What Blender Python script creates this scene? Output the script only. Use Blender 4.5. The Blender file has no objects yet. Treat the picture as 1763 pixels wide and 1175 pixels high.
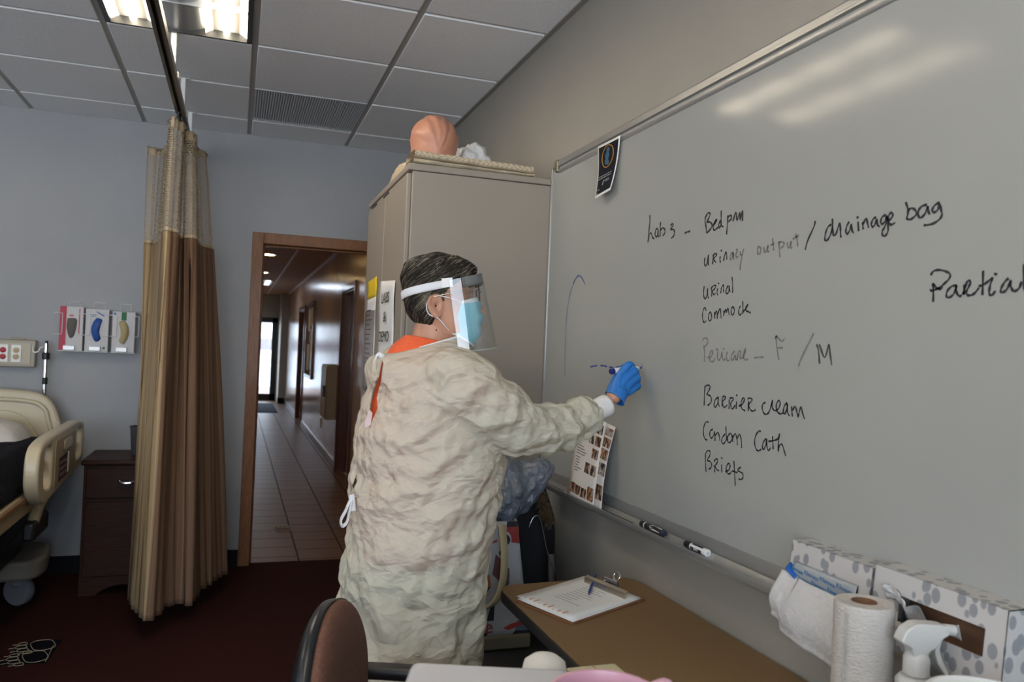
import bpy, bmesh, math, random
import numpy as np
from mathutils import Vector, Matrix, noise
random.seed(7)
SC = bpy.context.scene
COL = SC.collection

# ------------------------------------------------------------------ camera, world, light, exposure
F_PX, IMG_W, IMG_H = 1396.6, 1763.0, 1175.0
EYE = Vector((0.0, 0.0, 1.444))
YAW, PITCH, ROLL = (math.radians(a) for a in (18.76, 0.69, -2.41))
_f = Vector((math.sin(YAW) * math.cos(PITCH), math.cos(YAW) * math.cos(PITCH), math.sin(PITCH)))
_r = Vector((math.cos(YAW), -math.sin(YAW), 0.0))
_d = _f.cross(_r)
CAM_R = math.cos(ROLL) * _r + math.sin(ROLL) * _d
CAM_D = -math.sin(ROLL) * _r + math.cos(ROLL) * _d
CAM_F = _f
cam_data = bpy.data.cameras.new('camera')
cam = bpy.data.objects.new('camera', cam_data)
COL.objects.link(cam)
cam.matrix_world = Matrix(((CAM_R.x, -CAM_D.x, -CAM_F.x, EYE.x), (CAM_R.y, -CAM_D.y, -CAM_F.y, EYE.y),
                           (CAM_R.z, -CAM_D.z, -CAM_F.z, EYE.z), (0, 0, 0, 1)))
cam_data.sensor_width = 36.0
cam_data.lens = 36.0 * F_PX / IMG_W
cam_data.clip_start = 0.02
cam_data.dof.use_dof = True
cam_data.dof.focus_distance = 2.35
cam_data.dof.aperture_fstop = 5.0
SC.camera = cam

SC.view_settings.view_transform = 'Standard'
SC.view_settings.look = 'None'
SC.view_settings.gamma = 1.0
SC.view_settings.use_curve_mapping = False
SC.view_settings.exposure = -0.08

world = bpy.data.worlds.new('world')
SC.world = world
world.use_nodes = True
_bg = world.node_tree.nodes['Background']
_wl = world.node_tree.links.new
_wt = world.node_tree.nodes.new('ShaderNodeTexCoord')
_ws = world.node_tree.nodes.new('ShaderNodeSeparateXYZ')
_wr = world.node_tree.nodes.new('ShaderNodeValToRGB')          # overcast sky; lower half made brighter, added to lift the ceiling
_wr.color_ramp.elements[0].position = 0.49
_wr.color_ramp.elements[0].color = (0.90, 0.95, 1.0, 1)
_wr.color_ramp.elements[1].position = 0.53
_wr.color_ramp.elements[1].color = (0.46, 0.55, 0.66, 1)
_wm = world.node_tree.nodes.new('ShaderNodeMath'); _wm.operation = 'MULTIPLY_ADD'
_wm.inputs[1].default_value = 0.5; _wm.inputs[2].default_value = 0.5
_wl(_wt.outputs['Generated'], _ws.inputs[0]); _wl(_ws.outputs[2], _wm.inputs[0]); _wl(_wm.outputs[0], _wr.inputs[0]); _wl(_wr.outputs[0], _bg.inputs['Color'])
_bg.inputs['Strength'].default_value = 12.0
LAMP_E = 22.0           # brightness of the ceiling light diffusers
LAMP_COL = (1.0, 0.85, 0.64)
HALL_E = 40.0
SC.cycles.use_denoising = True
SC.cycles.max_bounces = 10
SC.cycles.sample_clamp_indirect = 6.0


def area(name, loc, rot, sx, sy, power, color, portal=False):
    l = bpy.data.lights.new(name, 'AREA')
    l.shape = 'RECTANGLE'
    l.size, l.size_y = sx, sy
    l.energy = power
    l.color = color
    o = bpy.data.objects.new(name, l)
    COL.objects.link(o)
    o.location = loc
    o.rotation_euler = rot
    l.cycles.is_portal = portal
    return o


# daylight enters through the windows of the left wall, the wall behind the camera and the far hall door
area('window_portal', (-4.45, 1.5, 1.5), (0, math.radians(-90), 0), 1.9, 5.2, 1, (1, 1, 1), True)
area('window_portal', (-1.75, -2.58, 1.6), (math.radians(90), 0, 0), 4.7, 1.7, 1, (1, 1, 1), True)
area('window_portal', (0.5, 20.5, 1.05), (math.radians(-90), 0, 0), 1.0, 2.0, 1, (1, 1, 1), True)

# ------------------------------------------------------------------ helpers
XR, YB, ZC = 1.173, 5.456, 2.752        # whiteboard wall, far wall, ceiling


def ray(u, v):
    return CAM_R * ((u - IMG_W / 2) / F_PX) + CAM_D * ((v - IMG_H / 2) / F_PX) + CAM_F


def onX(u, v, x):
    d = ray(u, v); return EYE + d * ((x - EYE.x) / d.x)


def onY(u, v, y):
    d = ray(u, v); return EYE + d * ((y - EYE.y) / d.y)


def onZ(u, v, z):
    d = ray(u, v); return EYE + d * ((z - EYE.z) / d.z)


MATS = {}


def mat(name, col=(0.8, 0.8, 0.8), rough=0.5, metal=0.0, var=0.0, scale=8.0, bump=0.0, bscale=60.0, spec=0.5, coat=0.0,
        trans=0.0, emit=None, estr=0.0, subsurf=0.0, detail=3.0, stretch=None, bdist=0.02):
    """Principled material with optional procedural noise in colour and bump."""
    if name in MATS:
        return MATS[name]
    m = bpy.data.materials.new(name)
    m.use_nodes = True
    nt = m.node_tree
    b = nt.nodes['Principled BSDF']
    b.inputs['Base Color'].default_value = (*col, 1)
    b.inputs['Roughness'].default_value = rough
    b.inputs['Metallic'].default_value = metal
    b.inputs['Specular IOR Level'].default_value = spec
    b.inputs['Coat Weight'].default_value = coat
    b.inputs['Coat Roughness'].default_value = 0.08
    b.inputs['Transmission Weight'].default_value = trans
    if subsurf:
        b.inputs['Subsurface Weight'].default_value = subsurf
        b.inputs['Subsurface Radius'].default_value = (0.012, 0.005, 0.003)
        b.inputs['Subsurface Scale'].default_value = 0.6
    if emit:
        b.inputs['Emission Color'].default_value = (*emit, 1)
        b.inputs['Emission Strength'].default_value = estr
    L = nt.links.new
    if var or bump:
        tc = nt.nodes.new('ShaderNodeTexCoord')
        mp = nt.nodes.new('ShaderNodeMapping')
        L(tc.outputs['Object'], mp.inputs['Vector'])
        if stretch:
            mp.inputs['Scale'].default_value = stretch
    if var:
        n = nt.nodes.new('ShaderNodeTexNoise')
        n.inputs['Scale'].default_value = scale
        n.inputs['Detail'].default_value = detail
        L(mp.outputs[0], n.inputs['Vector'])
        r = nt.nodes.new('ShaderNodeValToRGB')
        r.color_ramp.elements[0].position = 0.3
        r.color_ramp.elements[1].position = 0.7
        r.color_ramp.elements[0].color = (*[max(0, c * (1 - var)) for c in col], 1)
        r.color_ramp.elements[1].color = (*[min(1, c * (1 + var)) for c in col], 1)
        L(n.outputs['Fac'], r.inputs['Fac'])
        L(r.outputs['Color'], b.inputs['Base Color'])
    if bump:
        n2 = nt.nodes.new('ShaderNodeTexNoise')
        n2.inputs['Scale'].default_value = bscale
        n2.inputs['Detail'].default_value = 4
        L(mp.outputs[0], n2.inputs['Vector'])
        bp = nt.nodes.new('ShaderNodeBump')
        bp.inputs['Strength'].default_value = bump
        bp.inputs['Distance'].default_value = bdist
        L(n2.outputs['Fac'], bp.inputs['Height'])
        L(bp.outputs['Normal'], b.inputs['Normal'])
    MATS[name] = m
    return m


def bsdf(m):
    return m.node_tree.nodes['Principled BSDF']


def node(m, kind, **kw):
    n = m.node_tree.nodes.new(kind)
    for k, v in kw.items():
        if k in n.inputs.keys():
            n.inputs[k].default_value = v
        else:
            setattr(n, k, v)
    return n


def ramp(m, stops, interp='LINEAR'):
    r = m.node_tree.nodes.new('ShaderNodeValToRGB')
    cr = r.color_ramp
    cr.interpolation = interp
    while len(cr.elements) < len(stops):
        cr.elements.new(0.5)
    for e, (p, c) in zip(cr.elements, stops):
        e.position = p
        e.color = (*c, 1)
    return r


def wood(name, dark, light, scale=(1, 1, 1), rough=0.4, coat=0.2, freq=9.0):
    if name in MATS:
        return MATS[name]
    m = mat(name, light, rough, coat=coat)
    L = m.node_tree.links.new
    tc = node(m, 'ShaderNodeTexCoord')
    mp = node(m, 'ShaderNodeMapping')
    mp.inputs['Scale'].default_value = scale
    L(tc.outputs['Object'], mp.inputs['Vector'])
    w = node(m, 'ShaderNodeTexNoise', Scale=freq, Detail=6.0, Roughness=0.65, Distortion=1.2)
    L(mp.outputs[0], w.inputs['Vector'])
    r = ramp(m, [(0.3, dark), (0.5, tuple((a + b) / 2 for a, b in zip(dark, light))), (0.7, light)])
    L(w.outputs['Fac'], r.inputs['Fac'])
    L(r.outputs['Color'], bsdf(m).inputs['Base Color'])
    return m


class MB:
    """Collects shapes into one mesh."""

    def __init__(self):
        self.v, self.f, self.uv = [], [], None

    def add(self, vs, fs):
        o = len(self.v)
        self.v += [Vector(p) for p in vs]
        self.f += [tuple(i + o for i in f) for f in fs]
        return self

    def box(self, c, s, rot=None, taper=None):
        hx, hy, hz = s[0] / 2, s[1] / 2, s[2] / 2
        vs = [Vector((x, y, z)) for z in (-hz, hz) for y in (-hy, hy) for x in (-hx, hx)]
        if taper:
            for p in vs[4:]:
                p.x *= taper; p.y *= taper
        if rot is not None:
            M = rot if isinstance(rot, Matrix) else Matrix.Rotation(rot, 3, 'Z')
            vs = [M @ p for p in vs]
        c = Vector(c)
        return self.add([p + c for p in vs], [(0, 2, 3, 1), (4, 5, 7, 6), (0, 1, 5, 4), (2, 6, 7, 3), (0, 4, 6, 2), (1, 3, 7, 5)])

    def bb(self, lo, hi):
        return self.box([(a + b) / 2 for a, b in zip(lo, hi)], [abs(b - a) for a, b in zip(lo, hi)])

    def loft(self, rings, closed=True, cap=True):
        n = len(rings[0])
        vs = [p for r in rings for p in r]
        fs = []
        for i in range(len(rings) - 1):
            for j in range(n if closed else n - 1):
                k = (j + 1) % n
                fs.append((i * n + j, i * n + k, (i + 1) * n + k, (i + 1) * n + j))
        if cap and closed:
            fs.append(tuple(reversed(range(n))))
            fs.append(tuple(range((len(rings) - 1) * n, len(rings) * n)))
        return self.add(vs, fs)

    def tube(self, pts, r, n=10, cap=True, closed=False):
        pts = [Vector(p) for p in pts]
        rr = r if isinstance(r, (list, tuple)) else [r] * len(pts)
        rings = []
        ref = None
        m = len(pts)
        for i, p in enumerate(pts):
            a = pts[(i - 1) % m] if closed else pts[max(i - 1, 0)]
            b = pts[(i + 1) % m] if closed else pts[min(i + 1, m - 1)]
            t = (b - a).normalized()
            if ref is None:
                ref = t.orthogonal().normalized()
            ref = (ref - t * ref.dot(t))
            ref = ref.normalized() if ref.length > 1e-6 else t.orthogonal().normalized()
            q = t.cross(ref)
            rings.append([p + ref * (math.cos(2 * math.pi * k / n) * rr[i]) + q * (math.sin(2 * math.pi * k / n) * rr[i]) for k in range(n)])
        if closed:
            rings.append(rings[0])
        return self.loft(rings, True, cap and not closed)

    def lathe(self, prof, c=(0, 0, 0), n=32, axis=None, cap=True):
        """prof: (radius, height) pairs, round the z axis (or `axis`) through c."""
        c = Vector(c)
        M = Vector((0, 0, 1)).rotation_difference(Vector(axis)).to_matrix() if axis is not None else Matrix.Identity(3)
        rings = [[c + M @ Vector((r * math.cos(2 * math.pi * k / n), r * math.sin(2 * math.pi * k / n), h)) for k in range(n)] for r, h in prof]
        return self.loft(rings, True, cap)

    def cyl(self, a, b, r, n=20, r2=None):
        return self.tube([a, b], [r, r if r2 is None else r2], n)

    def prism(self, poly, d):
        """poly: 3-D points of a face, d: extrusion vector."""
        n = len(poly)
        d = Vector(d)
        poly = [Vector(p) for p in poly]
        return self.add(poly + [p + d for p in poly],
                        [tuple(reversed(range(n))), tuple(range(n, 2 * n))] + [(i, (i + 1) % n, n + (i + 1) % n, n + i) for i in range(n)])

    def grid(self, fn, nu, nv, closed_u=False):
        vs = [fn(i / (nu if closed_u else nu - 1), j / (nv - 1)) for j in range(nv) for i in range(nu)]
        fs = []
        for j in range(nv - 1):
            for i in range(nu if closed_u else nu - 1):
                k = (i + 1) % nu
                fs.append((j * nu + i, j * nu + k, (j + 1) * nu + k, (j + 1) * nu + i))
        return self.add(vs, fs)

    def sphere(self, c, r, nu=24, nv=14, sc=(1, 1, 1)):
        c = Vector(c)
        rings = []
        for j in range(nv + 1):
            t = math.pi * (j + 0.02 * (j == 0) - 0.02 * (j == nv)) / nv
            rings.append([c + Vector((r * sc[0] * math.sin(t) * math.cos(2 * math.pi * k / nu), r * sc[1] * math.sin(t) * math.sin(2 * math.pi * k / nu),
                                      -r * sc[2] * math.cos(t))) for k in range(nu)])
        return self.loft(rings)

    def mesh(self, name='mesh'):
        me = bpy.data.meshes.new(name)
        me.from_pydata([tuple(p) for p in self.v], [], self.f)
        me.validate()
        bm = bmesh.new(); bm.from_mesh(me)
        bmesh.ops.recalc_face_normals(bm, faces=bm.faces)
        bm.to_mesh(me); bm.free()
        return me


def finish(me, smooth):
    if smooth is True:
        me.polygons.foreach_set('use_smooth', [True] * len(me.polygons))
    elif smooth:
        me.polygons.foreach_set('use_smooth', [True] * len(me.polygons))
        me.set_sharp_from_angle(angle=math.radians(smooth))


def tag(o, label=None, cat=None, group=None, kind=None):
    for k, v in (('label', label), ('category', cat), ('group', group), ('kind', kind)):
        if v:
            o[k] = v
    return o


def obj(name, mb, m, parent=None, smooth=35, bevel=0.0, label=None, cat=None, group=None, kind=None, segs=2, solid=0.0, base=None):
    me = mb if isinstance(mb, bpy.types.Mesh) else mb.mesh(name)
    me.name = name
    finish(me, smooth)
    o = bpy.data.objects.new(name, me)
    COL.objects.link(o)
    for x in (m if isinstance(m, (list, tuple)) else [m]):
        me.materials.append(x)
    if parent is not None:
        o.parent = parent
        w = Matrix.Identity(4)
        q = parent
        chain = []
        while q is not None:
            chain.append(q); q = q.parent
        for q in reversed(chain):
            w = w @ q.matrix_parent_inverse @ Matrix.LocRotScale(q.location, q.rotation_euler, q.scale)
        o.matrix_parent_inverse = w.inverted()
    elif kind != 'structure':
        co = np.empty(len(me.vertices) * 3)
        me.vertices.foreach_get('co', co)
        co = co.reshape(-1, 3)
        b = np.array(base) if base is not None else np.array([*((co[:, :2].min(0) + co[:, :2].max(0)) / 2), co[:, 2].min()])
        me.vertices.foreach_set('co', (co - b).ravel())
        me.update()
        o.location = b
    if bevel:
        bv = o.modifiers.new('bevel', 'BEVEL')
        bv.width = bevel; bv.segments = segs; bv.limit_method = 'ANGLE'; bv.angle_limit = math.radians(40)
    if solid:
        s = o.modifiers.new('thickness', 'SOLIDIFY')
        s.thickness = solid; s.offset = 0
    return tag(o, label, cat, group, kind)


def thing(name, label, cat, loc, group=None, rotz=0.0):
    o = bpy.data.objects.new(name, None)
    o.empty_display_size = 0.05
    COL.objects.link(o)
    o.location = loc
    o.rotation_euler = (0, 0, rotz)
    return tag(o, label, cat, group)


def struct(name, mb, m, smooth=35, bevel=0.0, parent=None):
    return obj(name, mb, m, parent, smooth, bevel, kind='structure' if parent is None else None)


def text_mesh(body, size, M, extrude=0.0, align='CENTER'):
    """Lettering as a mesh; M maps the text plane (x right, y up) into the world."""
    c = bpy.data.curves.new('lettering', 'FONT')
    c.body = body; c.size = size; c.align_x = align; c.align_y = 'CENTER'; c.extrude = extrude
    o = bpy.data.objects.new('lettering', c)
    COL.objects.link(o)
    dg = bpy.context.evaluated_depsgraph_get()
    me = bpy.data.meshes.new_from_object(o.evaluated_get(dg))
    bpy.data.objects.remove(o); bpy.data.curves.remove(c)
    me.transform(M)
    mb = MB()
    mb.add([v.co.copy() for v in me.vertices], [tuple(p.vertices) for p in me.polygons])
    bpy.data.meshes.remove(me)
    return mb


def frame(o, x, y):
    """4x4 with origin o, local x and y directions."""
    x = Vector(x).normalized(); y = Vector(y); y = (y - x * y.dot(x)).normalized(); z = x.cross(y)
    return Matrix(((x.x, y.x, z.x, o[0]), (x.y, y.y, z.y, o[1]), (x.z, y.z, z.z, o[2]), (0, 0, 0, 1)))


def evaluated(mb_or_me, mods):
    """Mesh after modifiers; mods: (type, {settings})."""
    me = mb_or_me if isinstance(mb_or_me, bpy.types.Mesh) else mb_or_me.mesh('work')
    o = bpy.data.objects.new('work', me)
    COL.objects.link(o)
    for t, kw in mods:
        md = o.modifiers.new(t, t)
        for k, v in kw.items():
            setattr(md, k, v)
    dg = bpy.context.evaluated_depsgraph_get()
    out = bpy.data.meshes.new_from_object(o.evaluated_get(dg))
    bpy.data.objects.remove(o); bpy.data.meshes.remove(me)
    return out


def skin(verts, edges, root=0, sub=2):
    """verts: (x,y,z,radius). One smooth limb surface from a skeleton."""
    me = bpy.data.meshes.new('work')
    me.from_pydata([v[:3] for v in verts], edges, [])
    o = bpy.data.objects.new('work', me)
    COL.objects.link(o)
    o.modifiers.new('s', 'SKIN')
    o.modifiers['s'].use_smooth_shade = True
    for i, d in enumerate(me.skin_vertices[0].data):
        r = verts[i][3]
        d.radius = (r, r) if not isinstance(r, tuple) else r
        d.use_root = i == root
    sb = o.modifiers.new('u', 'SUBSURF'); sb.levels = sub; sb.render_levels = sub
    dg = bpy.context.evaluated_depsgraph_get()
    out = bpy.data.meshes.new_from_object(o.evaluated_get(dg))
    bpy.data.objects.remove(o); bpy.data.meshes.remove(me)
    return out


def to_mb(me, mb=None):
    mb = mb or MB()
    mb.add([v.co.copy() for v in me.vertices], [tuple(p.vertices) for p in me.polygons])
    bpy.data.meshes.remove(me)
    return mb


def coords(me):
    a = np.empty(len(me.vertices) * 3); me.vertices.foreach_get('co', a); return a.reshape(-1, 3)


def normals(me):
    a = np.empty(len(me.vertices) * 3); me.vertices.foreach_get('normal', a); return a.reshape(-1, 3)


def smooth_line(pts, per=6):
    """Catmull-Rom through points."""
    p = [Vector(q) for q in pts]
    if len(p) < 3:
        return p
    out = []
    for i in range(len(p) - 1):
        a, b, c, d = p[max(i - 1, 0)], p[i], p[i + 1], p[min(i + 2, len(p) - 1)]
        for k in range(per):
            t = k / per
            out.append(0.5 * ((2 * b) + (c - a) * t + (2 * a - 5 * b + 4 * c - d) * t * t + (3 * b - a - 3 * c + d) * t ** 3))
    out.append(p[-1])
    return out


def lerp(a, b, t):
    return a + (b - a) * t


def interp(x, xs, ys):
    return float(np.interp(x, xs, ys))
# ------------------------------------------------------------------ setting: room shell
M_wall = mat('wall_paint', (0.335, 0.345, 0.36), 0.62, var=0.03, scale=3, bump=0.25, bscale=220, bdist=0.004)
M_wall_r = mat('wall_paint_warm', (0.315, 0.293, 0.255), 0.62, var=0.03, scale=3, bump=0.25, bscale=220, bdist=0.004)
M_tile = mat('ceiling_tile', (0.90, 0.92, 0.94), 0.9, var=0.05, scale=160, bump=0.5, bscale=240, bdist=0.004)
M_tee = mat('ceiling_grid_metal', (0.40, 0.39, 0.37), 0.5)
M_carpet = mat('carpet', (0.052, 0.016, 0.013), 0.95, var=0.55, scale=330, bump=1.0, bscale=420, bdist=0.01, spec=0.1)
M_base = mat('rubber_baseboard', (0.008, 0.008, 0.012), 0.6, spec=.15)
M_oak = wood('oak_trim', (0.14, 0.052, 0.016), (0.27, 0.105, 0.030), (9, 9, 1.2), 0.5, 0.06)
M_alu = mat('aluminium', (0.42, 0.42, 0.41), 0.38, 0.75, bump=0.08, bscale=300, stretch=(1, .02, 1))
M_black = mat('black_plastic', (0.012, 0.012, 0.014), 0.4)
M_white = mat('white_plastic', (0.78, 0.78, 0.76), 0.35)
M_chrome = mat('chrome', (0.75, 0.75, 0.75), 0.12, 1.0)
M_paper = mat('paper', (0.80, 0.79, 0.77), 0.7)
M_ink = mat('print_ink', (0.02, 0.02, 0.022), 0.6)

HX0, HX1, HY1, HZ = -1.30, 1.12, 20.4, 2.56       # hall
DX0, DX1, DZ = 0.14, 1.05, 2.065                   # doorway
RX0, RY0 = -4.5, -2.6                              # left wall, wall behind the camera

struct('floor', MB().bb((RX0, RY0, -0.06), (XR, YB + 0.06, 0)), M_carpet)
# ceiling tiles hang a little below the grid
XT = [-0.588 + 0.61 * k for k in range(-7, 3)] + [XR]
XT[0] = RX0
YT = [YB] + [YB - 0.379 - 0.651 * k for k in range(0, 13)]
YT[-1] = RY0
FIX = (3, 5)                                       # rows of the 2x4 light fitting
tiles = MB()
ctee = XT.index(-0.588)
vent_cell = (ctee + 1, 1)
light_cells = {(ctee, 3): 1, (ctee, 4): 1, (ctee, 7): 1, (ctee, 8): 1, (ctee - 4, 3): 1, (ctee - 4, 4): 1, (ctee - 4, 7): 1, (ctee - 4, 8): 1}
g = 0.013
for i in range(len(XT) - 1):
    for j in range(len(YT) - 1):
        if (i, j) in light_cells or (i, j) == vent_cell:
            continue
        x0, x1, y1, y0 = XT[i] + g, XT[i + 1] - g, YT[j] - g, YT[j + 1] + g
        if j == 0:
            y1 = YB - 0.004
        tiles.bb((x0, y0, ZC), (x1, y1, ZC + 0.02))
struct('ceiling', tiles, M_tile, bevel=0.003)
grid = MB()
for x in XT[1:-1]:
    grid.bb((x - 0.015, RY0, ZC + 0.006), (x + 0.015, YB, ZC + 0.03))
for y in YT[1:-1]:
    grid.bb((RX0, y - 0.013, ZC + 0.0075), (XR, y + 0.013, ZC + 0.03))
grid.bb((RX0, RY0, ZC + 0.03), (XR, YB, ZC + 0.05))
struct('trim_1', grid, M_tee)
edge = MB().bb((XR - 0.022, RY0, ZC - 0.006), (XR, YB, ZC + 0.0055))
struct('trim_2', edge, mat('wall_angle', (0.27, 0.255, 0.235), 0.5))
struct('wall_right', MB().bb((XR, RY0, 0), (XR + 0.1, YB + 0.14, ZC + 0.05)), M_wall_r)
bw = MB()
bw.bb((RX0, YB, 0), (DX0 - 0.02, YB + 0.14, ZC + 0.05))
bw.bb((DX1 + 0.02, YB, 0), (XR, YB + 0.14, ZC + 0.05))
bw.bb((DX0 - 0.02, YB, DZ + 0.02), (DX1 + 0.02, YB + 0.14, ZC + 0.05))
struct('wall_back', bw, M_wall)


def wall_with_window(name, axis, pos, lo, hi, wlo, whi, z0, z1, t):
    m = MB()

    def b(a0, a1, za, zb):
        if axis == 'x':
            m.bb((pos - t, a0, za), (pos, a1, zb))
        else:
            m.bb((a0, pos - t, za), (a1, pos, zb))
    b(lo, wlo, 0, ZC + .05); b(whi, hi, 0, ZC + .05); b(wlo, whi, 0, z0); b(wlo, whi, z1, ZC + .05)
    struct(name, m, M_wall)


wall_with_window('wall_left', 'x', RX0, RY0, YB, -1.1, 4.1, 0.55, 2.45, 0.1)
wall_with_window('wall_front', 'y', RY0, RX0, XR, -4.1, 0.6, 0.75, 2.45, 0.1)
def thin_fresnel(nt, f0):
    """Reflectance of a thin clear sheet, the same from both sides."""
    ge = nt.nodes.new('ShaderNodeNewGeometry'); dp = nt.nodes.new('ShaderNodeVectorMath'); dp.operation = 'DOT_PRODUCT'
    nt.links.new(ge.outputs['Incoming'], dp.inputs[0]); nt.links.new(ge.outputs['Normal'], dp.inputs[1])

    def mth(op, a, b=None):
        n = nt.nodes.new('ShaderNodeMath'); n.operation = op
        for i, x in enumerate((a, b)):
            if x is None:
                continue
            if isinstance(x, (int, float)):
                n.inputs[i].default_value = x
            else:
                nt.links.new(x, n.inputs[i])
        return n.outputs[0]
    d = mth('ABSOLUTE', dp.outputs['Value'])
    return mth('ADD', mth('MULTIPLY', mth('POWER', mth('SUBTRACT', 1.0, d), 5.0), 1 - f0), f0)


M_glass = bpy.data.materials.new('window_glass'); M_glass.use_nodes = True
_nt = M_glass.node_tree
_nt.nodes.clear()
_o = _nt.nodes.new('ShaderNodeOutputMaterial'); _mx = _nt.nodes.new('ShaderNodeMixShader')
_t = _nt.nodes.new('ShaderNodeBsdfTransparent'); _gl = _nt.nodes.new('ShaderNodeBsdfGlossy'); _gl.inputs['Roughness'].default_value = 0.02
_lw = thin_fresnel(_nt, .06)
_nt.links.new(_lw, _mx.inputs[0]); _nt.links.new(_t.outputs[0], _mx.inputs[1]); _nt.links.new(_gl.outputs[0], _mx.inputs[2]); _nt.links.new(_mx.outputs[0], _o.inputs[0])
M_tint = M_glass.copy(); M_tint.name = 'dimming_window_glass'  # tint added to hold back daylight through the unseen left window
for _n in M_tint.node_tree.nodes:
    if _n.type == 'BSDF_TRANSPARENT':
        _n.inputs[0].default_value = (0.35, 0.36, 0.38, 1)
for nm, ax, lo, hi, pos in (('window_1', 'x', -1.1, 4.1, RX0), ('window_2', 'y', -4.1, 0.6, RY0)):
    fr, pn = MB(), MB()
    n = 4
    for k in range(n + 1):
        a = lerp(lo, hi, k / n)
        if ax == 'x':
            fr.bb((pos - .08, a - .03, .55), (pos - .02, a + .03, 2.45))
        else:
            fr.bb((a - .03, pos - .08, .75), (a + .03, pos - .02, 2.45))
    for z in ((.55, 2.45) if ax == 'x' else (.75, 2.45)):
        if ax == 'x':
            fr.bb((pos - .08, lo, z - .03), (pos - .02, hi, z + .03))
        else:
            fr.bb((lo, pos - .08, z - .03), (hi, pos - .02, z + .03))
    if ax == 'x':
        pn.bb((pos - .055, lo, .55), (pos - .051, hi, 2.45))
    else:
        pn.bb((lo, pos - .055, .75), (hi, pos - .051, 2.45))
    w = struct(nm, fr, mat('window_frame_dark', (0.05, 0.05, 0.055), 0.4))
    obj('pane', pn, M_tint if ax == 'x' else M_glass, w)
bb_ = MB().bb((RX0, YB - 0.012, 0), (DX0 - 0.072, YB, 0.105))
struct('baseboard_back', bb_, M_base, bevel=0.003)
struct('baseboard_right', MB().bb((XR - 0.012, RY0, 0), (XR, YB, 0.105)), M_base, bevel=0.003)

# door casing (both wall faces share one frame)
cs = MB()
cw = 0.07
for x0, x1 in ((DX0 - cw, DX0), (DX1, DX1 + cw)):
    cs.bb((x0, YB - 0.02, 0), (x1, YB, DZ + cw))
cs.bb((DX0, YB - 0.02, DZ), (DX1, YB, DZ + cw))
cs.bb((DX0 - 0.02, YB, 0), (DX0, YB + 0.14, DZ)); cs.bb((DX1, YB, 0), (DX1 + 0.02, YB + 0.14, DZ)); cs.bb((DX0 - .02, YB, DZ), (DX1 + .02, YB + .14, DZ + .02))
cs.bb((DX0, YB + 0.05, 0), (DX0 + 0.012, YB + 0.09, DZ)); cs.bb((DX0, YB + .05, DZ - .012), (DX1, YB + .09, DZ))
struct('door_1', cs, M_oak, bevel=0.004)

# ------------------------------------------------------------------ setting: hall beyond the door
M_htile = mat('hall_floor_tile', (0.20, 0.115, 0.075), 0.42, spec=0.2)
_b = bsdf(M_htile); _L = M_htile.node_tree.links.new
_tc = node(M_htile, 'ShaderNodeTexCoord')
_mp = node(M_htile, 'ShaderNodeMapping'); _mp.inputs['Location'].default_value = (-0.455, -5.64, 0)
_L(_tc.outputs['Object'], _mp.inputs['Vector'])
_br = node(M_htile, 'ShaderNodeTexBrick', Scale=1.0)
_br.inputs['Color1'].default_value = (0.19, 0.090, 0.048, 1); _br.inputs['Color2'].default_value = (0.155, 0.07, 0.037, 1)
_br.inputs['Mortar'].default_value = (0.035, 0.022, 0.018, 1)
_br.inputs['Mortar Size'].default_value = 0.006
_br.inputs['Brick Width'].default_value = 0.262; _br.inputs['Row Height'].default_value = 0.31
_br.offset = 0.3; _br.offset_frequency = 2
_sw = node(M_htile, 'ShaderNodeSeparateXYZ'); _cb = node(M_htile, 'ShaderNodeCombineXYZ')
_L(_mp.outputs[0], _sw.inputs[0]); _L(_sw.outputs[1], _cb.inputs[0]); _L(_sw.outputs[0], _cb.inputs[1])
_L(_cb.outputs[0], _br.inputs['Vector']); _L(_br.outputs['Color'], _b.inputs['Base Color'])
_mr = node(M_htile, 'ShaderNodeMapRange'); _mr.inputs[3].default_value = 0.42; _mr.inputs[4].default_value = 0.7
_L(_br.outputs['Fac'], _mr.inputs[0]); _L(_mr.outputs[0], _b.inputs['Roughness'])
M_hwall = mat('hall_wall_gloss', (0.46, 0.285, 0.185), 0.20, var=0.06, scale=1.5, bump=0.03, bscale=26, spec=1.0, bdist=0.03, stretch=(1, 1, .12))
M_hend = mat('hall_end_wall', (0.50, 0.48, 0.42), 0.6)
M_hceil = mat('hall_ceiling', (0.42, 0.29, 0.20), 0.75)
M_dark = mat('dark_bronze', (0.015, 0.017, 0.018), 0.35)
struct('floor_hall', MB().bb((HX0, YB + 0.06, -0.06), (HX1 + 0.1, HY1 + 6, 0.0)), M_htile)
struct('ceiling_hall', MB().bb((HX0, YB + 0.14, HZ), (HX1 + 0.05, HY1 + 0.2, HZ + 0.1)), M_hceil)
hg = MB()
for x in (-0.55, 0.05, 0.66):
    hg.bb((x - 0.014, YB + 0.14, HZ - 0.003), (x + 0.014, HY1, HZ + 0.002))
for y in (7.6,):
    hg.bb((HX0, y - 0.03, HZ - 0.003), (HX1, y + 0.03, HZ + 0.002))
hg.bb((HX1 - 0.03, YB + 0.14, HZ - 0.02), (HX1, HY1, HZ))
struct('trim_3', hg, mat('hall_grid_white', (0.75, 0.76, 0.8), 0.5))
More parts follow.
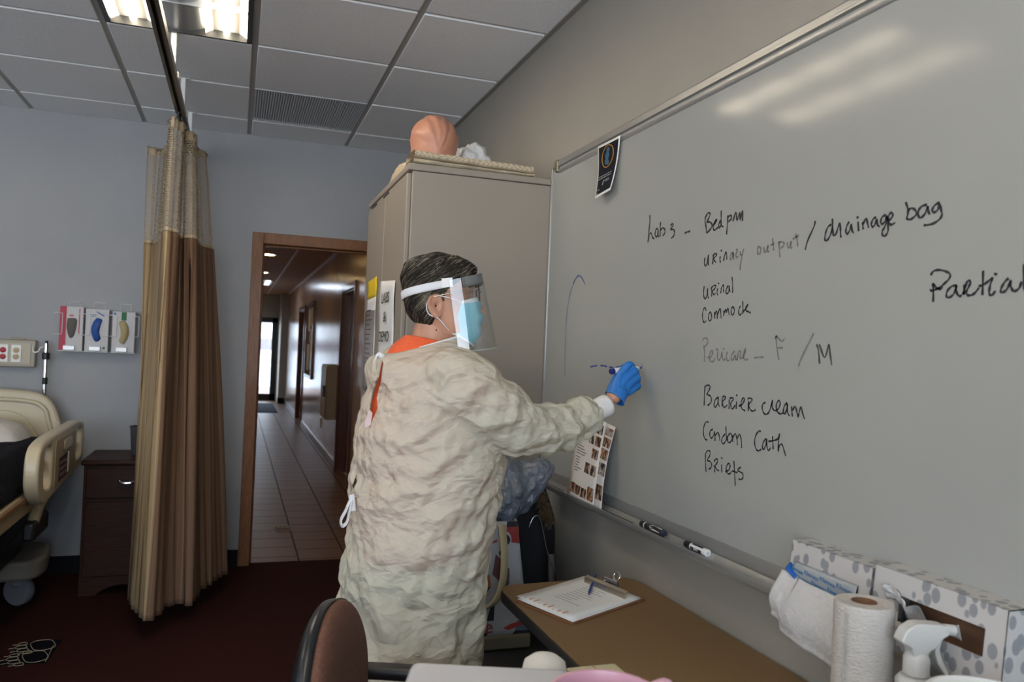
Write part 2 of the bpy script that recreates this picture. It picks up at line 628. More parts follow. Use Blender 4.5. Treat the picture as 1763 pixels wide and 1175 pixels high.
# hall right wall with two recessed doorways
ND = (8.25, 9.25); FD = (14.55, 15.75)
hw = MB()
HT = 2.02
for y0, y1 in ((YB + 0.14, ND[0]), (ND[1], FD[0]), (FD[1], HY1)):
    hw.bb((HX1, y0, 0), (HX1 + 0.14, y1, HZ))
for y0, y1 in (ND, FD):
    hw.bb((HX1, y0, HT), (HX1 + 0.14, y1, HZ))
struct('wall_hall_right', hw, M_hwall)
struct('wall_hall_left', MB().bb((HX0 - 0.1, YB + 0.14, 0), (HX0, HY1, HZ)), M_hwall)
M_doorw = wood('hall_door_wood', (0.07, 0.020, 0.007), (0.17, 0.050, 0.016), (9, 9, 1.0), 0.35, 0.2)
for k, (y0, y1) in enumerate((ND, FD)):
    d = MB()
    for a, b in ((y0 - 0.07, y0), (y1, y1 + 0.07)):
        d.bb((HX1 - 0.02, a, 0), (HX1, b, HT + 0.07))
    d.bb((HX1 - 0.02, y0, HT), (HX1, y1, HT + 0.07))
    d.bb((HX1, y0, 0), (HX1 + 0.14, y0 + 0.02, HT)); d.bb((HX1, y1 - 0.02, 0), (HX1 + 0.14, y1, HT)); d.bb((HX1, y0, HT - .02), (HX1 + .14, y1, HT))
    dd = struct('door_%d' % (k + 2), d, M_doorw, bevel=0.003)
    obj('door_leaf', MB().bb((HX1 + 0.09, y0 + 0.02, 0.005), (HX1 + 0.13, y1 - 0.02, HT - 0.02)), M_doorw, dd)
    obj('door_handle', MB().cyl((HX1 + 0.05, y0 + .09, 1.0), (HX1 + .09, y0 + .09, 1.0), 0.012).cyl((HX1 + .05, y0 + .09, 1.0), (HX1 + .05, y0 + .2, 1.0), 0.009), M_chrome, dd)
hb = MB()
hb.bb((HX1 - 0.012, YB + 0.14, 0), (HX1, ND[0] - 0.07, 0.1)); hb.bb((HX1 - .012, ND[1] + .07, 0), (HX1, FD[0] - .07, .1)); hb.bb((HX1 - .012, FD[1] + .07, 0), (HX1, HY1, .1))
struct('baseboard_hall', hb, mat('hall_base_tile', (0.22, 0.20, 0.20), 0.25))
# end of the hall: pilaster and glazed exit door
GX0, GX1, GZ = -0.05, 0.94, 2.0
ew = MB()
ew.bb((HX0, HY1, 0), (GX0, HY1 + 0.2, HZ)); ew.bb((GX1, HY1, 0), (HX1, HY1 + 0.2, HZ)); ew.bb((GX0, HY1, GZ), (GX1, HY1 + 0.2, HZ))
ew.bb((0.965, HY1 - 0.9, 0), (HX1, HY1, HZ))
struct('wall_hall_end', ew, M_hend)
struct('baseboard_hall_end', MB().bb((0.955, HY1 - 0.912, 0), (HX1 - .012, HY1 - 0.9, 0.13)), M_base)
gd = MB()
gd.bb((GX0, HY1 + .02, 0), (GX0 + .11, HY1 + .08, GZ)); gd.bb((GX1 - .13, HY1 + .02, 0), (GX1, HY1 + .08, GZ)); gd.bb((GX0, HY1 + .02, GZ - .12), (GX1, HY1 + .08, GZ)); gd.bb((GX0, HY1 + .02, 0), (GX1, HY1 + .08, .16))
dd = struct('door_4', gd, M_dark)
obj('pane', MB().bb((GX0 + .1, HY1 + .045, .15), (GX1 - .12, HY1 + .055, GZ - .1)), M_glass, dd)
obj('door_mat', MB().bb((0.0, 16.9, 0.0), (0.85, 19.4, 0.012)), mat('mat_blue_black', (0.012, 0.022, 0.045), 0.9), bevel=0.004,
    label='dark blue entrance mat in front of the far glass door', cat='mat')
# outside the glass door
struct('ground', MB().bb((-14, HY1 + 0.2, -0.12), (16, 60, -0.06)), mat('concrete_outside', (0.75, 0.76, 0.78), 0.9))
bl = thing('building', 'pale building with dark window bands seen through the far glass door', 'building', (0.6, 44, -0.06))
obj('facade', MB().bb((-9, 44, -0.06), (11, 50, 5.2)), mat('facade_pale', (0.80, 0.80, 0.80), 0.8), bl)
for z0, z1 in ((0.95, 1.55), (2.35, 2.95)):
    obj('window_band', MB().bb((-7, 43.95, z0), (9, 44.0, z1)), mat('facade_glass', (0.16, 0.14, 0.16), 0.3), bl)

# hall fittings
for k, (x, y) in enumerate(((0.34, 10.95), (0.36, 13.9), (-0.7, 7.6), (-0.7, 10.95), (-0.7, 13.9), (0.34, 8.0))):  # last four are added out of view to brighten and warm the hall
    t = thing('downlight', ('round recessed hall downlight nearest the doorway', 'round recessed hall downlight farther along the corridor', 'added unseen hall downlight on the left just past the doorway', 'added unseen hall downlight on the left at the corridor middle', 'added unseen hall downlight on the left at the corridor far end', 'added unseen hall downlight just inside the corridor on the right')[k], 'light', (x, y, HZ), 'hall downlights')
    obj('trim_ring', MB().lathe([(0.11, 0), (0.11, -0.008), (0.085, -0.008), (0.085, 0)], (x, y, HZ), 28, cap=False), mat('downlight_ring', (0.8, 0.75, 0.65), 0.3), t)
    obj('lens', MB().lathe([(0.086, -0.004), (0.0855, -0.002)], (x, y, HZ), 28), mat('warm_lamp', (1, 0.85, 0.5), 0.5, emit=(1, 0.72, 0.30), estr=HALL_E), t)
t = thing('ceiling_light', 'louvred fluorescent ceiling light at far end of the corridor', 'light', (0.3, 16.2, HZ), 'ceiling lights')
obj('housing', MB().bb((0.08, 15.6, HZ - .012), (0.6, 16.8, HZ - .002)), M_dark, t)
for k in range(4):
    obj('diffuser', MB().bb((0.10 + .125 * k, 15.65, HZ - .016), (0.18 + .125 * k, 16.75, HZ - .012)), mat('cool_lamp', (1, 1, 1), 0.5, emit=(0.75, 0.85, 1), estr=HALL_E * .35), t)
t = thing('bulletin_board', 'wood framed notice board with papers on the corridor wall', 'notice board', (HX1, 13.3, 0.9))
fr = MB()
for a in (12.72, 13.96):
    fr.bb((HX1 - .03, a - .025, .9), (HX1, a + .025, 2.06))
for z in (.9, 2.06):
    fr.bb((HX1 - .03, 12.7, z - .025), (HX1, 13.98, z + .025))
obj('frame', fr, M_doorw, t)
obj('board', MB().bb((HX1 - .012, 12.72, .9), (HX1, 13.96, 2.06)), mat('cork', (0.13, 0.075, 0.04), 0.9), t)
for y, z, w, h in ((13.0, 1.85, .3, .28), (13.45, 1.8, .3, .35), (13.0, 1.25, .35, .45), (13.5, 1.2, .4, .42), (13.2, 1.55, .2, .2)):
    obj('notice', MB().bb((HX1 - .0145, y - w / 2, z - h / 2), (HX1 - .013, y + w / 2, z + h / 2)), M_paper, t)
t = thing('wall_cabinet', 'shallow beige wall cabinet mounted on corridor wall beside the near doorway', 'cabinet', (HX1 - .06, 9.75, 0.56))
obj('case', MB().bb((HX1 - .115, 9.50, .56), (HX1, 10.1, 1.19)), mat('beige_metal', (0.40, 0.31, 0.21), 0.4), t, bevel=.006)
obj('door', MB().bb((HX1 - .125, 9.52, .58), (HX1 - .115, 10.08, 1.17)), mat('beige_metal', (0.40, 0.31, 0.21), 0.4), t, bevel=.004)
obj('handle', MB().bb((HX1 - .15, 9.56, .82), (HX1 - .125, 9.59, .95)), M_dark, t)
t = thing('wall_outlet', 'small white electrical outlet low on the corridor wall', 'outlet', (HX1 - .003, 11.1, .31))
obj('plate', MB().bb((HX1 - .007, 11.02, .31), (HX1, 11.2, .44)), M_white, t, bevel=.002)
for z in (.345, .405):
    obj('socket', MB().bb((HX1 - .010, 11.08, z - .016), (HX1 - .007, 11.14, z + .016)), mat('ivory', (0.6, 0.57, 0.48), 0.4), t)
# ------------------------------------------------------------------ ceiling lights, vent, curtain track
M_lamp = mat('lamp_diffuser', (1, 1, 1), 0.4, emit=LAMP_COL, estr=LAMP_E * .5)
M_tube = mat('fluorescent_tube', (1, 1, 1), 0.4, emit=LAMP_COL, estr=LAMP_E * 1.7)
M_refl = mat('lamp_reflector', (0.33, 0.35, 0.38), 0.35, 0.6)
LAB = {0: 'lit two by four ceiling light beside the curtain track', 1: 'ceiling light over the middle of the room behind the camera',
       2: 'ceiling light over the far left bed space', 3: 'ceiling light at the rear left of the room'}
k = 0
for (i, j) in ((ctee, 3), (ctee, 7), (ctee - 4, 3), (ctee - 4, 7)):
    x0, x1, y1, y0 = XT[i] + g, XT[i + 1] - g, YT[j] - g, YT[j + 2] + g
    t = thing('ceiling_light', LAB[k], 'light', ((x0 + x1) / 2, (y0 + y1) / 2, ZC), 'ceiling lights')
    k += 1
    f = MB()
    f.bb((x0, y0, ZC - .004), (x0 + .022, y1, ZC + .09)); f.bb((x1 - .022, y0, ZC - .004), (x1, y1, ZC + .09))
    f.bb((x0, y0, ZC - .004), (x1, y0 + .012, ZC + .09)); f.bb((x0, y1 - .012, ZC - .004), (x1, y1, ZC + .09))
    f.bb((x0, y0, ZC + .085), (x1, y1, ZC + .095))
    obj('frame', f, M_dark, t)
    xa, xb = x0 + .022, x1 - .022
    c0, c1 = xa + .17, xb - .17
    for a, b in ((xa, c0), (c1, xb)):
        s = 1 if a == xa else -1
        d = MB().grid(lambda u, v: Vector((lerp(a, b, u), lerp(y0 + .012, y1 - .012, v), ZC + .012 + .035 * math.sin(math.pi * u))), 9, 2)
        obj('diffuser', d, M_lamp, t)
        obj('tube', MB().cyl(((a + b) / 2, y0 + .02, ZC + .022), ((a + b) / 2, y1 - .02, ZC + .022), .013, 14), M_tube, t)
    obj('centre_reflector', MB().grid(lambda u, v: Vector((lerp(c0, c1, u), lerp(y0 + .012, y1 - .012, v), ZC + .004 + .03 * (2 * u - 1) ** 2)), 11, 2), M_refl, t)
    for q in (0.25, 0.5, 0.75):
        y = lerp(y0, y1, q)
        obj('baffle', MB().bb((xa, y - .002, ZC + .0), (xb, y + .002, ZC + .045)), M_refl, t)
# return-air grille
vi, vj = vent_cell
x0, x1, y1, y0 = XT[vi] + g, XT[vi + 1] - g, YT[vj] - g, YT[vj + 1] + g
t = thing('ceiling_vent', 'square ribbed ceiling vent panel near the far wall', 'vent', ((x0 + x1) / 2, (y0 + y1) / 2, ZC))
obj('backing', MB().bb((x0, y0, ZC + .012), (x1, y1, ZC + .02)), mat('vent_grey', (0.50, 0.54, 0.56), 0.6), t)
sl = MB()
n = 44
for q in range(n):
    x = lerp(x0 + .006, x1 - .006, q / (n - 1))
    sl.bb((x - .0028, y0, ZC), (x + .0028, y1, ZC + .013))
for y in (y0, y1):
    sl.bb((x0, y - .004, ZC), (x1, y + .004, ZC + .013))
obj('grille', sl, mat('vent_slat', (0.74, 0.78, 0.80), 0.5), t)

TX, TZ = -0.31, 2.56
t = thing('curtain_track', 'long bronze curtain track hung from the ceiling on white drop rods', 'curtain track', (TX, 2.5, TZ))
prof = [(-.021, -.017), (-.021, .017), (.021, .017), (.021, -.017), (.008, -.017), (.008, -.013), (.016, -.013), (.016, .012), (-.016, .012), (-.016, -.013), (-.008, -.013), (-.008, -.017)]
obj('rail', MB().prism([(TX + a, RY0 + .4, TZ + b) for a, b in prof], (0, 5.30 - RY0 - .4, 0)), mat('track_bronze', (0.085, 0.07, 0.055), 0.32, 0.7), t)
for y in (YT[1], YT[2], YT[3], YT[5], YT[7], YT[9]):
    h = MB().bb((TX - .011, y - .008, TZ + .017), (TX + .011, y + .008, ZC + .008))
    h.bb((TX - .03, y - .012, ZC - .002), (TX + .03, y + .012, ZC + .008))
    h.bb((TX - .026, y - .016, TZ - .004), (TX - .021, y + .016, TZ + .022)); h.bb((TX + .021, y - .016, TZ - .004), (TX + .026, y + .016, TZ + .022)); h.bb((TX - .026, y - .016, TZ + .017), (TX + .026, y + .016, TZ + .022))
    obj('hanger', h, M_white, t, bevel=.002)

# ------------------------------------------------------------------ whiteboard
WX = 1.160                                            # writing surface
M_board = mat('whiteboard_enamel', (0.335, 0.34, 0.322), 0.11, spec=0.10, var=0.02, scale=2.2, bump=0.02, bscale=160, bdist=0.002)
wy1, wy0, wz1, wz0 = 2.995, 0.15, 2.165, 0.985
t = whiteboard = thing('whiteboard', 'large wall mounted whiteboard with handwritten skills list', 'whiteboard', (XR, 1.6, wz0))
obj('panel', MB().bb((WX, wy0, wz0 - .01), (XR, wy1, wz1)), M_board, t)
fr = MB()
fr.bb((WX - .006, wy1 - .004, wz0 - .02), (XR, wy1 + .014, wz1 + .012))
obj('side_frame', fr, M_alu, t, bevel=.003)
obj('side_frame', MB().bb((WX - .006, wy0 - .014, wz0 - .02), (XR, wy0 + .004, wz1 + .012)), M_alu, t, bevel=.003)
prof = [(0, -.012), (-.014, -.012), (-.018, -.006), (-.018, .004), (-.012, .006), (-.012, .012), (-.021, .015), (-.021, .034), (-.016, .040), (0, .040)]
obj('top_rail', MB().prism([(XR + a, wy0 - .014, wz1 - .012 + b) for a, b in prof], (0, 2.94 - wy0, 0)), M_alu, t)
obj('end_stop', MB().bb((XR - .026, 2.925, wz1 - .018), (XR, 2.95, wz1 + .028)), mat('brass_dull', (0.25, 0.22, 0.15), 0.4, 0.8), t, bevel=.003)
TRX, TRZ = 1.098, 0.946
prof = [(XR, .992), (WX - .004, .992), (WX - .010, .975), (WX - .012, .958), (1.140, .960), (1.137, .966), (1.133, .960), (1.120, .9535), (1.1195, .9545), (1.117, .9535), (1.1165, .9545), (1.114, .9535), (1.1135, .9545),
        (1.110, .953), (1.106, .960), (1.099, .960), (1.097, .952), (1.100, .943), (1.13, .94), (XR, .94)]
obj('marker_tray', MB().prism([(x, wy0 - .014, z) for x, z in prof], (0, 2.90 - wy0, 0)), M_alu, t)
for a, b in ((2.13, 2.62), (2.66, 2.88)):
    obj('tray_stain', MB().bb((1.1165, a, .9546), (1.133, b, .9552)), mat('marker_dust', (0.05, 0.045, 0.035), 0.8), t)

INK = mat('marker_ink', (0.012, 0.012, 0.018), 0.5)
FAINT = mat('faded_marker_ink', (0.16, 0.155, 0.15), 0.6)
BLUE = mat('blue_marker_ink', (0.015, 0.04, 0.27), 0.5)


def strokes(origin, scale, lines, mb, width):
    """Hand strokes traced on the board surface as flat ribbons."""
    for ln in lines:
        P = [onX(origin[0] + x / scale, origin[1] + y / scale, WX - .0006) for x, y in ln]
        if len(P) == 1:
            P = [P[0] + Vector((0, .003, 0.001)), P[0] - Vector((0, .003, 0.001))]
        q = smooth_line(P, 5)
        n = len(q)
        L_, R_ = [], []
        for i, p in enumerate(q):
            d = (q[min(i + 1, n - 1)] - q[max(i - 1, 0)])
            if d.length < 1e-7:
                d = Vector((0, 1, 0))
            d.normalize()
            s = Vector((0, -d.z, d.y)) * (width / 2 * (1.0 + .25 * math.sin(i * .9)))
            L_.append(p + s); R_.append(p - s)
        mb.add(L_ + R_, [(i, i + 1, n + i + 1, n + i) for i in range(n - 1)])


def writing(name_label, ink, width, *groups):
    """One part for each written word: strokes that nearly touch belong together."""
    st = [(o, sc, ln, [o[0] + x / sc for x, _ in ln], [o[1] + y / sc for _, y in ln]) for o, sc, l in groups for ln in l]
    par = list(range(len(st)))

    def root(i):
        while par[i] != i:
            i = par[i]
        return i
    for i in range(len(st)):
        for j in range(i):
            gx_ = max(min(st[i][3]), min(st[j][3])) - min(max(st[i][3]), max(st[j][3]))
            gy_ = max(min(st[i][4]), min(st[j][4])) - min(max(st[i][4]), max(st[j][4]))
            if gx_ < 9.5 and gy_ < 11:
                par[root(i)] = root(j)
    for r in sorted({root(i) for i in range(len(st))}):
        mb = MB()
        for i, (o, sc, ln, _, _) in enumerate(st):
            if root(i) == r:
                strokes(o, sc, [ln], mb, width)
        obj('handwriting', mb, ink, whiteboard, smooth=False, label='blue marker line' if ink is BLUE else 'faded grey handwriting' if ink is FAINT else 'black handwriting')


A = (1100, 340), 8.395
writing('black handwritten words Lab 3 - Bedpan', INK, .0052, (*A, [
    [(155, 255), (158, 340), (145, 480), (128, 650)], [(130, 640), (152, 540), (176, 520), (198, 580), (222, 600)],
    [(270, 450), (242, 470), (235, 540), (250, 572), (270, 540), (278, 460), (275, 540), (290, 575)], [(312, 355), (308, 450), (305, 570)], [(308, 480), (345, 440), (375, 470), (370, 520), (340, 560)],
    [(455, 410), (485, 380), (492, 405), (460, 460), (500, 465), (515, 510), (500, 560), (462, 592)], [(660, 518), (700, 500), (740, 490)],
    [(965, 270), (955, 340), (970, 430), (980, 515)], [(965, 280), (1000, 225), (1028, 240), (1010, 300), (980, 355), (1020, 355), (1055, 390), (1040, 450), (980, 518)],
    [(1078, 400), (1125, 335), (1108, 330), (1075, 400), (1075, 450), (1095, 475), (1140, 435)], [(1190, 190), (1188, 300), (1190, 400), (1220, 425)], [(1180, 330), (1155, 390), (1160, 440), (1185, 410), (1190, 370)],
    [(1285, 260), (1278, 400), (1265, 540)], [(1280, 300), (1310, 265), (1335, 270), (1335, 310), (1290, 355)],
    [(1360, 350), (1400, 215), (1420, 330), (1455, 225), (1462, 325), (1500, 190), (1495, 345)]]))
writing('black handwritten word urinary, partly faded', INK, .0046, (*A, [
    [(955, 870), (945, 950), (965, 990), (990, 940), (1002, 830), (1000, 930), (1008, 980)], [(1065, 970), (1070, 900), (1075, 850)], [(1065, 850), (1105, 812), (1122, 835), (1080, 890), (1115, 945)],
    [(1175, 850), (1170, 900), (1178, 945)], [(1190, 770)], [(1225, 920), (1235, 850), (1262, 795), (1270, 900)]]))
writing('faded grey handwritten words output and end of urinary', FAINT, .0046, (*A, [
    [(1350, 790), (1320, 850), (1325, 905), (1355, 860), (1362, 790), (1365, 880), (1380, 890)], [(1400, 760), (1425, 755), (1400, 830), (1410, 870), (1435, 850)],
    [(1470, 780), (1465, 830), (1490, 830)], [(1515, 740), (1490, 850), (1460, 1030), (1470, 1035)]]), ((1280, 340), 8.395, [
    [(215, 710), (200, 760), (210, 820), (235, 815), (250, 760), (240, 720), (215, 710)], [(295, 720), (300, 790), (325, 780), (355, 700), (345, 780), (375, 780)], [(420, 590), (430, 700), (435, 770)], [(390, 695), (440, 670)],
    [(510, 640), (520, 760), (525, 870)], [(510, 650), (560, 645), (590, 670), (570, 710), (530, 740)], [(635, 650), (640, 720), (665, 720), (685, 640), (685, 720), (705, 735)], [(755, 525), (775, 620), (785, 710)], [(710, 605), (760, 575), (800, 545)]]))
writing('black handwritten words / drainage bag', INK, .0046, ((1280, 340), 8.395, [
    [(1038, 340), (1015, 430), (930, 620), (892, 760)], [(1270, 390), (1220, 430), (1185, 520), (1175, 600), (1195, 628), (1240, 580), (1275, 480), (1285, 400)], [(1285, 305), (1290, 420), (1300, 545), (1335, 530), (1370, 430), (1395, 375), (1402, 460), (1405, 555), (1420, 568)],
    [(1530, 350), (1490, 420), (1480, 500), (1500, 528), (1540, 470), (1560, 390), (1570, 480), (1595, 515)], [(1655, 350), (1665, 490)], [(1648, 290)]]), ((1440, 330), 8.395, [
    [(378, 440), (383, 500), (387, 548)], [(385, 470), (430, 390), (450, 460), (465, 525)], [(575, 370), (530, 400), (505, 470), (520, 510), (555, 480), (585, 400), (595, 480), (630, 510)],
    [(715, 335), (660, 370), (640, 440), (660, 470), (705, 430), (728, 350), (725, 440), (690, 525), (660, 580), (670, 635), (710, 635), (745, 570), (745, 450)], [(745, 430), (800, 380), (815, 330), (790, 305), (755, 350), (750, 430), (790, 480), (850, 450)],
    [(1000, 150), (1030, 240), (1033, 320), (1018, 385), (1060, 405), (1120, 370), (1160, 320), (1140, 270), (1090, 240), (1040, 270)],
    [(1310, 190), (1240, 210), (1190, 270), (1185, 350), (1220, 378), (1280, 320), (1322, 220), (1328, 280), (1350, 335)],
    [(1495, 155), (1420, 200), (1385, 270), (1410, 300), (1460, 270), (1495, 180), (1512, 260), (1525, 340), (1480, 410), (1380, 470), (1260, 490)]]))
writing('large black handwritten word Partial', INK, .0042, ((1590, 440), 10.19, [
    [(122, 350), (180, 275), (280, 255), (400, 285), (465, 330), (450, 410), (370, 490), (280, 565), (180, 610), (130, 620), (120, 590)], [(160, 490), (172, 600), (168, 820)], [(160, 490), (230, 570), (300, 590), (330, 550)],
    [(580, 530), (500, 540), (420, 620), (400, 710), (440, 740), (510, 700), (560, 610), (580, 520), (570, 600), (600, 690), (640, 715), (670, 690)],
    [(715, 510), (710, 600), (708, 690)], [(690, 690), (720, 600), (760, 470), (800, 445), (825, 470), (790, 560), (750, 640), (770, 695), (830, 700), (900, 660), (970, 570)],
    [(1045, 265), (1040, 500), (1032, 700)], [(965, 540), (1040, 520), (1130, 460), (1205, 398), (1170, 520), (1150, 640), (1170, 695), (1210, 690), (1265, 620)], [(1265, 328)],
    [(1495, 400), (1430, 460), (1370, 560), (1355, 630), (1385, 650), (1450, 610), (1500, 520), (1525, 440), (1530, 540), (1570, 620), (1610, 625), (1680, 570), (1720, 460)], [(1765, 150), (1760, 400), (1775, 600), (1820, 640)]]))
writing('black handwritten words urinal and Commode', INK, .0040, ((1190, 470), 11.754, [
    [(262, 265), (250, 420), (265, 510), (290, 525), (320, 440), (335, 310), (330, 430), (345, 500), (360, 505)], [(415, 485), (412, 390), (410, 310)], [(395, 320), (450, 265), (500, 260), (470, 330), (430, 360), (440, 410), (460, 440), (495, 410)],
    [(535, 310), (525, 400), (540, 455)], [(555, 213)], [(598, 415), (605, 350), (610, 310), (650, 245), (655, 320), (660, 400)], [(750, 255), (710, 330), (705, 410), (735, 420), (765, 350), (768, 260), (775, 350), (795, 380)], [(822, 80), (838, 200), (838, 410)],
    [(300, 770), (285, 705), (250, 740), (228, 840), (235, 950), (265, 1010), (300, 970)], [(385, 790), (350, 860), (355, 950), (380, 970), (415, 910), (400, 810), (385, 790)],
    [(470, 790), (475, 925)], [(475, 860), (515, 770), (530, 935)], [(530, 860), (580, 720), (595, 800), (605, 920)], [(660, 760), (660, 875)], [(665, 820), (700, 740), (715, 800), (742, 720), (770, 860)],
    [(845, 680), (810, 740), (815, 840), (850, 845), (875, 760), (845, 680)], [(1000, 670), (965, 740), (965, 830), (990, 855), (1020, 810)], [(1040, 570), (1045, 700), (1045, 830)], [(1050, 790), (1130, 690), (1145, 640), (1110, 690), (1110, 760), (1160, 790), (1205, 810)]]))
writing('faded handwritten words Pericare - F / M', FAINT, .0042, ((1190, 570), 6.53, [
    [(128, 110), (150, 80), (185, 95), (185, 140), (148, 185)], [(140, 160), (148, 250), (147, 350)], [(185, 300), (225, 290), (245, 230), (225, 225), (205, 290), (215, 340), (245, 345), (270, 310)],
    [(275, 215), (300, 210), (295, 290), (310, 330), (335, 290), (345, 240), (350, 300), (365, 330), (385, 310)], [(365, 203)], [(410, 235), (395, 280), (405, 335), (430, 330)],
    [(490, 225), (455, 270), (450, 320), (470, 325), (495, 270), (500, 320), (520, 325)], [(515, 325), (535, 230), (555, 240), (550, 300), (580, 300), (605, 200), (610, 230), (590, 290), (605, 325), (640, 320)], [(705, 305), (760, 298), (815, 297)],
    [(955, 50), (960, 170), (985, 330)], [(945, 85), (960, 60), (1000, 105), (1025, 115), (1050, 85)], [(970, 192), (1032, 192)], [(1378, 25), (1330, 120), (1240, 300), (1210, 380), (1217, 395)]]))
writing('black handwritten letter M', mat('grey_marker_ink', (0.06, 0.06, 0.06), 0.6), .0048, ((1190, 570), 6.53, [[(1410, 150), (1430, 220), (1443, 370)], [(1440, 150), (1500, 300), (1548, 155), (1560, 250), (1580, 385)]]))
writing('black handwritten words Barrier cream', INK, .0040, ((1190, 650), 8.395, [
    [(200, 150), (190, 250), (187, 410)], [(190, 155), (215, 120), (262, 120), (270, 160), (240, 220), (225, 248), (270, 265), (292, 310), (280, 370), (235, 408)], [(390, 285), (345, 330), (330, 410), (350, 430), (385, 370), (392, 280), (390, 370), (410, 425)],
    [(450, 300), (445, 425)], [(450, 285), (490, 275), (490, 310), (450, 360), (470, 425), (490, 430), (520, 400)], [(550, 320), (548, 400), (545, 460)], [(555, 305), (600, 295), (605, 325), (570, 380), (590, 460), (640, 400)],
    [(655, 350), (650, 460)], [(658, 260)], [(685, 415), (740, 390), (770, 320), (750, 300), (720, 370), (730, 450), (780, 485)], [(830, 340), (825, 490)], [(815, 315), (850, 300), (880, 330), (830, 400), (860, 470), (890, 490), (930, 470)],
    [(1075, 365), (1035, 385), (1025, 450), (1050, 520), (1090, 535), (1130, 490), (1160, 390), (1172, 330), (1170, 420), (1190, 470), (1230, 480), (1275, 430), (1285, 360), (1260, 340), (1230, 400), (1240, 490), (1290, 530), (1330, 510)],
    [(1385, 365), (1345, 420), (1330, 510), (1355, 525), (1385, 440), (1388, 380), (1390, 490), (1410, 545), (1425, 550)], [(1450, 420), (1455, 500), (1462, 570)], [(1465, 480), (1500, 420), (1525, 490), (1545, 570), (1565, 490), (1590, 430), (1610, 520), (1640, 605)]]))
writing('black handwritten words Condom Cath and Briefs', INK, .0038, ((1190, 720), 9.79, [
    [(293, 75), (255, 65), (215, 140), (205, 260), (230, 350), (270, 375)], [(365, 190), (320, 220), (312, 290), (340, 340), (380, 290), (390, 225)], [(385, 230), (400, 300), (400, 390)], [(400, 300), (450, 245), (470, 300), (485, 385)],
    [(575, 270), (525, 330), (515, 410), (545, 435), (590, 370), (605, 300)], [(583, 140), (590, 280), (610, 385)], [(650, 260), (615, 320), (620, 400), (650, 415), (690, 350), (680, 280), (655, 260)], [(690, 290), (695, 350), (700, 405)],
    [(700, 340), (740, 265), (770, 350), (778, 460)], [(775, 350), (810, 275), (840, 350), (850, 510)], [(1168, 240), (1150, 215), (1090, 290), (1068, 410), (1090, 520), (1130, 555), (1180, 530)],
    [(1260, 345), (1210, 420), (1200, 510), (1220, 530), (1260, 450), (1275, 350), (1275, 470), (1300, 550), (1340, 500)], [(1370, 305), (1375, 420), (1382, 530)], [(1300, 395), (1380, 385), (1460, 350), (1490, 265)],
    [(1490, 265), (1470, 400), (1470, 565)], [(1470, 510), (1500, 450), (1535, 455), (1565, 550), (1595, 645)],
    [(240, 590), (238, 750), (250, 910)], [(250, 590), (280, 550), (320, 570), (310, 640), (270, 715), (320, 735), (345, 790), (330, 840), (290, 870)], [(385, 790), (390, 850), (398, 920)], [(385, 740), (410, 695), (440, 700), (440, 750), (405, 810), (430, 870), (470, 890)],
    [(510, 785), (515, 920)], [(515, 675)], [(575, 910), (640, 870), (655, 800), (630, 765), (590, 830), (600, 920), (645, 945), (680, 900)], [(720, 720), (730, 900), (742, 1145)], [(690, 890), (740, 910), (780, 925)],
    [(835, 830), (785, 870), (800, 900), (860, 930), (875, 990), (850, 1035), (800, 1030)]]))
writing('blue marker arc and dashes beside the hand', BLUE, .0046, ((950, 460), 5.876, [
    [(390, 1012), (425, 1003), (460, 998)], [(492, 998), (525, 1000), (557, 1008)], [(580, 1012), (620, 1018)], [(645, 1015), (695, 1008)], [(911, 1003)], [(215, 170), (240, 120), (275, 88), (305, 110), (338, 178)]]))
writing('thin blue marker arc', BLUE, .0028, ((950, 460), 5.876, [[(137, 1100), (132, 1050), (137, 750), (150, 520), (170, 350), (200, 220), (240, 120)]]))

# ------------------------------------------------------------------ storage cabinet
CX, CY0, CY1, CZ = 0.588, 3.010, 3.972, 2.135
M_cab = mat('cabinet_enamel', (0.30, 0.26, 0.215), 0.45, var=0.03, scale=2)
t = cabinet = thing('storage_cabinet', 'tall beige metal storage cabinet against the whiteboard wall', 'cabinet', (0.88, 3.49, 0))
b = MB()
b.bb((CX + .012, CY0, 0.0), (XR - .006, CY1, CZ - .028))
obj('body', b, M_cab, t, bevel=.004)
obj('top_panel', MB().bb((CX - .004, CY0 - .002, CZ - .026), (XR - .006, CY1 + .002, CZ)), M_cab, t, bevel=.004)
mid = (CY0 + CY1) / 2
for k, (a, b_) in enumerate(((CY0 + .012, mid - .002), (mid + .002, CY1 - .012))):
    dr = obj('door', MB().bb((CX - .006, a, .06), (CX + .012, b_, CZ - .036)), M_cab, t, bevel=.004)
    if k == 0:
        obj('handle', MB().bb((CX - .03, b_ - .05, 1.02), (CX - .006, b_ - .03, 1.16)), M_chrome, dr, bevel=.004)
    obj('hinge_slot', MB().bb((CX - .008, (a + b_) / 2 + (.28 if k == 0 else .12) - .13, CZ - .05), (CX - .0062, (a + b_) / 2 + (.28 if k == 0 else .12), CZ - .042)), M_black, dr)
# ------------------------------------------------------------------ on top of the cabinet
M_skin = mat('manikin_vinyl', (0.50, 0.235, 0.155), 0.42, var=0.05, scale=6)
hc = Vector((0.742, 3.30, CZ + 0.135))


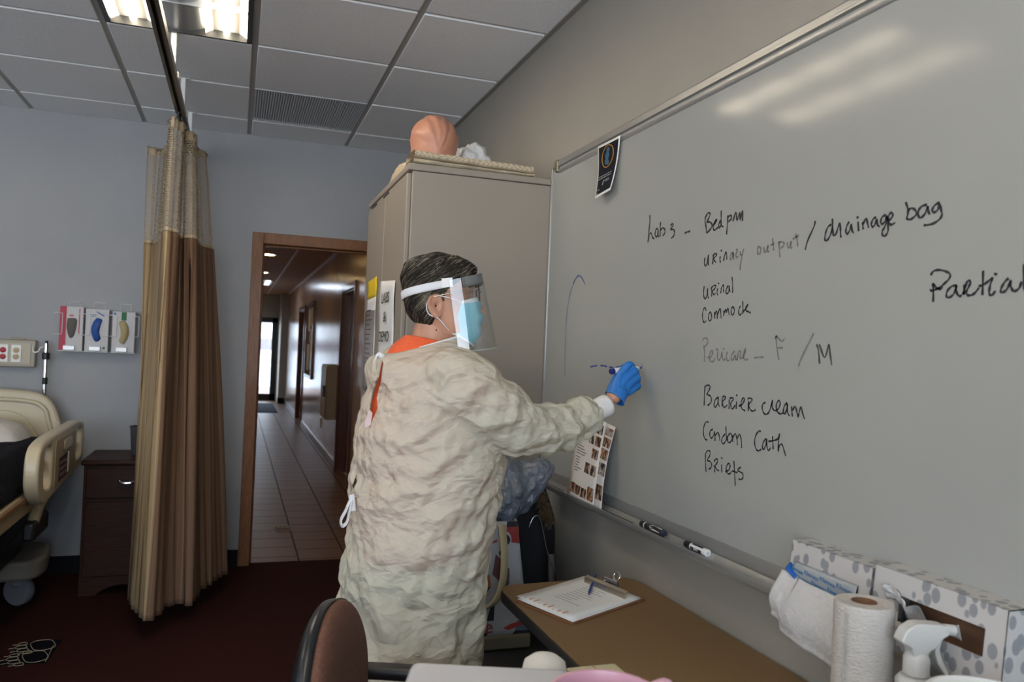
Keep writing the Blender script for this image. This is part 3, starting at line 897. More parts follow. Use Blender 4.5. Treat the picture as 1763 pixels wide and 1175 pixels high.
def head_pt(u, v):
    th, ph = 2 * math.pi * u, math.pi * lerp(0.02, 0.98, v)
    d = Vector((math.sin(ph) * math.cos(th), math.sin(ph) * math.sin(th), -math.cos(ph)))
    p = Vector((d.x * .094, d.y * .105, d.z * .138))
    p.x *= 1 + .24 * max(0, d.z) * (1 - d.z) * 2; p.y *= 1 + .24 * max(0, d.z) * (1 - d.z) * 2
    a = math.atan2(d.x, d.z + .35)
    w = math.sin(a * 17 + 3.0 * noise.noise(d * 2.3) + d.y * 4) * .0020 + math.sin(a * 9 + d.y * 7) * .0018
    p += d * w * (0.35 + 0.65 * max(0, d.z * .6 + .5))
    if d.z < -.45:
        p.x *= 1 - .35 * (-d.z - .45); p.y *= 1 - .35 * (-d.z - .45)
    return hc + p


t = thing('manikin_head', 'flesh coloured training manikin head lying on top of the cabinet', 'manikin head', (hc.x, hc.y, CZ))
obj('head', MB().grid(head_pt, 96, 48, True), M_skin, t, smooth=True)
er = MB()
for s in (1, -1):
    er.tube([hc + Vector((s * (.092 + .008 * math.sin(a)), -.005 + .018 * math.sin(a * 2 * math.pi / 2), -.055 + .028 * math.cos(a * 2))) for a in np.linspace(0, math.pi, 12)], .006, 8)
nk = MB().lathe([(.055, 0.0), (.055, .03), (.06, .06)], (hc.x, hc.y, CZ + .004), 24)
obj('neck', nk, M_skin, t, smooth=True)
# white cloth bundle
M_cloth = mat('white_cloth', (0.72, 0.72, 0.72), 0.85, bump=0.4, bscale=30)


def heap(c, sx, sy, sz, seed, amp=.25):
    def f(u, v):
        th = 2 * math.pi * u; ph = math.pi / 2 * v
        d = Vector((math.cos(th) * math.cos(ph), math.sin(th) * math.cos(ph), math.sin(ph)))
        k = 1 + amp * noise.noise(d * 2.1 + Vector((seed, 0, 0))) + amp * .45 * noise.noise(d * 6 + Vector((0, seed, 0)))
        return Vector(c) + Vector((d.x * sx * k, d.y * sy * k, max(0, d.z * sz * k)))
    return f


obj('folded_cloth', MB().grid(heap((0.945, 3.44, CZ + .004), .125, .14, .20, 3.1, .20), 60, 26, True), M_cloth, smooth=True,
    label='crumpled white cloth behind the manikin head on the cabinet', cat='cloth')
# knitted blanket folded along the front edge
M_knit = mat('cream_knit', (0.60, 0.50, 0.36), 0.9)
_L = M_knit.node_tree.links.new
_tc = node(M_knit, 'ShaderNodeTexCoord'); _w = node(M_knit, 'ShaderNodeTexChecker', Scale=230.0)
_w.inputs['Color1'].default_value = (0.66, 0.56, 0.41, 1); _w.inputs['Color2'].default_value = (0.34, 0.27, 0.18, 1)
_mp = node(M_knit, 'ShaderNodeMapping'); _mp.inputs['Rotation'].default_value = (0, 0, .5); _mp.inputs['Scale'].default_value = (1, 1, .9)
_L(_tc.outputs['Object'], _mp.inputs[0]); _L(_mp.outputs[0], _w.inputs['Vector']); _L(_w.outputs[0], bsdf(M_knit).inputs['Base Color'])
kb = thing('folded_blanket', 'cream knitted blanket folded flat along cabinet top front edge', 'blanket', (.83, 3.12, CZ))


def slab(x0, x1, y0, y1, z0, z1, z0b, z1b, seed):
    def f(u, v):
        # closed cross-section swept along x
        a = v * 2 * math.pi
        r = 0.5
        cy, cz = math.cos(a), math.sin(a)
        k = max(abs(cy), abs(cz)) ** .75
        x = lerp(x0, x1, u)
        zz0, zz1 = lerp(z0, z0b, u), lerp(z1, z1b, u)
        wob = .004 * noise.noise(Vector((x * 14, seed, a)))
        return Vector((x, (y0 + y1) / 2 + (y1 - y0) / 2 * cy / k * .95 + wob, max(CZ + .001, (zz0 + zz1) / 2 + (zz1 - zz0) / 2 * cz / k * .95 + wob)))
    return f


obj('lower_fold', MB().grid(slab(.600, 1.085, 2.996, 3.18, CZ + .001, CZ + .022, CZ + .001, CZ + .010, 2), 60, 26), mat('cream_edge', (0.60, 0.50, 0.36), 0.9, bump=.6, bscale=200), kb, smooth=True)
obj('upper_fold', MB().grid(slab(.602, 1.078, 2.990, 3.17, CZ + .022, CZ + .050, CZ + .010, CZ + .040, 5), 60, 26), M_knit, kb, smooth=True)
obj('left_fold', MB().grid(heap((0.617, 3.34, CZ + .001), .026, .20, .060, 9, .2), 30, 12, True), M_knit, kb, smooth=True)

# ------------------------------------------------------------------ papers on the cabinet door
PX = CX - .0068


def paper_on_door(corners, bend, nu=8, nv=14):
    a, b, c, d = [Vector(p) for p in corners]       # TL TR BR BL seen from the room

    def f(u, v):
        p = a.lerp(b, u).lerp(d.lerp(c, u), v)
        p.x = PX - .0012 - bend * (math.sin(v * 9) * .5 + .5) * (.3 + abs(u - .5))
        return p
    return MB().grid(f, nu, nv)


t = thing('paper_sign', 'white paper sign reading LABS & DEMO on cabinet door', 'sign', (PX, 3.29, 1.40))
obj('sheet', paper_on_door([(0, 3.50, 1.72), (0, 3.15, 1.70), (0, 3.15, 1.28), (0, 3.50, 1.28)], .006), M_paper, t, smooth=True, solid=.0006)
for body, z in (('LABS', 1.638), ('&', 1.560), ('DEMO', 1.478)):
    M = frame((PX - .0095, 3.33, z), (0, -1, 0), (0, 0, 1)) @ Matrix.Diagonal((1.35, 1.0, 1, 1))
    obj('lettering', text_mesh(body, .062, M, .0004), M_ink, t, smooth=False)
t = thing('notice_sheet', 'white notice sheet with yellow top strip on the far cabinet door', 'paper', (PX, 3.72, 1.28))
obj('sheet', paper_on_door([(0, 3.86, 1.66), (0, 3.60, 1.67), (0, 3.60, 1.25), (0, 3.86, 1.25)], .003), M_paper, t, smooth=True, solid=.0006)
obj('yellow_strip', paper_on_door([(0, 3.86, 1.74), (0, 3.60, 1.75), (0, 3.60, 1.66), (0, 3.86, 1.655)], .003, 6, 6), mat('yellow_paper', (0.80, 0.56, 0.02), 0.6), t, smooth=True, solid=.0008)
ln = MB()
for k in range(14):
    z = 1.60 - k * .022
    w = random.uniform(.1, .2)
    ln.bb((PX - .0062, 3.84 - w, z), (PX - .0058, 3.84, z + .005))
obj('print_lines', ln, M_ink, t, smooth=False)
obj('sheet_protector', MB().bb((PX - .0072, 3.59, 1.23), (PX - .0068, 3.87, 1.60)), M_glass, t, smooth=False)

# ------------------------------------------------------------------ curtain
M_cur = bpy.data.materials.new('curtain_stripe'); M_cur.use_nodes = True
MATS['curtain_stripe'] = M_cur
_L = M_cur.node_tree.links.new
bsdf(M_cur).inputs['Roughness'].default_value = 0.8
_uv = node(M_cur, 'ShaderNodeUVMap'); _sx = node(M_cur, 'ShaderNodeSeparateXYZ')
_L(_uv.outputs[0], _sx.inputs[0])
_n = node(M_cur, 'ShaderNodeTexNoise', Scale=58.0, Detail=3.0); _n.noise_dimensions = '1D'
_L(_sx.outputs[0], _n.inputs['W'])
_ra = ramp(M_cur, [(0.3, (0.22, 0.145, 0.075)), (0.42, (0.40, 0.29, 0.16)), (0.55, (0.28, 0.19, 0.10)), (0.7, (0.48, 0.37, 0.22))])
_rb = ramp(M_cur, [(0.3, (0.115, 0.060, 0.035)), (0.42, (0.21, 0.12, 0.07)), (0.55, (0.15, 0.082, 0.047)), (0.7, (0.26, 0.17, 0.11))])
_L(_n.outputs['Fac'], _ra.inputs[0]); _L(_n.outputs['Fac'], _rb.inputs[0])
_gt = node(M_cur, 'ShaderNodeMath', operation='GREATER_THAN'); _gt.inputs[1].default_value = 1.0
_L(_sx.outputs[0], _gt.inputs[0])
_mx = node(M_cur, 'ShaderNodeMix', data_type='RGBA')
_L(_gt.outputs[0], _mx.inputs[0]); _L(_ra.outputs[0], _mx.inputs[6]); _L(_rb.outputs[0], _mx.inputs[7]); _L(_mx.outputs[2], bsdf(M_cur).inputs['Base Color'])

M_net = bpy.data.materials.new('curtain_net'); M_net.use_nodes = True
nt = M_net.node_tree; _L = nt.links.new
bsdf(M_net).inputs['Base Color'].default_value = (0.46, 0.36, 0.23, 1); bsdf(M_net).inputs['Roughness'].default_value = .8
_uv = node(M_net, 'ShaderNodeUVMap'); _mp = node(M_net, 'ShaderNodeMapping'); _mp.inputs['Scale'].default_value = (62, 68, 1)
_L(_uv.outputs[0], _mp.inputs[0])
_br = node(M_net, 'ShaderNodeTexBrick', Scale=1.0); _br.inputs['Mortar Size'].default_value = .13; _br.inputs['Mortar Smooth'].default_value = 0
_br.inputs['Brick Width'].default_value = 1.0; _br.inputs['Row Height'].default_value = .8
_L(_mp.outputs[0], _br.inputs['Vector'])
_L(_br.outputs['Fac'], bsdf(M_net).inputs['Alpha'])

# plan of the bunched curtain: (offset along the folds in metres of cloth, x, y) at the top and at the hem
TOPP = [(-.215, 5.02), (-.14, 5.06), (-.085, 4.80), (-.045, 4.36), (-.025, 4.30), (.010, 4.42), (-.004, 4.70), (.018, 4.56), (.058, 4.60), (.045, 4.86), (.075, 4.98), (.098, 5.00)]
BOTP = [(-.150, 4.55), (-.135, 4.48), (-.110, 4.36), (-.078, 4.28), (-.040, 4.165), (.000, 4.20), (.040, 4.36), (.105, 4.40), (.150, 4.36), (.190, 4.62), (.245, 4.74), (.315, 4.92)]
TOPP = [(x - .31, y) for x, y in TOPP]; BOTP = [(x - .31, y) for x, y in BOTP]
_tp = smooth_line([(x, y, 0) for x, y in TOPP], 8); _bp = smooth_line([(x, y, 0) for x, y in BOTP], 8)
NU = len(_tp)
CU = [0.0]
for a, b in zip(_bp, _bp[1:]):
    CU.append(CU[-1] + (b - a).length * 1.6)
ufront = CU[4 * 8 + 3]
CUU = [c / ufront for c in CU]                       # cloth coordinate: 1 at the front hem fold


def curtain_pt(iu, z, ztop=2.52, zbot=.10):
    s = (ztop - z) / (ztop - zbot)
    s2 = s ** .8
    p = _tp[iu].lerp(_bp[iu], s2)
    rip = .012 * math.sin(CU[iu] * 55 + 1.3 * math.sin(z * 2)) * (.35 + .65 * s) + .006 * math.sin(CU[iu] * 130 + z)
    return Vector((p.x + rip, p.y - .6 * rip, z))


def uv_grid(fn, nu, zs, ucoord):
    vs = [fn(i, z) for z in zs for i in range(nu)]
    fs = [(j * nu + i, j * nu + i + 1, (j + 1) * nu + i + 1, (j + 1) * nu + i) for j in range(len(zs) - 1) for i in range(nu - 1)]
    me = bpy.data.meshes.new('cloth')
    me.from_pydata([tuple(p) for p in vs], [], fs)
    uv = me.uv_layers.new(name='UVMap')
    for lp in me.loops:
        i = lp.vertex_index % nu; j = lp.vertex_index // nu
        uv.data[lp.index].uv = (ucoord[i], zs[j])
    return me


cu = thing('privacy_curtain', 'bunched striped tan privacy curtain with net top hanging from ceiling track', 'curtain', (TX, 4.6, .1))
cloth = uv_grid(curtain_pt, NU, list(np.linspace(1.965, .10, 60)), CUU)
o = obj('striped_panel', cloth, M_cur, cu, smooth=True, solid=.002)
net = uv_grid(curtain_pt, NU, list(np.linspace(2.475, 1.955, 18)), [c * ufront for c in CUU])
obj('net_panel', net, M_net, cu, smooth=True)
M_band = mat('curtain_band', (0.52, 0.42, 0.29), 0.8)
obj('top_band', uv_grid(curtain_pt, NU, [2.52, 2.50, 2.47], CUU), M_band, cu, smooth=True, solid=.003)
obj('seam_band', uv_grid(lambda i, z: curtain_pt(i, z) + Vector((0, -.002, 0)), NU, [1.972, 1.955], CUU), M_band, cu, smooth=True, solid=.003)
for q in range(6, NU - 4, 11):
    p = curtain_pt(q, 2.495)
    gm = MB()
    gm.tube([p + Vector((.011 * math.cos(a), -.004, .011 * math.sin(a))) for a in np.linspace(0, 2 * math.pi, 13)[:-1]], .003, 6, closed=True)
    obj('grommet', gm, mat('grommet_brown', (0.08, 0.05, 0.035), 0.4, .5), cu)
    if abs(p.x - TX) < .1:
        hk = MB()
        n = 7
        for k in range(n):
            zz = lerp(2.50, TZ - .012, k / (n - 1)); xx = lerp(p.x, TX, k / (n - 1))
            hk.sphere((xx, p.y, zz), .0034, 8, 5)
        obj('bead_hook', hk, M_chrome, cu)

# ------------------------------------------------------------------ nightstand and what stands on it
M_nw = wood('nightstand_wood', (0.018, 0.007, 0.005), (0.055, 0.020, 0.012), (1.2, 2, 14), 0.5, 0.03, 7)
bsdf(M_nw).inputs['Specular IOR Level'].default_value = .2
nx0, nx1, ny0, ny1, nz = -.775, -.30, 4.95, 5.40, .748
t = thing('nightstand', 'dark wood bedside cabinet standing between hospital bed and curtain', 'nightstand', ((nx0 + nx1) / 2, 5.17, 0))
b = MB()
b.bb((nx0 + .015, ny0 + .02, .07), (nx1 - .015, ny1, nz - .03))
obj('case', b, M_nw, t, bevel=.004)
ap = MB()
n = 20
pl = [(nx0 + .015, 0), (nx0 + .10, 0)] + [(lerp(nx0 + .10, nx1 - .10, k / n), .055 * math.sin(math.pi * k / n) ** .7) for k in range(1, n)] + [(nx1 - .10, 0), (nx1 - .015, 0), (nx1 - .015, .10), (nx0 + .015, .10)]
ap.prism([(x, ny0 + .015, z) for x, z in pl], (0, .03, 0))
ap.bb((nx0 + .015, ny0 + .045, 0), (nx0 + .04, ny1, .08)); ap.bb((nx1 - .04, ny0 + .045, 0), (nx1 - .015, ny1, .08))
obj('plinth', ap, M_nw, t)
obj('top', MB().bb((nx0, ny0 - .005, nz - .032), (nx1, ny1, nz)), M_nw, t, bevel=.012, segs=3)
d = obj('drawer', MB().bb((nx0 + .03, ny0 + .004, .535), (nx1 - .03, ny0 + .024, .700)), M_nw, t, bevel=.004)
hd = MB().tube(smooth_line([(-.575, ny0 + .004, .628), (-.575, ny0 - .02, .628), (-.54, ny0 - .027, .624), (-.50, ny0 - .02, .628), (-.50, ny0 + .004, .628)], 5), [.006] * 21, 8)
hd.sphere((-.575, ny0, .628), .010, 12, 8); hd.sphere((-.50, ny0, .628), .010, 12, 8)
obj('handle', hd, M_chrome, d)
d = obj('door', MB().bb((nx0 + .03, ny0 + .004, .105), (nx1 - .03, ny0 + .024, .515)), M_nw, t, bevel=.004)
t = thing('storage_cup', 'dark grey plastic bin standing on the nightstand behind the curtain', 'bin', (-.50, 5.2, nz))
cb = MB().lathe([(.055, 0), (.066, .14), (.066, .155), (.070, .156), (.070, .163), (.062, .163), (.060, .145), (.052, .01)], (-.497, 5.2, nz + .001), 32)
obj('cup', cb, mat('grey_bin', (0.055, 0.06, 0.068), 0.4), t)

# ------------------------------------------------------------------ hospital bed
M_bed = mat('bed_plastic', (0.54, 0.47, 0.33), 0.30, coat=0.15, var=.03, scale=3)
M_bmet = mat('bed_metal_tan', (0.36, 0.285, 0.175), 0.4)
M_sheet = mat('navy_blanket', (0.008, 0.009, 0.014), 0.85, spec=.12, bump=.7, bscale=14)
bed = thing('hospital_bed', 'tan adjustable hospital bed with raised side rail at left edge', 'bed', (-1.4, 4.3, 0))


def rounded(pts, r, n=6):
    """Round the corners of a polygon of 2-D points."""
    out = []
    m = len(pts)
    for i in range(m):
        p, a, b = Vector(pts[i]), Vector(pts[i - 1]), Vector(pts[(i + 1) % m])
        rr = r[i] if isinstance(r, (list, tuple)) else r
        u, w = (a - p).normalized(), (b - p).normalized()
        rr = min(rr, (a - p).length * .48, (b - p).length * .48)
        p0, p1 = p + u * rr, p + w * rr
        for k in range(n + 1):
            s = k / n
            out.append(p0 * (1 - s) ** 2 + p * 2 * s * (1 - s) + p1 * s * s)
    return out


hb2 = rounded([(-1.90, .55), (-.918, .55), (-.925, .86), (-1.00, 1.088), (-1.25, 1.108), (-1.6, 1.108), (-1.88, 1.07)], [.05, .05, .12, .16, .1, .1, .16])
hbm = MB().prism([(p.x, 5.335, p.y) for p in hb2], (0, -.045, 0))
hbo = obj('headboard', hbm, M_bed, bed, bevel=.018, segs=4)
# moulded relief: raised outer rim with a hooked groove
cxm = -1.4
rim = [(-1.86, .62)] + [(-1.84, 1.0), (-1.72, 1.045), (-1.4, 1.052), (-1.12, 1.04), (-1.03, 1.0), (-1.005, .93), (-.985, .86), (-.962, .84), (-.948, .87), (-.955, .92)]
obj('moulded_ridge', MB().tube(smooth_line([(x, 5.288, z) for x, z in rim], 5), .0135, 8), M_bed, hbo, smooth=True)
obj('moulded_panel', MB().prism([(p.x, 5.292, p.y) for p in rounded([(-1.80, .60), (-1.02, .60), (-1.06, .88), (-1.16, .985), (-1.5, .995), (-1.78, .97)], [.03, .03, .1, .1, .1, .1])], (0, -.016, 0)), M_bed, hbo, bevel=.010, segs=3)
# mattress deck, mattress, blanket
obj('mattress', MB().bb((-1.86, 3.1, .70), (-.93, 5.26, .84)), M_sheet, bed, bevel=.05, segs=5)


def blanket(u, v):
    x = lerp(-1.90, -.885, u); y = lerp(3.05, 5.05, v)
    e = max(0, (x + .99) / .10)
    z = .862 - .15 * min(1, e) ** 1.6 + .012 * noise.noise(Vector((x * 5, y * 4, 1))) + .006 * noise.noise(Vector((x * 14, y * 9, 3)))
    return Vector((x, y, z))


obj('blanket', MB().grid(blanket, 50, 60), M_sheet, bed, smooth=True, solid=.006)
dk = MB()
dk.bb((-1.9, 3.0, .655), (-.885, 5.3, .695)); dk.bb((-.905, 3.0, .60), (-.87, 5.05, .70))
obj('deck_frame', dk, M_bmet, bed, bevel=.01)
obj('deck_edge', MB().bb((-.874, 3.0, .672), (-.858, 4.85, .695)), mat('deck_edge_brown', (0.22, 0.12, 0.05), 0.5), bed, bevel=.004)
lf = MB()
lf.bb((-1.75, 3.3, .42), (-.98, 5.2, .50)); lf.bb((-1.45, 3.6, .2), (-1.3, 4.9, .60)); lf.bb((-1.12, 3.6, .28), (-1.02, 4.9, .60))
obj('lift_frame', lf, M_black, bed, bevel=.01)
bs = rounded([(-1.80, 4.60), (-.925, 4.66), (-.885, 4.80), (-.93, 5.12), (-1.80, 5.2)], [.03, .1, .1, .1, .03])
obj('base_cover', MB().prism([(p.x, p.y, .175) for p in bs], (0, 0, .10)), mat('base_cover_grey', (0.22, 0.20, 0.17), 0.5), bed, bevel=.02, segs=3)
obj('base_cover', MB().prism([(p.x, p.y - 1.5, .175) for p in bs], (0, 0, .10)), mat('base_cover_grey', (0.22, 0.20, 0.17), 0.5), bed, bevel=.02, segs=3)
for x, y in ((-1.02, 4.86), (-1.75, 4.9), (-1.02, 3.36), (-1.75, 3.4)):
    w = obj('caster', MB().lathe([(.02, -.028), (.070, -.026), (.077, -.016), (.077, .016), (.070, .026), (.02, .028)], (x, y, .078), 28, axis=(.42, .91, 0)), mat('caster_grey', (0.20, 0.21, 0.23), 0.5), bed)
    obj('fork', MB().bb((x - .035, y - .035, .10), (x + .035, y + .035, .18)), mat('caster_grey', (0.20, 0.21, 0.23), 0.5), w, bevel=.01)
# side rail near the head: rounded frame with two openings and a centre panel
rx = -.835
outer = rounded([(4.07, .735), (4.20, .640), (5.15, .690), (5.24, .76), (5.22, .930), (5.05, .958), (4.25, .945), (4.09, .915)], [.09, .07, .06, .05, .06, .07, .07, .08], 5)
h1 = rounded([(4.20, .72), (4.36, .70), (4.37, .905), (4.21, .90)], .05, 5)
h2 = rounded([(4.98, .745), (5.15, .76), (5.16, .915), (4.99, .915)], .045, 5)


def plate_with_holes(outer, holes, x0, x1):
    bm = bmesh.new()
    loops = []
    for lp in [outer] + holes:
        vs = [bm.verts.new((x0, p[0], p[1])) for p in lp]
        loops.append([bm.edges.new((vs[i], vs[(i + 1) % len(vs)])) for i in range(len(vs))])
    bmesh.ops.triangle_fill(bm, use_beauty=True, use_dissolve=False, edges=[e for l in loops for e in l])
    r = bmesh.ops.extrude_face_region(bm, geom=bm.faces[:])
    for v in r['geom']:
        if isinstance(v, bmesh.types.BMVert):
            v.co.x = x1
    bmesh.ops.recalc_face_normals(bm, faces=bm.faces)
    me = bpy.data.meshes.new('plate'); bm.to_mesh(me); bm.free()
    return me


rail = obj('side_rail', plate_with_holes(outer, [h1, h2], rx - .03, rx + .03), M_bed, bed, bevel=.012, segs=3)
obj('control_panel', MB().prism([(rx + .031, p.x, p.y) for p in rounded([(4.42, .685), (4.93, .72), (4.93, .915), (4.42, .915)], .03)], (.004, 0, 0)), M_bmet, rail)
obj('hand_grip', MB().prism([(rx + .036, p.x, p.y) for p in rounded([(4.60, .845), (4.80, .85), (4.80, .90), (4.60, .90)], .03)], (.006, 0, 0)), M_bed, rail, bevel=.003)
obj('keypad', MB().prism([(rx + .0355, a, b) for a, b in ((4.50, .705), (4.70, .715), (4.70, .825), (4.50, .82))], (.002, 0, 0)), mat('keypad_dark', (0.02, 0.02, 0.022), .4), rail)
kd = MB()
for i in range(4):
    for j in range(3):
        kd.bb((rx + .0375, 4.515 + .045 * i, .725 + .03 * j), (rx + .039, 4.54 + .045 * i, .742 + .03 * j))
obj('keys', kd, mat('key_red_grey', (0.22, 0.13, 0.11), .4), rail)
obj('label_strip', MB().prism([(rx + .0355, a, b) for a, b in ((4.72, .72), (4.75, .722), (4.75, .825), (4.72, .825))], (.002, 0, 0)), M_paper, rail)
for y in (4.30, 5.06):
    obj('cross_strut', MB().bb((rx - .025, y - .085, .80), (rx - .005, y + .085, .83)), M_bmet, rail)
am = MB().tube([(rx - .01, 4.45, .67), (rx - .03, 4.40, .60), (rx - .03, 4.30, .53)], [.035, .03, .025], 12)
obj('rail_arm', am, M_bmet, bed)
obj('rail_bracket', MB().bb((rx - .06, 4.24, .47), (rx - .005, 4.55, .56)), M_black, bed, bevel=.015)
obj('pillow', MB().grid(lambda u, v: Vector((-1.33, 4.97, .862)) + Vector(((2 * u - 1) * .30 * (1 - .12 * (2 * v - 1) ** 2), (2 * v - 1) * .22 * (1 - .12 * (2 * u - 1) ** 2), .10 * ((1 - (2 * u - 1) ** 4) * (1 - (2 * v - 1) ** 4)) ** .6 + .01 * noise.noise(Vector((u * 5, v * 5, 0))))), 40, 30),
    mat('pillow_white', (0.62, 0.60, 0.56), 0.85, bump=.4, bscale=18), smooth=True, label='white pillow lying at the head of hospital bed', cat='pillow')

# ------------------------------------------------------------------ wall fittings over the bed
t = thing('outlet_panel', 'tan wall panel with red and ivory outlets above the bed', 'outlet panel', (-1.3, 5.44, 1.225))
M_pan = mat('panel_tan', (0.34, 0.31, 0.24), 0.4)
obj('casing', MB().bb((-1.62, 5.405, 1.228), (-1.112, YB, 1.388)), M_pan, t, bevel=.006)
obj('face', MB().bb((-1.60, 5.400, 1.247), (-1.135, 5.405, 1.368)), mat('panel_face', (0.45, 0.40, 0.30), 0.45), t)
M_red = mat('outlet_red', (0.42, 0.012, 0.015), 0.35); M_ivo = mat('outlet_ivory', (0.50, 0.40, 0.22), 0.4)
for x, mm in ((-1.275, M_red), (-1.208, M_ivo), (-1.345, M_red)):
    p = obj('outlet_plate', MB().bb((x - .026, 5.395, 1.256), (x + .026, 5.400, 1.358)), M_white, t, bevel=.002)
    for z in (1.288, 1.326):
        obj('socket', MB().lathe([(.016, 0), (.016, .004), (.013, .006)], (x, 5.395, z), 20, axis=(0, -1, 0)), mm, p)
        sl = MB()
        for dx in (-.006, .006):
            sl.bb((x + dx - .0012, 5.3885, z - .001), (x + dx + .0012, 5.3895, z + .007))
        sl.bb((x - .002, 5.3885, z - .009), (x + .002, 5.3895, z - .005))
        obj('slots', sl, M_black, p)
obj('latch', MB().cyl((-1.245, 5.425, 1.394), (-1.175, 5.425, 1.394), .006, 10), M_pan, t)
obj('hook', MB().tube(smooth_line([(-1.12, 5.40, 1.352), (-1.118, 5.37, 1.330), (-1.105, 5.365, 1.318), (-1.088, 5.365, 1.326), (-1.080, 5.37, 1.345), (-1.066, 5.375, 1.352)], 5), .004, 8), M_white, t)
t = thing('iv_pole', 'chrome drip pole with black collar behind the headboard', 'iv pole', (-1.05, 5.385, .6))
obj('pole', MB().cyl((-1.05, 5.385, .6), (-1.052, 5.385, 1.372), .0125, 18), M_chrome, t)
obj('cap', MB().cyl((-1.052, 5.385, 1.372), (-1.052, 5.385, 1.388), .008, 14), M_black, t)
obj('collar', MB().lathe([(.013, 0), (.021, .003), (.021, .040), (.013, .043)], (-1.052, 5.385, 1.277), 20), M_black, t)
obj('clamp', MB().lathe([(.0128, 0), (.0145, .002), (.0145, .018), (.0128, .02), (.0128, .022), (.0145, .024), (.0145, .038), (.0128, .04)], (-1.051, 5.385, 1.133), 20), M_black, t)

# glove boxes in a wire rack
M_card = mat('glove_card', (0.56, 0.55, 0.56), 0.55)
rack = thing('glove_rack', 'white wire wall rack holding three glove boxes', 'rack', (-.78, 5.44, 1.34))
wr = .0022
M_wire = mat('white_wire', (0.66, 0.66, 0.64), 0.35)
GB = [(-.985, -.862), (-.850, -.725), (-.706, -.581)]
for k, (a, b) in enumerate(GB):
    m = (a + b) / 2
    obj('loop', MB().tube([(m - .03, YB - .004, 1.59), (m - .03, YB - .004, 1.628), (m + .03, YB - .004, 1.628), (m + .03, YB - .004, 1.59)], wr, 6), M_wire, rack)
    sh = MB().bb((a - .004, 5.362, 1.332), (b + .004, YB, 1.336))
    obj('shelf', sh, M_wire, rack)
for a, b in ((-1.015, -.97), (-.885, -.826), (-.75, -.683), (-.605, -.56)):
    obj('front_wire', MB().tube(smooth_line([(a, YB - .003, 1.556), (a, 5.365, 1.556), (a + .008, 5.3585, 1.556), (b - .004, 5.3585, 1.554), (b, 5.3585, 1.54), (b, 5.3585, 1.445), (b - .004, 5.3585, 1.432), (a + .008, 5.3585, 1.430), (a, 5.365, 1.43), (a, YB - .003, 1.43)], 3), wr, 6), M_wire, rack)
for k, ((a, b), zt, nm, gl, lab) in enumerate(zip(GB, (1.596, 1.588, 1.580), ('red', 'blue', 'green'), ((0.10, 0.09, 0.075), (0.012, 0.07, 0.30), (0.42, 0.34, 0.16)),
        ('glove box with red end holding dark grey gloves', 'white glove box with bright blue gloves, middle of the rack', 'white glove box with green flash and cream gloves, nearest the curtain'))):
    zb = zt - .243
    t = thing('glove_box', lab, 'glove box', ((a + b) / 2, 5.4, 1.337), 'glove boxes in the wire rack')
    obj('carton', MB().bb((a, 5.366, 1.3372), (b, 5.444, zt)), M_card, t, bevel=.002)
    m = (a + b) / 2
    # slot with gloves bulging out
    if k == 0:
        sh = [(m - .022, zt - .07), (m + .024, zt - .07), (m + .027, zt - .115), (m + .018, zt - .165), (m + .004, zt - .186), (m - .012, zt - .175), (m - .024, zt - .125)]
    else:
        s = 1 if k == 1 else -1
        sh = [(m + s * -.003, zt - .052), (m + s * .026, zt - .062), (m + s * .018, zt - .10), (m + s * .014, zt - .14), (m + s * .022, zt - .178), (m - s * .002, zt - .195), (m - s * .020, zt - .17), (m - s * .031, zt - .125), (m - s * .022, zt - .08)]
    pl = smooth_line([(x, 0, z) for x, z in sh + sh[:1]], 5)[:-1]
    cen = sum(pl, Vector()) / len(pl)
    gm = MB()
    rings = []
    for q in range(5):
        sc_ = [1, .97, .82, .5, .12][q]; dy = [0, -.006, -.013, -.018, -.020][q] * (.4 if k == 0 else 1)
        rings.append([Vector((cen.x + (p.x - cen.x) * sc_, 5.3655 + dy + .003 * noise.noise(Vector((p.x * 90, p.z * 90, q))), cen.z + (p.z - cen.z) * sc_)) for p in pl])
    gm.loft(rings)
    obj('gloves', gm, mat('gloves_' + nm, gl, .6), t, smooth=True)
    if k == 0:
        obj('red_end', MB().bb((a - .0008, 5.3648, 1.3375), (a + .034, 5.40, zt + .0005)), mat('box_red', (0.42, 0.018, 0.05), .5), t)
        obj('print', MB().bb((m + .038, 5.3652, zt - .16), (m + .044, 5.3658, zt - .01)).bb((m - .012, 5.3652, zt - .058), (m + .010, 5.3658, zt - .048)), mat('print_pink', (0.45, 0.10, 0.12), .6), t, smooth=False)
    elif k == 1:
        obj('print', MB().bb((m - .032, 5.3652, zt - .036), (m - .004, 5.3658, zt - .032)).bb((m - .032, 5.3652, zt - .045), (m - .008, 5.3658, zt - .041)).prism([(m - .006, 5.3658, zt - .012), (m - .004, 5.3658, zt - .020), (m + .036, 5.3658, zt - .044), (m + .036, 5.3658, zt - .036)], (0, -.0005, 0)), mat('print_blue', (0.03, 0.14, 0.38), .6), t, smooth=False)
        obj('mark', MB().bb((m + .036, 5.3652, 1.35), (m + .047, 5.3658, 1.364)), mat('print_green', (0.02, 0.14, 0.05), .6), t, smooth=False)
    else:
        obj('print', MB().bb((m - .014, 5.3652, zt - .052), (m + .014, 5.3658, zt - .002)), mat('print_green', (0.02, 0.14, 0.05), .6), t, smooth=False)
        obj('mark', MB().bb((m - .056, 5.3652, zt - .02), (m - .044, 5.3658, zt - .008)), mat('print_blue', (0.03, 0.14, 0.38), .6), t, smooth=False)
    obj('clip', MB().bb((m - .038, 5.352, 1.338), (m + .024, 5.3645, 1.366)), mat('clear_clip', (0.62, 0.64, 0.68), .15, spec=.8), rack, bevel=.003)

# wall scuffs
M_scuff = mat('wall_scuff', (0.56, 0.565, 0.565), .7)

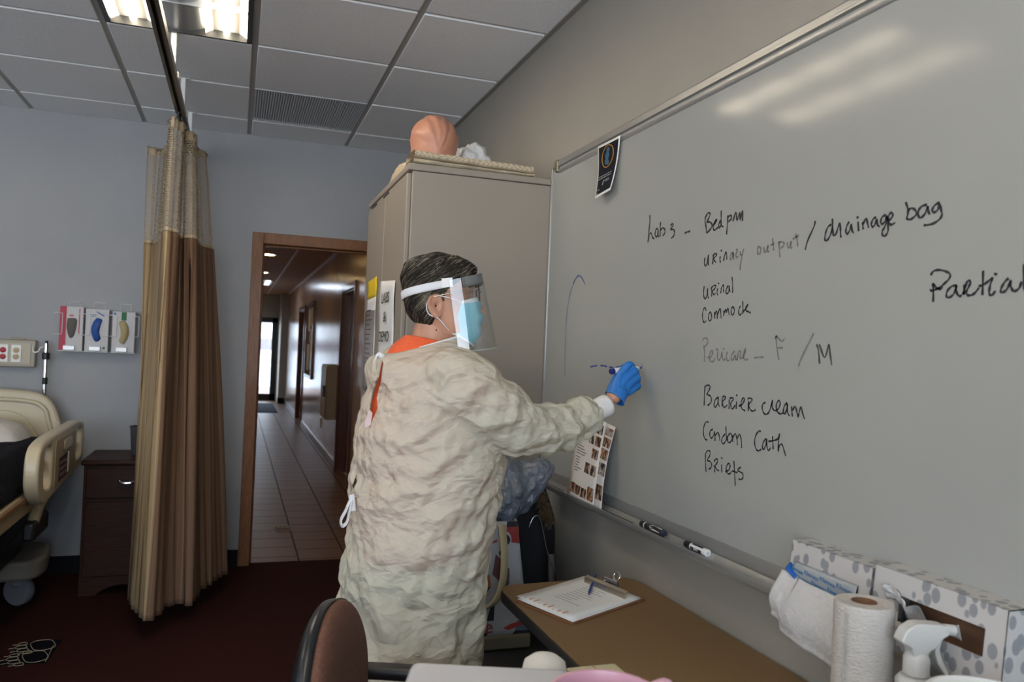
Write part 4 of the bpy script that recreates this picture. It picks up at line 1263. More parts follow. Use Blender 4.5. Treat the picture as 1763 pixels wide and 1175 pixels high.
# ------------------------------------------------------------------ floor stickers
def paw(mb, M, rw):
    """Bear-paw outline drawn with thin raised lines."""
    def loop(pts):
        mb.tube([M @ p for p in smooth_line([Vector((x, y, 0)) for x, y in pts + pts[:1]], 4)[:-1]], rw, 5, closed=True)
    loop([(0, -.5), (.30, -.45), (.42, -.15), (.30, .08), (0, .12), (-.30, .08), (-.42, -.15), (-.30, -.45)])
    for x, y, s in ((-.36, .28, .8), (-.13, .36, 1), (.13, .36, 1), (.36, .28, .8)):
        loop([(x - .10 * s, y - .12 * s), (x + .10 * s, y - .12 * s), (x + .11 * s, y + .08 * s), (x, y + .17 * s), (x - .11 * s, y + .08 * s)])
        mb.tube([M @ Vector(p) for p in ((x, y + .2 * s, 0), (x * 1.05, y + .34 * s, 0))], rw, 5)


c = [onZ(u, v, 0) for u, v in ((40, 1107), (108, 1102), (80, 1143), (-4, 1147))]
t = thing('floor_sticker', 'black floor sticker with two paw prints on dark red carpet', 'sticker', tuple(sum(c, Vector()) / 4))
obj('decal', MB().prism([p + Vector((0, 0, .0008)) for p in c], (0, 0, .0012)), mat('decal_black', (0.004, 0.004, 0.009), .8, spec=.08), t)
pm = MB()
for cu_, cv in ((62, 1113), (48, 1133)):
    o_ = onZ(cu_, cv, .003); xa = onZ(cu_ + 14, cv + 10, .003) - o_; ya = onZ(cu_ - 30, cv + 4, .003) - o_
    ex = Vector((.35, -.94, 0)); ey = Vector((-.94, -.35, 0))
    M = Matrix(((ex.x * .17, ey.x * .15, 0, o_.x), (ex.y * .17, ey.y * .15, 0, o_.y), (0, 0, 1, .0026), (0, 0, 0, 1)))
    pm = MB(); paw(pm, M, .0016)
    obj('paw_outline', pm, mat('decal_cream', (0.40, 0.36, 0.26), .6), t)
dl = MB()
a, b = onZ(92, 1112, .0024), onZ(78, 1140, .0024)
dl.tube([a, b], .0016, 4)
obj('print_line', dl, mat('decal_cream', (0.40, 0.36, 0.26), .6), t)
o_ = onZ(487, 911, .001)
pm = MB(); paw(pm, Matrix(((.13, 0, 0, o_.x), (0, .18, 0, o_.y), (0, 0, 1, .0026), (0, 0, 0, 1))), .0028)
t = thing('floor_sticker', 'small pale paw print sticker on the hall floor tiles', 'sticker', (o_.x, o_.y, 0))
obj('paw_outline', pm, mat('decal_pale', (0.42, 0.35, 0.30), .6), t)
# ------------------------------------------------------------------ the person at the board
PY = 2.15
person = thing('person', 'person in pale yellow isolation gown and face shield writing on the board', 'person', (.48, PY, 0))
M_flesh = mat('skin', (0.50, 0.255, 0.165), 0.48, var=.10, scale=22, bump=.15, bscale=130, bdist=.003, subsurf=.12)
FB = Vector((.9987, .05, 0)); LB = Vector((-.05, .9987, 0)); UP = Vector((0, 0, 1))
HF = Vector((.974, -.225, .0)).normalized(); HL = UP.cross(HF)
tilt = math.radians(5)                                   # chin slightly raised
HFt = (HF * math.cos(tilt) + UP * math.sin(tilt)).normalized(); HUt = HFt.cross(HL).normalized()
HO = onY(757, 507, PY)


def hp(a, b, c):
    """Head space: forward, left, up."""
    return HO + HFt * a + HL * b + HUt * c


_hc = [-.140, -.125, -.105, -.075, -.045, -.012, .022, .052, .074, .088, .096]
_hf = [.060, .082, .088, .089, .090, .086, .094, .090, .074, .048, .012]
_hb = [.020, -.010, -.034, -.062, -.080, -.090, -.093, -.086, -.070, -.044, -.012]
_hw = [.020, .040, .054, .063, .068, .071, .074, .070, .058, .038, .010]


def head_surface(th, c, grow=0.0, detail=True):
    f, b, w = np.interp(c, _hc, _hf), np.interp(c, _hc, _hb), np.interp(c, _hc, _hw)
    ca, cb = math.cos(th), math.sin(th)
    mid, hl = (f + b) / 2, (f - b) / 2
    e = 2.25
    k = (abs(ca) ** e + abs(cb) ** e) ** (-1 / e)
    a, bb = mid + (hl + grow) * ca * k, (w + grow) * cb * k
    if detail and ca > 0:
        front = max(0, ca) ** 6
        nose = .030 * math.exp(-(bb / .012) ** 2) * (math.exp(-((c + .052) / .013) ** 2) + .55 * math.exp(-((c + .030) / .018) ** 2))
        brow = .005 * math.exp(-((c - .012) / .010) ** 2)
        sock = -.012 * math.exp(-((abs(bb) - .031) / .014) ** 2 - ((c + .006) / .012) ** 2)
        lips = .006 * math.exp(-(bb / .022) ** 2) * (math.exp(-((c + .083) / .006) ** 2) + math.exp(-((c + .094) / .006) ** 2))
        chin = .006 * math.exp(-(bb / .02) ** 2 - ((c + .122) / .012) ** 2)
        cheek = .004 * math.exp(-((abs(bb) - .045) / .016) ** 2 - ((c + .04) / .02) ** 2)
        a += (nose + brow + sock + lips + chin + cheek) * (front if nose < .002 else 1)
    return a, bb


HR = MB()
rings = []
for c in np.linspace(-.14, .096, 64):
    rings.append([hp(*head_surface(2 * math.pi * k / 80, c), c) for k in range(80)])
HR.loft(rings)
# ears: rim, lobe and dish
for s in (-1, 1):
    def ep(a, c, o):
        return hp(-.014 + a + .25 * o, s * (.0685 + o), -.038 + c)
    rim = [(.012, -.010, .002), (.016, .012, .003), (.008, .027, .008), (-.008, .030, .013), (-.020, .020, .017), (-.021, .002, .015), (-.013, -.014, .011), (-.003, -.027, .007), (.007, -.027, .003), (.010, -.018, .002)]
    HR.tube(smooth_line([ep(*p) for p in rim], 4), .0042, 8)
    HR.tube(smooth_line([ep(*p) for p in ((.006, .012, .003), (-.006, .016, .007), (-.012, .004, .008), (-.005, -.012, .006))], 4), .0040, 8)
    HR.tube(smooth_line([ep(*p) for p in ((.002, .02, .002), (-.010, .012, .005), (-.010, -.004, .005), (0, -.02, .003))], 3), .0085, 8)
    HR.sphere(ep(.002, -.025, .004), .0075, 12, 8)
    HR.sphere(ep(.012, -.006, .001), .006, 10, 6)
# neck
nb = hp(-.030, 0, -.15)
HR.loft([[p + (HF * (math.cos(t) * rf) + HL * (math.sin(t) * rl)) for t in np.linspace(0, 2 * math.pi, 33)[:-1]] for p, rf, rl in
         ((hp(-.012, 0, -.045), .052, .05), (hp(-.018, 0, -.085), .054, .053), (hp(-.024, 0, -.115), .056, .056), (hp(-.030, 0, -.15), .060, .064), (hp(-.036, 0, -.175), .068, .085), (hp(-.038, 0, -.20), .085, .13))])
NB = hp(-.032, 0, -.165)                                  # base of the neck
SH_R = onY(788, 652, 1.985); EL_R = onY(925, 744, 2.030); WR_R = onY(1050, 694, 2.135)
SH_L = Vector((.47, 2.335, SH_R.z + .005)); EL_L = Vector((.455, 2.40, 1.095)); WR_L = Vector((.62, 2.395, .93))
pel = Vector((.470, 2.15, .93))
torso = [(*(NB - UP * .03), .06), (.478, PY, 1.335, .115), (.475, PY, 1.22, .125), (.470, PY, 1.08, .118), (*pel, .13)]
V = [tuple(t) for t in torso] + [(*SH_R, .056), (*SH_R.lerp(EL_R, .5), .044), (*EL_R, .036), (*EL_R.lerp(WR_R, .45), .027), (*WR_R, .0225)]
E_ = [(0, 1), (1, 2), (2, 3), (3, 4), (1, 5), (5, 6), (6, 7), (7, 8), (8, 9)]
n0 = len(V)
V += [(*SH_L, .056), (*SH_L.lerp(EL_L, .5), .046), (*EL_L, .040), (*EL_L.lerp(WR_L, .45), .038), (*WR_L, .0245)]
E_ += [(1, n0), (n0, n0 + 1), (n0 + 1, n0 + 2), (n0 + 2, n0 + 3), (n0 + 3, n0 + 4)]
LEGS = []
for s, kx in ((-1, .03), (1, -.03)):
    hip = pel + LB * (.095 * s) - UP * .04; kn = Vector((hip.x + .01 + kx, hip.y + .01 * s, .49)); an = Vector((hip.x - .02 + kx, hip.y + .01 * s, .09)); toe = an + Vector((.15, -.01, -.06))
    heel = an + Vector((-.045, 0, -.055))
    LEGS.append((hip, kn, an, toe, heel))
    m = len(V)
    V += [(*hip, .085), (*hip.lerp(kn, .5), .074), (*kn, .054), (*kn.lerp(an, .35), .054), (*an, .034), (*toe, .026)]
    E_ += [(4, m), (m, m + 1), (m + 1, m + 2), (m + 2, m + 3), (m + 3, m + 4), (m + 4, m + 5)]
BODY = HR
to_mb(skin(V, E_, root=4, sub=2), BODY)


def px_joint(j):
    return onY(*j)


R_HAND = dict(wrist=(1050, 694, 2.135),
              index=[(1068, 645, 2.152), (1083, 626, 2.148), (1090, 631, 2.166), (1082, 637, 2.177)],
              middle=[(1078, 651, 2.146), (1094, 637, 2.146), (1096, 644, 2.172), (1086, 650, 2.184)],
              ring=[(1085, 660, 2.145), (1098, 649, 2.150), (1098, 656, 2.174), (1088, 660, 2.184)],
              little=[(1088, 672, 2.150), (1099, 662, 2.156), (1098, 668, 2.174), (1090, 671, 2.182)],
              thumb=[(1051, 680, 2.152), (1058, 660, 2.172), (1064, 645, 2.186), (1077, 628, 2.188)])


def hand_surface(joints, extra):
    """Palm plus five separate skinned fingers; `joints` are world points."""
    mb = MB()
    w = joints['wrist']
    rad = dict(index=.0088, middle=.0092, ring=.0088, little=.0078, thumb=.0100)
    for nm in ('index', 'middle', 'ring', 'little'):
        m, p, d, t = joints[nm]
        r = rad[nm] + extra
        base = w.lerp(m, .45)
        vs = [(*w.lerp(m, .08), r * 1.35), (*base, r * 1.35), (*m, r * 1.18), (*m.lerp(p, .5), r * 1.04), (*p, r * 1.06), (*p.lerp(d, .5), r * .95), (*d, r * .94), (*t, r * .78)]
        to_mb(skin(vs, [(i, i + 1) for i in range(7)], 0, 2), mb)
    a, b, c, d = joints['thumb']
    r = rad['thumb'] + extra
    to_mb(skin([(*w.lerp(a, .3), r * 1.5), (*a, r * 1.45), (*b, r * 1.25), (*c, r * 1.0), (*d, r * .82)], [(i, i + 1) for i in range(4)], 0, 2), mb)
    # palm body
    mi, ml = joints['index'][0], joints['little'][0]
    to_mb(skin([(*w, .021 + extra), (*w.lerp(mi.lerp(ml, .5), .5), .024 + extra), (*mi.lerp(ml, .5).lerp(w, .12), .020 + extra)], [(0, 1), (1, 2)], 0, 2), mb)
    to_mb(skin([(*w.lerp(mi, .5), .016 + extra), (*w.lerp(ml, .5), .017 + extra), (*ml.lerp(w, .15), .013 + extra), (*mi.lerp(w, .15), .013 + extra)], [(0, 1), (1, 2), (2, 3), (3, 0)], 0, 2), mb)
    return mb


jr = {k: (onY(*v) if k == 'wrist' else [onY(*q) for q in v]) for k, v in R_HAND.items()}
# left hand, lightly curled at the end of the lowered forearm
ld = (WR_L - EL_L).normalized(); lx = LB; ln_ = ld.cross(lx).normalized()


def lj(a, b, c):
    return WR_L + ld * a - lx * b + ln_ * c


jl = dict(wrist=WR_L, index=[lj(.085, .028, 0), lj(.122, .034, -.012), lj(.138, .035, -.034), lj(.136, .034, -.055)], middle=[lj(.088, .008, .003), lj(.130, .010, -.012), lj(.148, .010, -.036), lj(.145, .010, -.060)],
          ring=[lj(.084, -.011, 0), lj(.122, -.014, -.014), lj(.138, -.014, -.037), lj(.134, -.013, -.058)], little=[lj(.076, -.029, -.003), lj(.104, -.036, -.016), lj(.116, -.037, -.034), lj(.113, -.036, -.050)],
          thumb=[lj(.022, .030, -.008), lj(.052, .050, -.020), lj(.080, .056, -.030), lj(.104, .050, -.038)])
for J in (jr, jl):
    h = hand_surface(J, 0.0)
    BODY.add(h.v, h.f)
bm_ = evaluated(BODY, [('REMESH', dict(mode='VOXEL', voxel_size=.0042)), ('SMOOTH', dict(factor=.5, iterations=3))])
body = obj('body', bm_, M_flesh, person, smooth=True, label='bare face, neck and wrist')
# a mole on the neck
obj('mole', MB().sphere(hp(-.014, -.0565, -.098), .0022, 10, 6), mat('mole_brown', (0.10, 0.04, 0.025), .6), body)
M_eye = mat('eye_white', (0.75, 0.73, 0.70), .15)
for s in (-1, 1):
    e = obj('eye', MB().sphere(hp(.066, s * .031, -.006), .0112, 16, 10), M_eye, body, smooth=True)
    obj('iris', MB().lathe([(.0055, .0000), (.0050, .0012)], hp(.0765, s * .031, -.006), 14, axis=HFt), mat('iris_brown', (0.05, 0.03, 0.02), .1), e)
    obj('eyebrow', MB().tube(smooth_line([hp(.090, s * .012, .012), hp(.089, s * .030, .018), hp(.077, s * .048, .013)], 4), [.0022] * 4 + [.003] * 4 + [.0015], 6), mat('brow_grey', (0.06, 0.05, 0.04), .7), body)
obj('earring', MB().sphere(hp(-.010, -.0805, -.067), .0026, 10, 6), mat('pearl', (0.7, 0.66, 0.6), .2), person)
ck = MB()
ncp = 64
for k in range(ncp):
    a = 2 * math.pi * k / ncp
    p = hp(-.030 + .066 * math.cos(a), .066 * math.sin(a), -.138 - .018 * math.cos(a))
    ck.sphere(p, .0024, 6, 4)
obj('necklace', ck, mat('necklace_silver', (0.6, 0.56, 0.5), .25, 1.0), person)

# ---------------- hair
M_hair = bpy.data.materials.new('short_grey_brown_hair'); M_hair.use_nodes = True
bsdf(M_hair).inputs['Roughness'].default_value = .55; bsdf(M_hair).inputs['Specular IOR Level'].default_value = .25
_at = node(M_hair, 'ShaderNodeAttribute'); _at.attribute_name = 'tone'
_rp = ramp(M_hair, [(0.0, (0.010, 0.008, 0.007)), (.40, (0.030, 0.024, 0.018)), (.62, (0.15, 0.125, 0.090)), (1.0, (0.42, 0.37, 0.29))])
M_hair.node_tree.links.new(_at.outputs['Fac'], _rp.inputs[0]); M_hair.node_tree.links.new(_rp.outputs[0], bsdf(M_hair).inputs['Base Color'])


def hairline(th):
    """Lowest head height that carries hair, by angle round the head (0 = face)."""
    t = abs((th + math.pi) % (2 * math.pi) - math.pi) / math.pi
    return float(np.interp(t, [0, .16, .30, .40, .47, .52, .60, .70, 1.0], [.047, .046, .034, .010, -.028, -.020, -.070, -.088, -.096]))


def hair_thick(th, c):
    t = abs((th + math.pi) % (2 * math.pi) - math.pi) / math.pi
    h = hairline(th)
    k = min(1, max(0, (c - h) / .03)) ** .6
    base = np.interp(c, [-.10, -.05, -.022, -.008, .008, .022, .05, .08, .096], [.004, .011, .007, .003, .003, .006, .015, .019, .018])
    if t < .35:
        base = base * (.95 + 2.4 * (.35 - t))
    return k * base


def hair_lift(th, c, tk):
    """Extra height of the brushed-back top; it falls away toward the forehead."""
    t = abs((th + math.pi) % (2 * math.pi) - math.pi) / math.pi
    k = min(1, max(0, (c - .052) / .02))
    return tk * k * (.75 * min(1, t / .42) - .45 * max(0, 1 - t / .30) * (c < .09))


strand_rng = random.Random(11)
hs = MB(); tones = []
rings = []
CC = np.linspace(-.10, .0965, 56)
for c in CC:
    rg = []
    for k in range(120):
        th = 2 * math.pi * k / 120
        tk = hair_thick(th, c)
        gk = tk + (.0022 * math.sin(th * 38 + c * 60 + 3 * noise.noise(Vector((th * 2, c * 20, 0)))) * min(1, tk / .01)) - (.006 if tk < .0015 else 0)
        a, b = head_surface(th, c, gk, False)
        rg.append(hp(a, b, c + hair_lift(th, c, tk)))
    rings.append(rg)
hs.loft(rings, cap=False)
hs.loft([rings[-1], [p.lerp(hp(0, 0, .118), .6) for p in rings[-1]]])
tones += [.25 + .25 * noise.noise(p * 60) for p in hs.v]


def strand(th, c, n, L_, w):
    pts = []
    t0 = strand_rng.uniform(.75, 1.1)
    wav = strand_rng.uniform(-1, 1)
    step = L_ / n
    tone = min(1, max(0, .42 + .33 * noise.noise(Vector((th * 3.0, c * 30, 4))) + strand_rng.gauss(0, .17)))
    for i in range(n + 1):
        tk = hair_thick(th, c)
        g_ = tk * t0 + .0015 + (.0015 if i == n else 0)
        a, b = head_surface(th, min(c, .0955), g_, False)
        pts.append(hp(a, b, c + hair_lift(th, c, tk)))
        tt = (th + math.pi) % (2 * math.pi) - math.pi
        sgn = 1 if tt > 0 else -1
        top = min(1, max(0, (c - .03) / .05))
        # brushed back over the crown and down the sides with a soft wave
        dth = sgn * (.95 + .25 * math.sin(c * 60 + wav)) * step / .085 * (1.0 if c < .08 else .6)
        th += dth * (.75 + .25 * top)
        c += -step * (.55 - .25 * top + (.10 * math.sin(i * 1.1 + wav * 2)))
        c = max(c, hairline(th) - .004)
    ws = [w * (.5 + .5 * math.sin(math.pi * min(1, (i + .6) / (n + .6)))) if i < n else w * .12 for i in range(n + 1)]
    k0 = len(hs.v)
    hs.tube(pts, ws, 3, cap=False)
    tones.extend([tone] * (len(hs.v) - k0))


for _ in range(5200):
    th = strand_rng.uniform(-math.pi, math.pi)
    c = strand_rng.uniform(-.085, .094) if strand_rng.random() < .75 else strand_rng.uniform(.05, .095)
    if c < hairline(th) + .004:
        continue
    strand(th, c, 6, strand_rng.uniform(.025, .05), strand_rng.uniform(.0006, .0013))
me = bpy.data.meshes.new('hair')
me.from_pydata([tuple(p) for p in hs.v], [], hs.f)
at = me.attributes.new('tone', 'FLOAT', 'POINT')
at.data.foreach_set('value', tones)
obj('hair', me, M_hair, person, smooth=True, label='short swept back dark hair with grey streaks')

# ---------------- clothes under the gown
M_shirt = mat('orange_shirt', (0.80, 0.115, 0.030), 0.75, bump=.25, bscale=90, bdist=.004)
M_pant = mat('light_blue_trousers', (0.42, 0.56, 0.58), 0.8, bump=.3, bscale=40)


def body_ring(cx, cy, z, hf, hl, tiltf=0.0, tiltl=0.0, n=160, e=2.3, off=0.0):
    out = []
    for k in range(n):
        t = 2 * math.pi * k / n
        ca, sa = math.cos(t), math.sin(t)
        q = (abs(ca) ** e + abs(sa) ** e) ** (-1 / e)
        p = Vector((cx, cy, z)) + FB * (ca * q * (hf + off)) + LB * (sa * q * (hl + off)) + UP * (tiltf * ca + tiltl * abs(sa))
        out.append(p)
    return out


def ring_interp(rows, n):
    """Smoothly resample ring parameter rows (tuples of numbers)."""
    R_ = np.array(rows, float)
    x = np.arange(len(R_))
    out = []
    for s in np.linspace(0, len(R_) - 1, n):
        i = min(int(s), len(R_) - 2); t = s - i
        a, b, c, d = R_[max(i - 1, 0)], R_[i], R_[i + 1], R_[min(i + 2, len(R_) - 1)]
        out.append(.5 * (2 * b + (c - a) * t + (2 * a - 5 * b + 4 * c - d) * t * t + (3 * b - a - 3 * c + d) * t ** 3))
    return out


NX, NY = NB.x, PY
SHIRT = [(NX - .002, NY, 1.462, .067, .070, -.012, 0), (NX - .012, NY, 1.440, .090, .096, -.006, -.004), (NX - .018, NY, 1.405, .106, .138, 0, -.012), (NX - .018, NY, 1.365, .112, .160, 0, -.01),
         (.474, PY, 1.28, .122, .162, 0, 0), (.472, PY, 1.15, .124, .158, 0, 0), (.468, PY, 1.0, .126, .165, 0, 0), (.465, PY, .84, .128, .170, 0, 0)]
sm = MB()
sm.loft([body_ring(*r) for r in ring_interp(SHIRT, 50)], cap=False)
for sh_, el_ in ((SH_R, EL_R), (SH_L, EL_L)):
    sm.tube([sh_.lerp(NB, .25) - UP * .02, sh_, sh_.lerp(el_, .45)], [.056, .056, .050], 24, cap=False)
obj('shirt', sm, M_shirt, person, smooth=True, solid=.002, label='bright orange shirt')
pm = MB()
rows = [(.468, PY, 1.0, .112, .150, 0, 0), (.468, PY, .92, .118, .156, 0, 0), (.468, PY, .88, .134, .176, 0, 0), (.468, PY, .83, .136, .182, 0, 0)]
pm.loft([body_ring(*r, n=48) for r in ring_interp(rows, 8)])
for hip, kn, an, toe, heel in LEGS:
    pm.tube([hip, hip.lerp(kn, .5), kn, kn.lerp(an, .4), an + UP * .02], [.095, .086, .068, .068, .058], 28, cap=False)
obj('trousers', evaluated(pm, [('REMESH', dict(mode='VOXEL', voxel_size=.009)), ('SMOOTH', dict(factor=.5, iterations=4))]), M_pant, person, smooth=True)
for hip, kn, an, toe, heel in LEGS:
    m = MB()
    rs = []
    for s, w, h in ((-.075, .02, .05), (-.065, .034, .075), (-.02, .038, .085), (.05, .045, .06), (.12, .05, .042), (.17, .042, .032), (.192, .02, .02)):
        c0 = Vector((an.x + s, an.y - .01 * s, 0))
        rs.append([c0 + Vector((0, w * math.cos(t), max(0, h * .5 + h * .5 * math.sin(t)))) for t in np.linspace(0, 2 * math.pi, 21)[:-1]])
    m.loft(rs)
    obj('shoe', m, mat('black_shoe', (0.015, 0.015, 0.016), .5), person, smooth=True)

# ---------------- isolation gown
def gx(lpx, rpx, ypx):
    a, b = onY(lpx, ypx, PY), onY(rpx, ypx, PY)
    W = (b - a).length / 2
    hf = math.sqrt(max(W * W - .074 ** 2, .0004)) / .95
    return ((a.x + b.x) / 2, PY, (a.z + b.z) / 2, hf)


GR = [(NX - .020, NY, 1.452, .100, .085, .034, .004), (NX - .028, NY, 1.435, .122, .128, .020, -.002), (NX - .030, NY, 1.405, .138, .178, .008, -.016)]
for l, r, y, hl in ((630, 822, 668, .215), (619, 842, 710, .222), (613, 854, 760, .222), (609, 857, 810, .220), (605, 852, 855, .218), (600, 843, 905, .220), (592, 835, 960, .225), (585, 826, 1030, .232), (579, 818, 1100, .24), (575, 812, 1165, .245), (572, 806, 1250, .25)):
    x, y_, z, hf = gx(l, r, y)
    GR.append((x, y_, z, hf, hl, 0, 0))
GRI = ring_interp(GR, 150)
gm = MB()
gm.loft([body_ring(*r, n=200, e=2.2) for r in GRI])


def sleeve(path, radii, n=40):
    ps = smooth_line(path, 10)
    rr = [np.interp(i, np.linspace(0, len(ps) - 1, len(radii)), radii) for i in range(len(ps))]
    m = MB()
    m.tube(ps, [float(r) for r in rr], n)
    return m


s_r = sleeve([NB.lerp(SH_R, .55) - UP * .035 + FB * .01, SH_R - UP * .015, onY(850, 708, 1.985), onY(905, 737, 2.02), onY(950, 741, 2.05), onY(987, 729, 2.085), onY(1010, 716, 2.104), onY(1027, 706, 2.118)],
             [.078, .096, .088, .075, .069, .061, .054, .040])
gm.add(s_r.v, s_r.f)
s_l = sleeve([NB.lerp(SH_L, .55) - UP * .035, SH_L - UP * .01, SH_L.lerp(EL_L, .55), EL_L, EL_L.lerp(WR_L, .5), EL_L.lerp(WR_L, .9)], [.078, .094, .086, .078, .064, .036])
gm.add(s_l.v, s_l.f)
gme = evaluated(gm, [('REMESH', dict(mode='VOXEL', voxel_size=.0085)), ('SMOOTH', dict(factor=.5, iterations=6)), ('SUBSURF', dict(levels=1, render_levels=1))])
co = coords(gme).copy(); no = normals(gme).copy()


# straight creases of crumpled cloth: folded triangle waves in many directions, each only over its own patches
fr_rng = random.Random(23)
FOLDS = []
for k in range(30):
    if k < 9:                                            # pulls from the shoulder down to the waist tie
        base_, fq, vert = Vector((.62, 0, -.78)), fr_rng.uniform(9, 19), False
    elif k < 14:                                         # falls of the skirt
        base_, fq, vert = Vector((.9, .3, .05)), fr_rng.uniform(8, 16), True
    else:                                                # fine random creases
        base_, fq, vert = Vector((0, 0, 0)), fr_rng.uniform(20, 40), False
    n_ = (base_ * 1.6 + Vector((fr_rng.uniform(-1, 1), fr_rng.uniform(-1, 1), fr_rng.uniform(-1, 1)))).normalized()
    FOLDS.append((n_, fq, fr_rng.uniform(0, 1), (.050 if k < 14 else .034) / fq * fr_rng.uniform(.7, 1.3), Vector((fr_rng.uniform(0, 50), fr_rng.uniform(0, 50), fr_rng.uniform(0, 50))), vert))


AX_R = [onY(905, 737, 2.02), onY(1010, 716, 2.105)]
disp = np.zeros(len(co))
for i in range(len(co)):
    p = Vector(co[i]); z = p.z
    # long soft folds: diagonal pulls on the trunk toward the waist tie, vertical falls on the skirt
    ang = math.atan2((p - Vector((.47, PY, 0))).dot(LB), (p - Vector((.47, PY, 0))).dot(FB))
    skirt = min(1, max(0, (1.0 - z) / .25))
    fold = .007 * skirt * math.sin(ang * 9 + 2.2 * noise.noise(Vector((ang * 2, z * 2.2, 5))) + z * 3)
    diag = .004 * (1 - skirt) * math.sin((p.x * 34 - z * 40) + 3.0 * noise.noise(p * 5))
    cr = .005 * noise.noise(p * 5)
    for n_, fq, ph_, am, sd, vert in FOLDS:
        wt = noise.noise(p * 4.2 + sd) * 2.2 + .25
        if wt <= 0:
            continue
        wt = min(1, wt) * (skirt if vert else lerp(1, .65, skirt))
        x = p.dot(n_) * fq + ph_ + .35 * noise.noise(p * 5 + sd * 2)
        cr += am * wt * (abs(x - math.floor(x) - .5) * 4 - 1)
    s_arm = min(1, max(0, (p.x - .70) / .08)) if z > 1.10 else 0
    arm = 0
    if s_arm > 0:
        t = (p - AX_R[0]).dot((AX_R[1] - AX_R[0]).normalized())
        arm = .0065 * (1 - 2 * abs(math.sin(t * 27 + 1.6 * noise.noise(p * 8) + p.z * 20))) * s_arm
    top = min(1, max(0, (1.445 - z) / .09))
    disp[i] = min(.020, max(-.013, (fold + diag * (1 - s_arm) + cr + arm) * (.06 + .94 * top)))
co += no * disp[:, None]
gme.vertices.foreach_set('co', co.ravel())
gme.update()
# open the neck hole, hem, cuffs and the gap down the back
bmg = bmesh.new(); bmg.from_mesh(gme)


def to_px(p):
    q = p - EYE
    zc = q.dot(CAM_F)
    return IMG_W / 2 + F_PX * q.dot(CAM_R) / zc, IMG_H / 2 + F_PX * q.dot(CAM_D) / zc


slit = [(657, 622), (650, 650), (641, 676), (637, 700), (636, 738), (642, 722), (650, 704), (649, 684), (655, 660), (659, 640), (661, 622)]
slit2 = [(614, 818), (606, 836), (609, 842), (614, 832)]


def inside(pt, poly):
    x, y = pt; r = False
    for i in range(len(poly)):
        (x0, y0), (x1, y1) = poly[i - 1], poly[i]
        if (y0 > y) != (y1 > y) and x < (x1 - x0) * (y - y0) / (y1 - y0) + x0:
            r = not r
    return r


zhem = GRI[-1][2]
kill = []
ncen = Vector((NX - .020, NY, 0))
for f in bmg.faces:
    c = f.calc_center_median()
    rel = c - ncen
    a, b = rel.dot(FB) / .100, rel.dot(LB) / .085
    if c.z > 1.36 and a * a + b * b < .96:
        kill.append(f); continue
    if f.normal.z < -.75 and c.z < zhem + .03:
        kill.append(f); continue
    if (c - onY(1031, 704, 2.119)).length < .038 and f.normal.dot((WR_R - EL_R).normalized()) > .6:
        kill.append(f); continue
    if c.x < .47 and f.normal.x < -.1:
        q = to_px(c)
        if inside(q, slit) or inside(q, slit2):
            kill.append(f)
bmesh.ops.delete(bmg, geom=kill, context='FACES')
bmg.to_mesh(gme); bmg.free()
# gown cloth: thin pale yellow non-woven, slightly see-through
M_gown = bpy.data.materials.new('gown_nonwoven'); M_gown.use_nodes = True
nt = M_gown.node_tree; _L = nt.links.new
b_ = bsdf(M_gown); b_.inputs['Roughness'].default_value = .6; b_.inputs['Specular IOR Level'].default_value = .25
GOWN_COL = (0.735, 0.715, 0.60, 1)
b_.inputs['Base Color'].default_value = GOWN_COL
_tr = node(M_gown, 'ShaderNodeBsdfTranslucent'); _tr.inputs[0].default_value = (0.80, 0.78, 0.57, 1)
_tp_ = node(M_gown, 'ShaderNodeBsdfTransparent'); _tp_.inputs[0].default_value = (1, .98, .9, 1)
_m1 = node(M_gown, 'ShaderNodeMixShader'); _m1.inputs[0].default_value = .30
_m2 = node(M_gown, 'ShaderNodeMixShader'); _m2.inputs[0].default_value = .09
_L(b_.outputs[0], _m1.inputs[1]); _L(_tr.outputs[0], _m1.inputs[2]); _L(_m1.outputs[0], _m2.inputs[1]); _L(_tp_.outputs[0], _m2.inputs[2])
_L(_m2.outputs[0], nt.nodes['Material Output'].inputs[0])
_tc = node(M_gown, 'ShaderNodeTexCoord')
_nz = node(M_gown, 'ShaderNodeTexNoise', Scale=5.0, Detail=2.0)
_mpa = node(M_gown, 'ShaderNodeMapping'); _mpa.inputs['Rotation'].default_value = (0, .67, 0); _mpa.inputs['Scale'].default_value = (.8, 1.2, 1.5)
_L(_tc.outputs['Object'], _mpa.inputs[0]); _L(_mpa.outputs[0], _nz.inputs['Vector'])
_ad = node(M_gown, 'ShaderNodeMix', data_type='RGBA'); _ad.inputs[0].default_value = .10
_L(_mpa.outputs[0], _ad.inputs[6]); _L(_nz.outputs['Color'], _ad.inputs[7])
_v1 = node(M_gown, 'ShaderNodeTexNoise', Scale=17.0, Detail=3.0, Roughness=.55, Distortion=.35); _v1.noise_type = 'RIDGED_MULTIFRACTAL'
_v2 = node(M_gown, 'ShaderNodeTexVoronoi', Scale=15.0); _v2.feature = 'F1'; _v2.distance = 'MANHATTAN'
_v3 = node(M_gown, 'ShaderNodeTexVoronoi', Scale=33.0); _v3.feature = 'F1'; _v3.distance = 'CHEBYCHEV'
_L(_mpa.outputs[0], _v1.inputs['Vector']); _L(_ad.outputs[2], _v2.inputs['Vector']); _L(_ad.outputs[2], _v3.inputs['Vector'])
_s0 = node(M_gown, 'ShaderNodeMath', operation='MULTIPLY_ADD'); _s0.inputs[1].default_value = .55
_L(_v3.outputs['Distance'], _s0.inputs[0]); _L(_v2.outputs['Distance'], _s0.inputs[2])
_s = node(M_gown, 'ShaderNodeMath', operation='MULTIPLY_ADD'); _s.inputs[1].default_value = .30
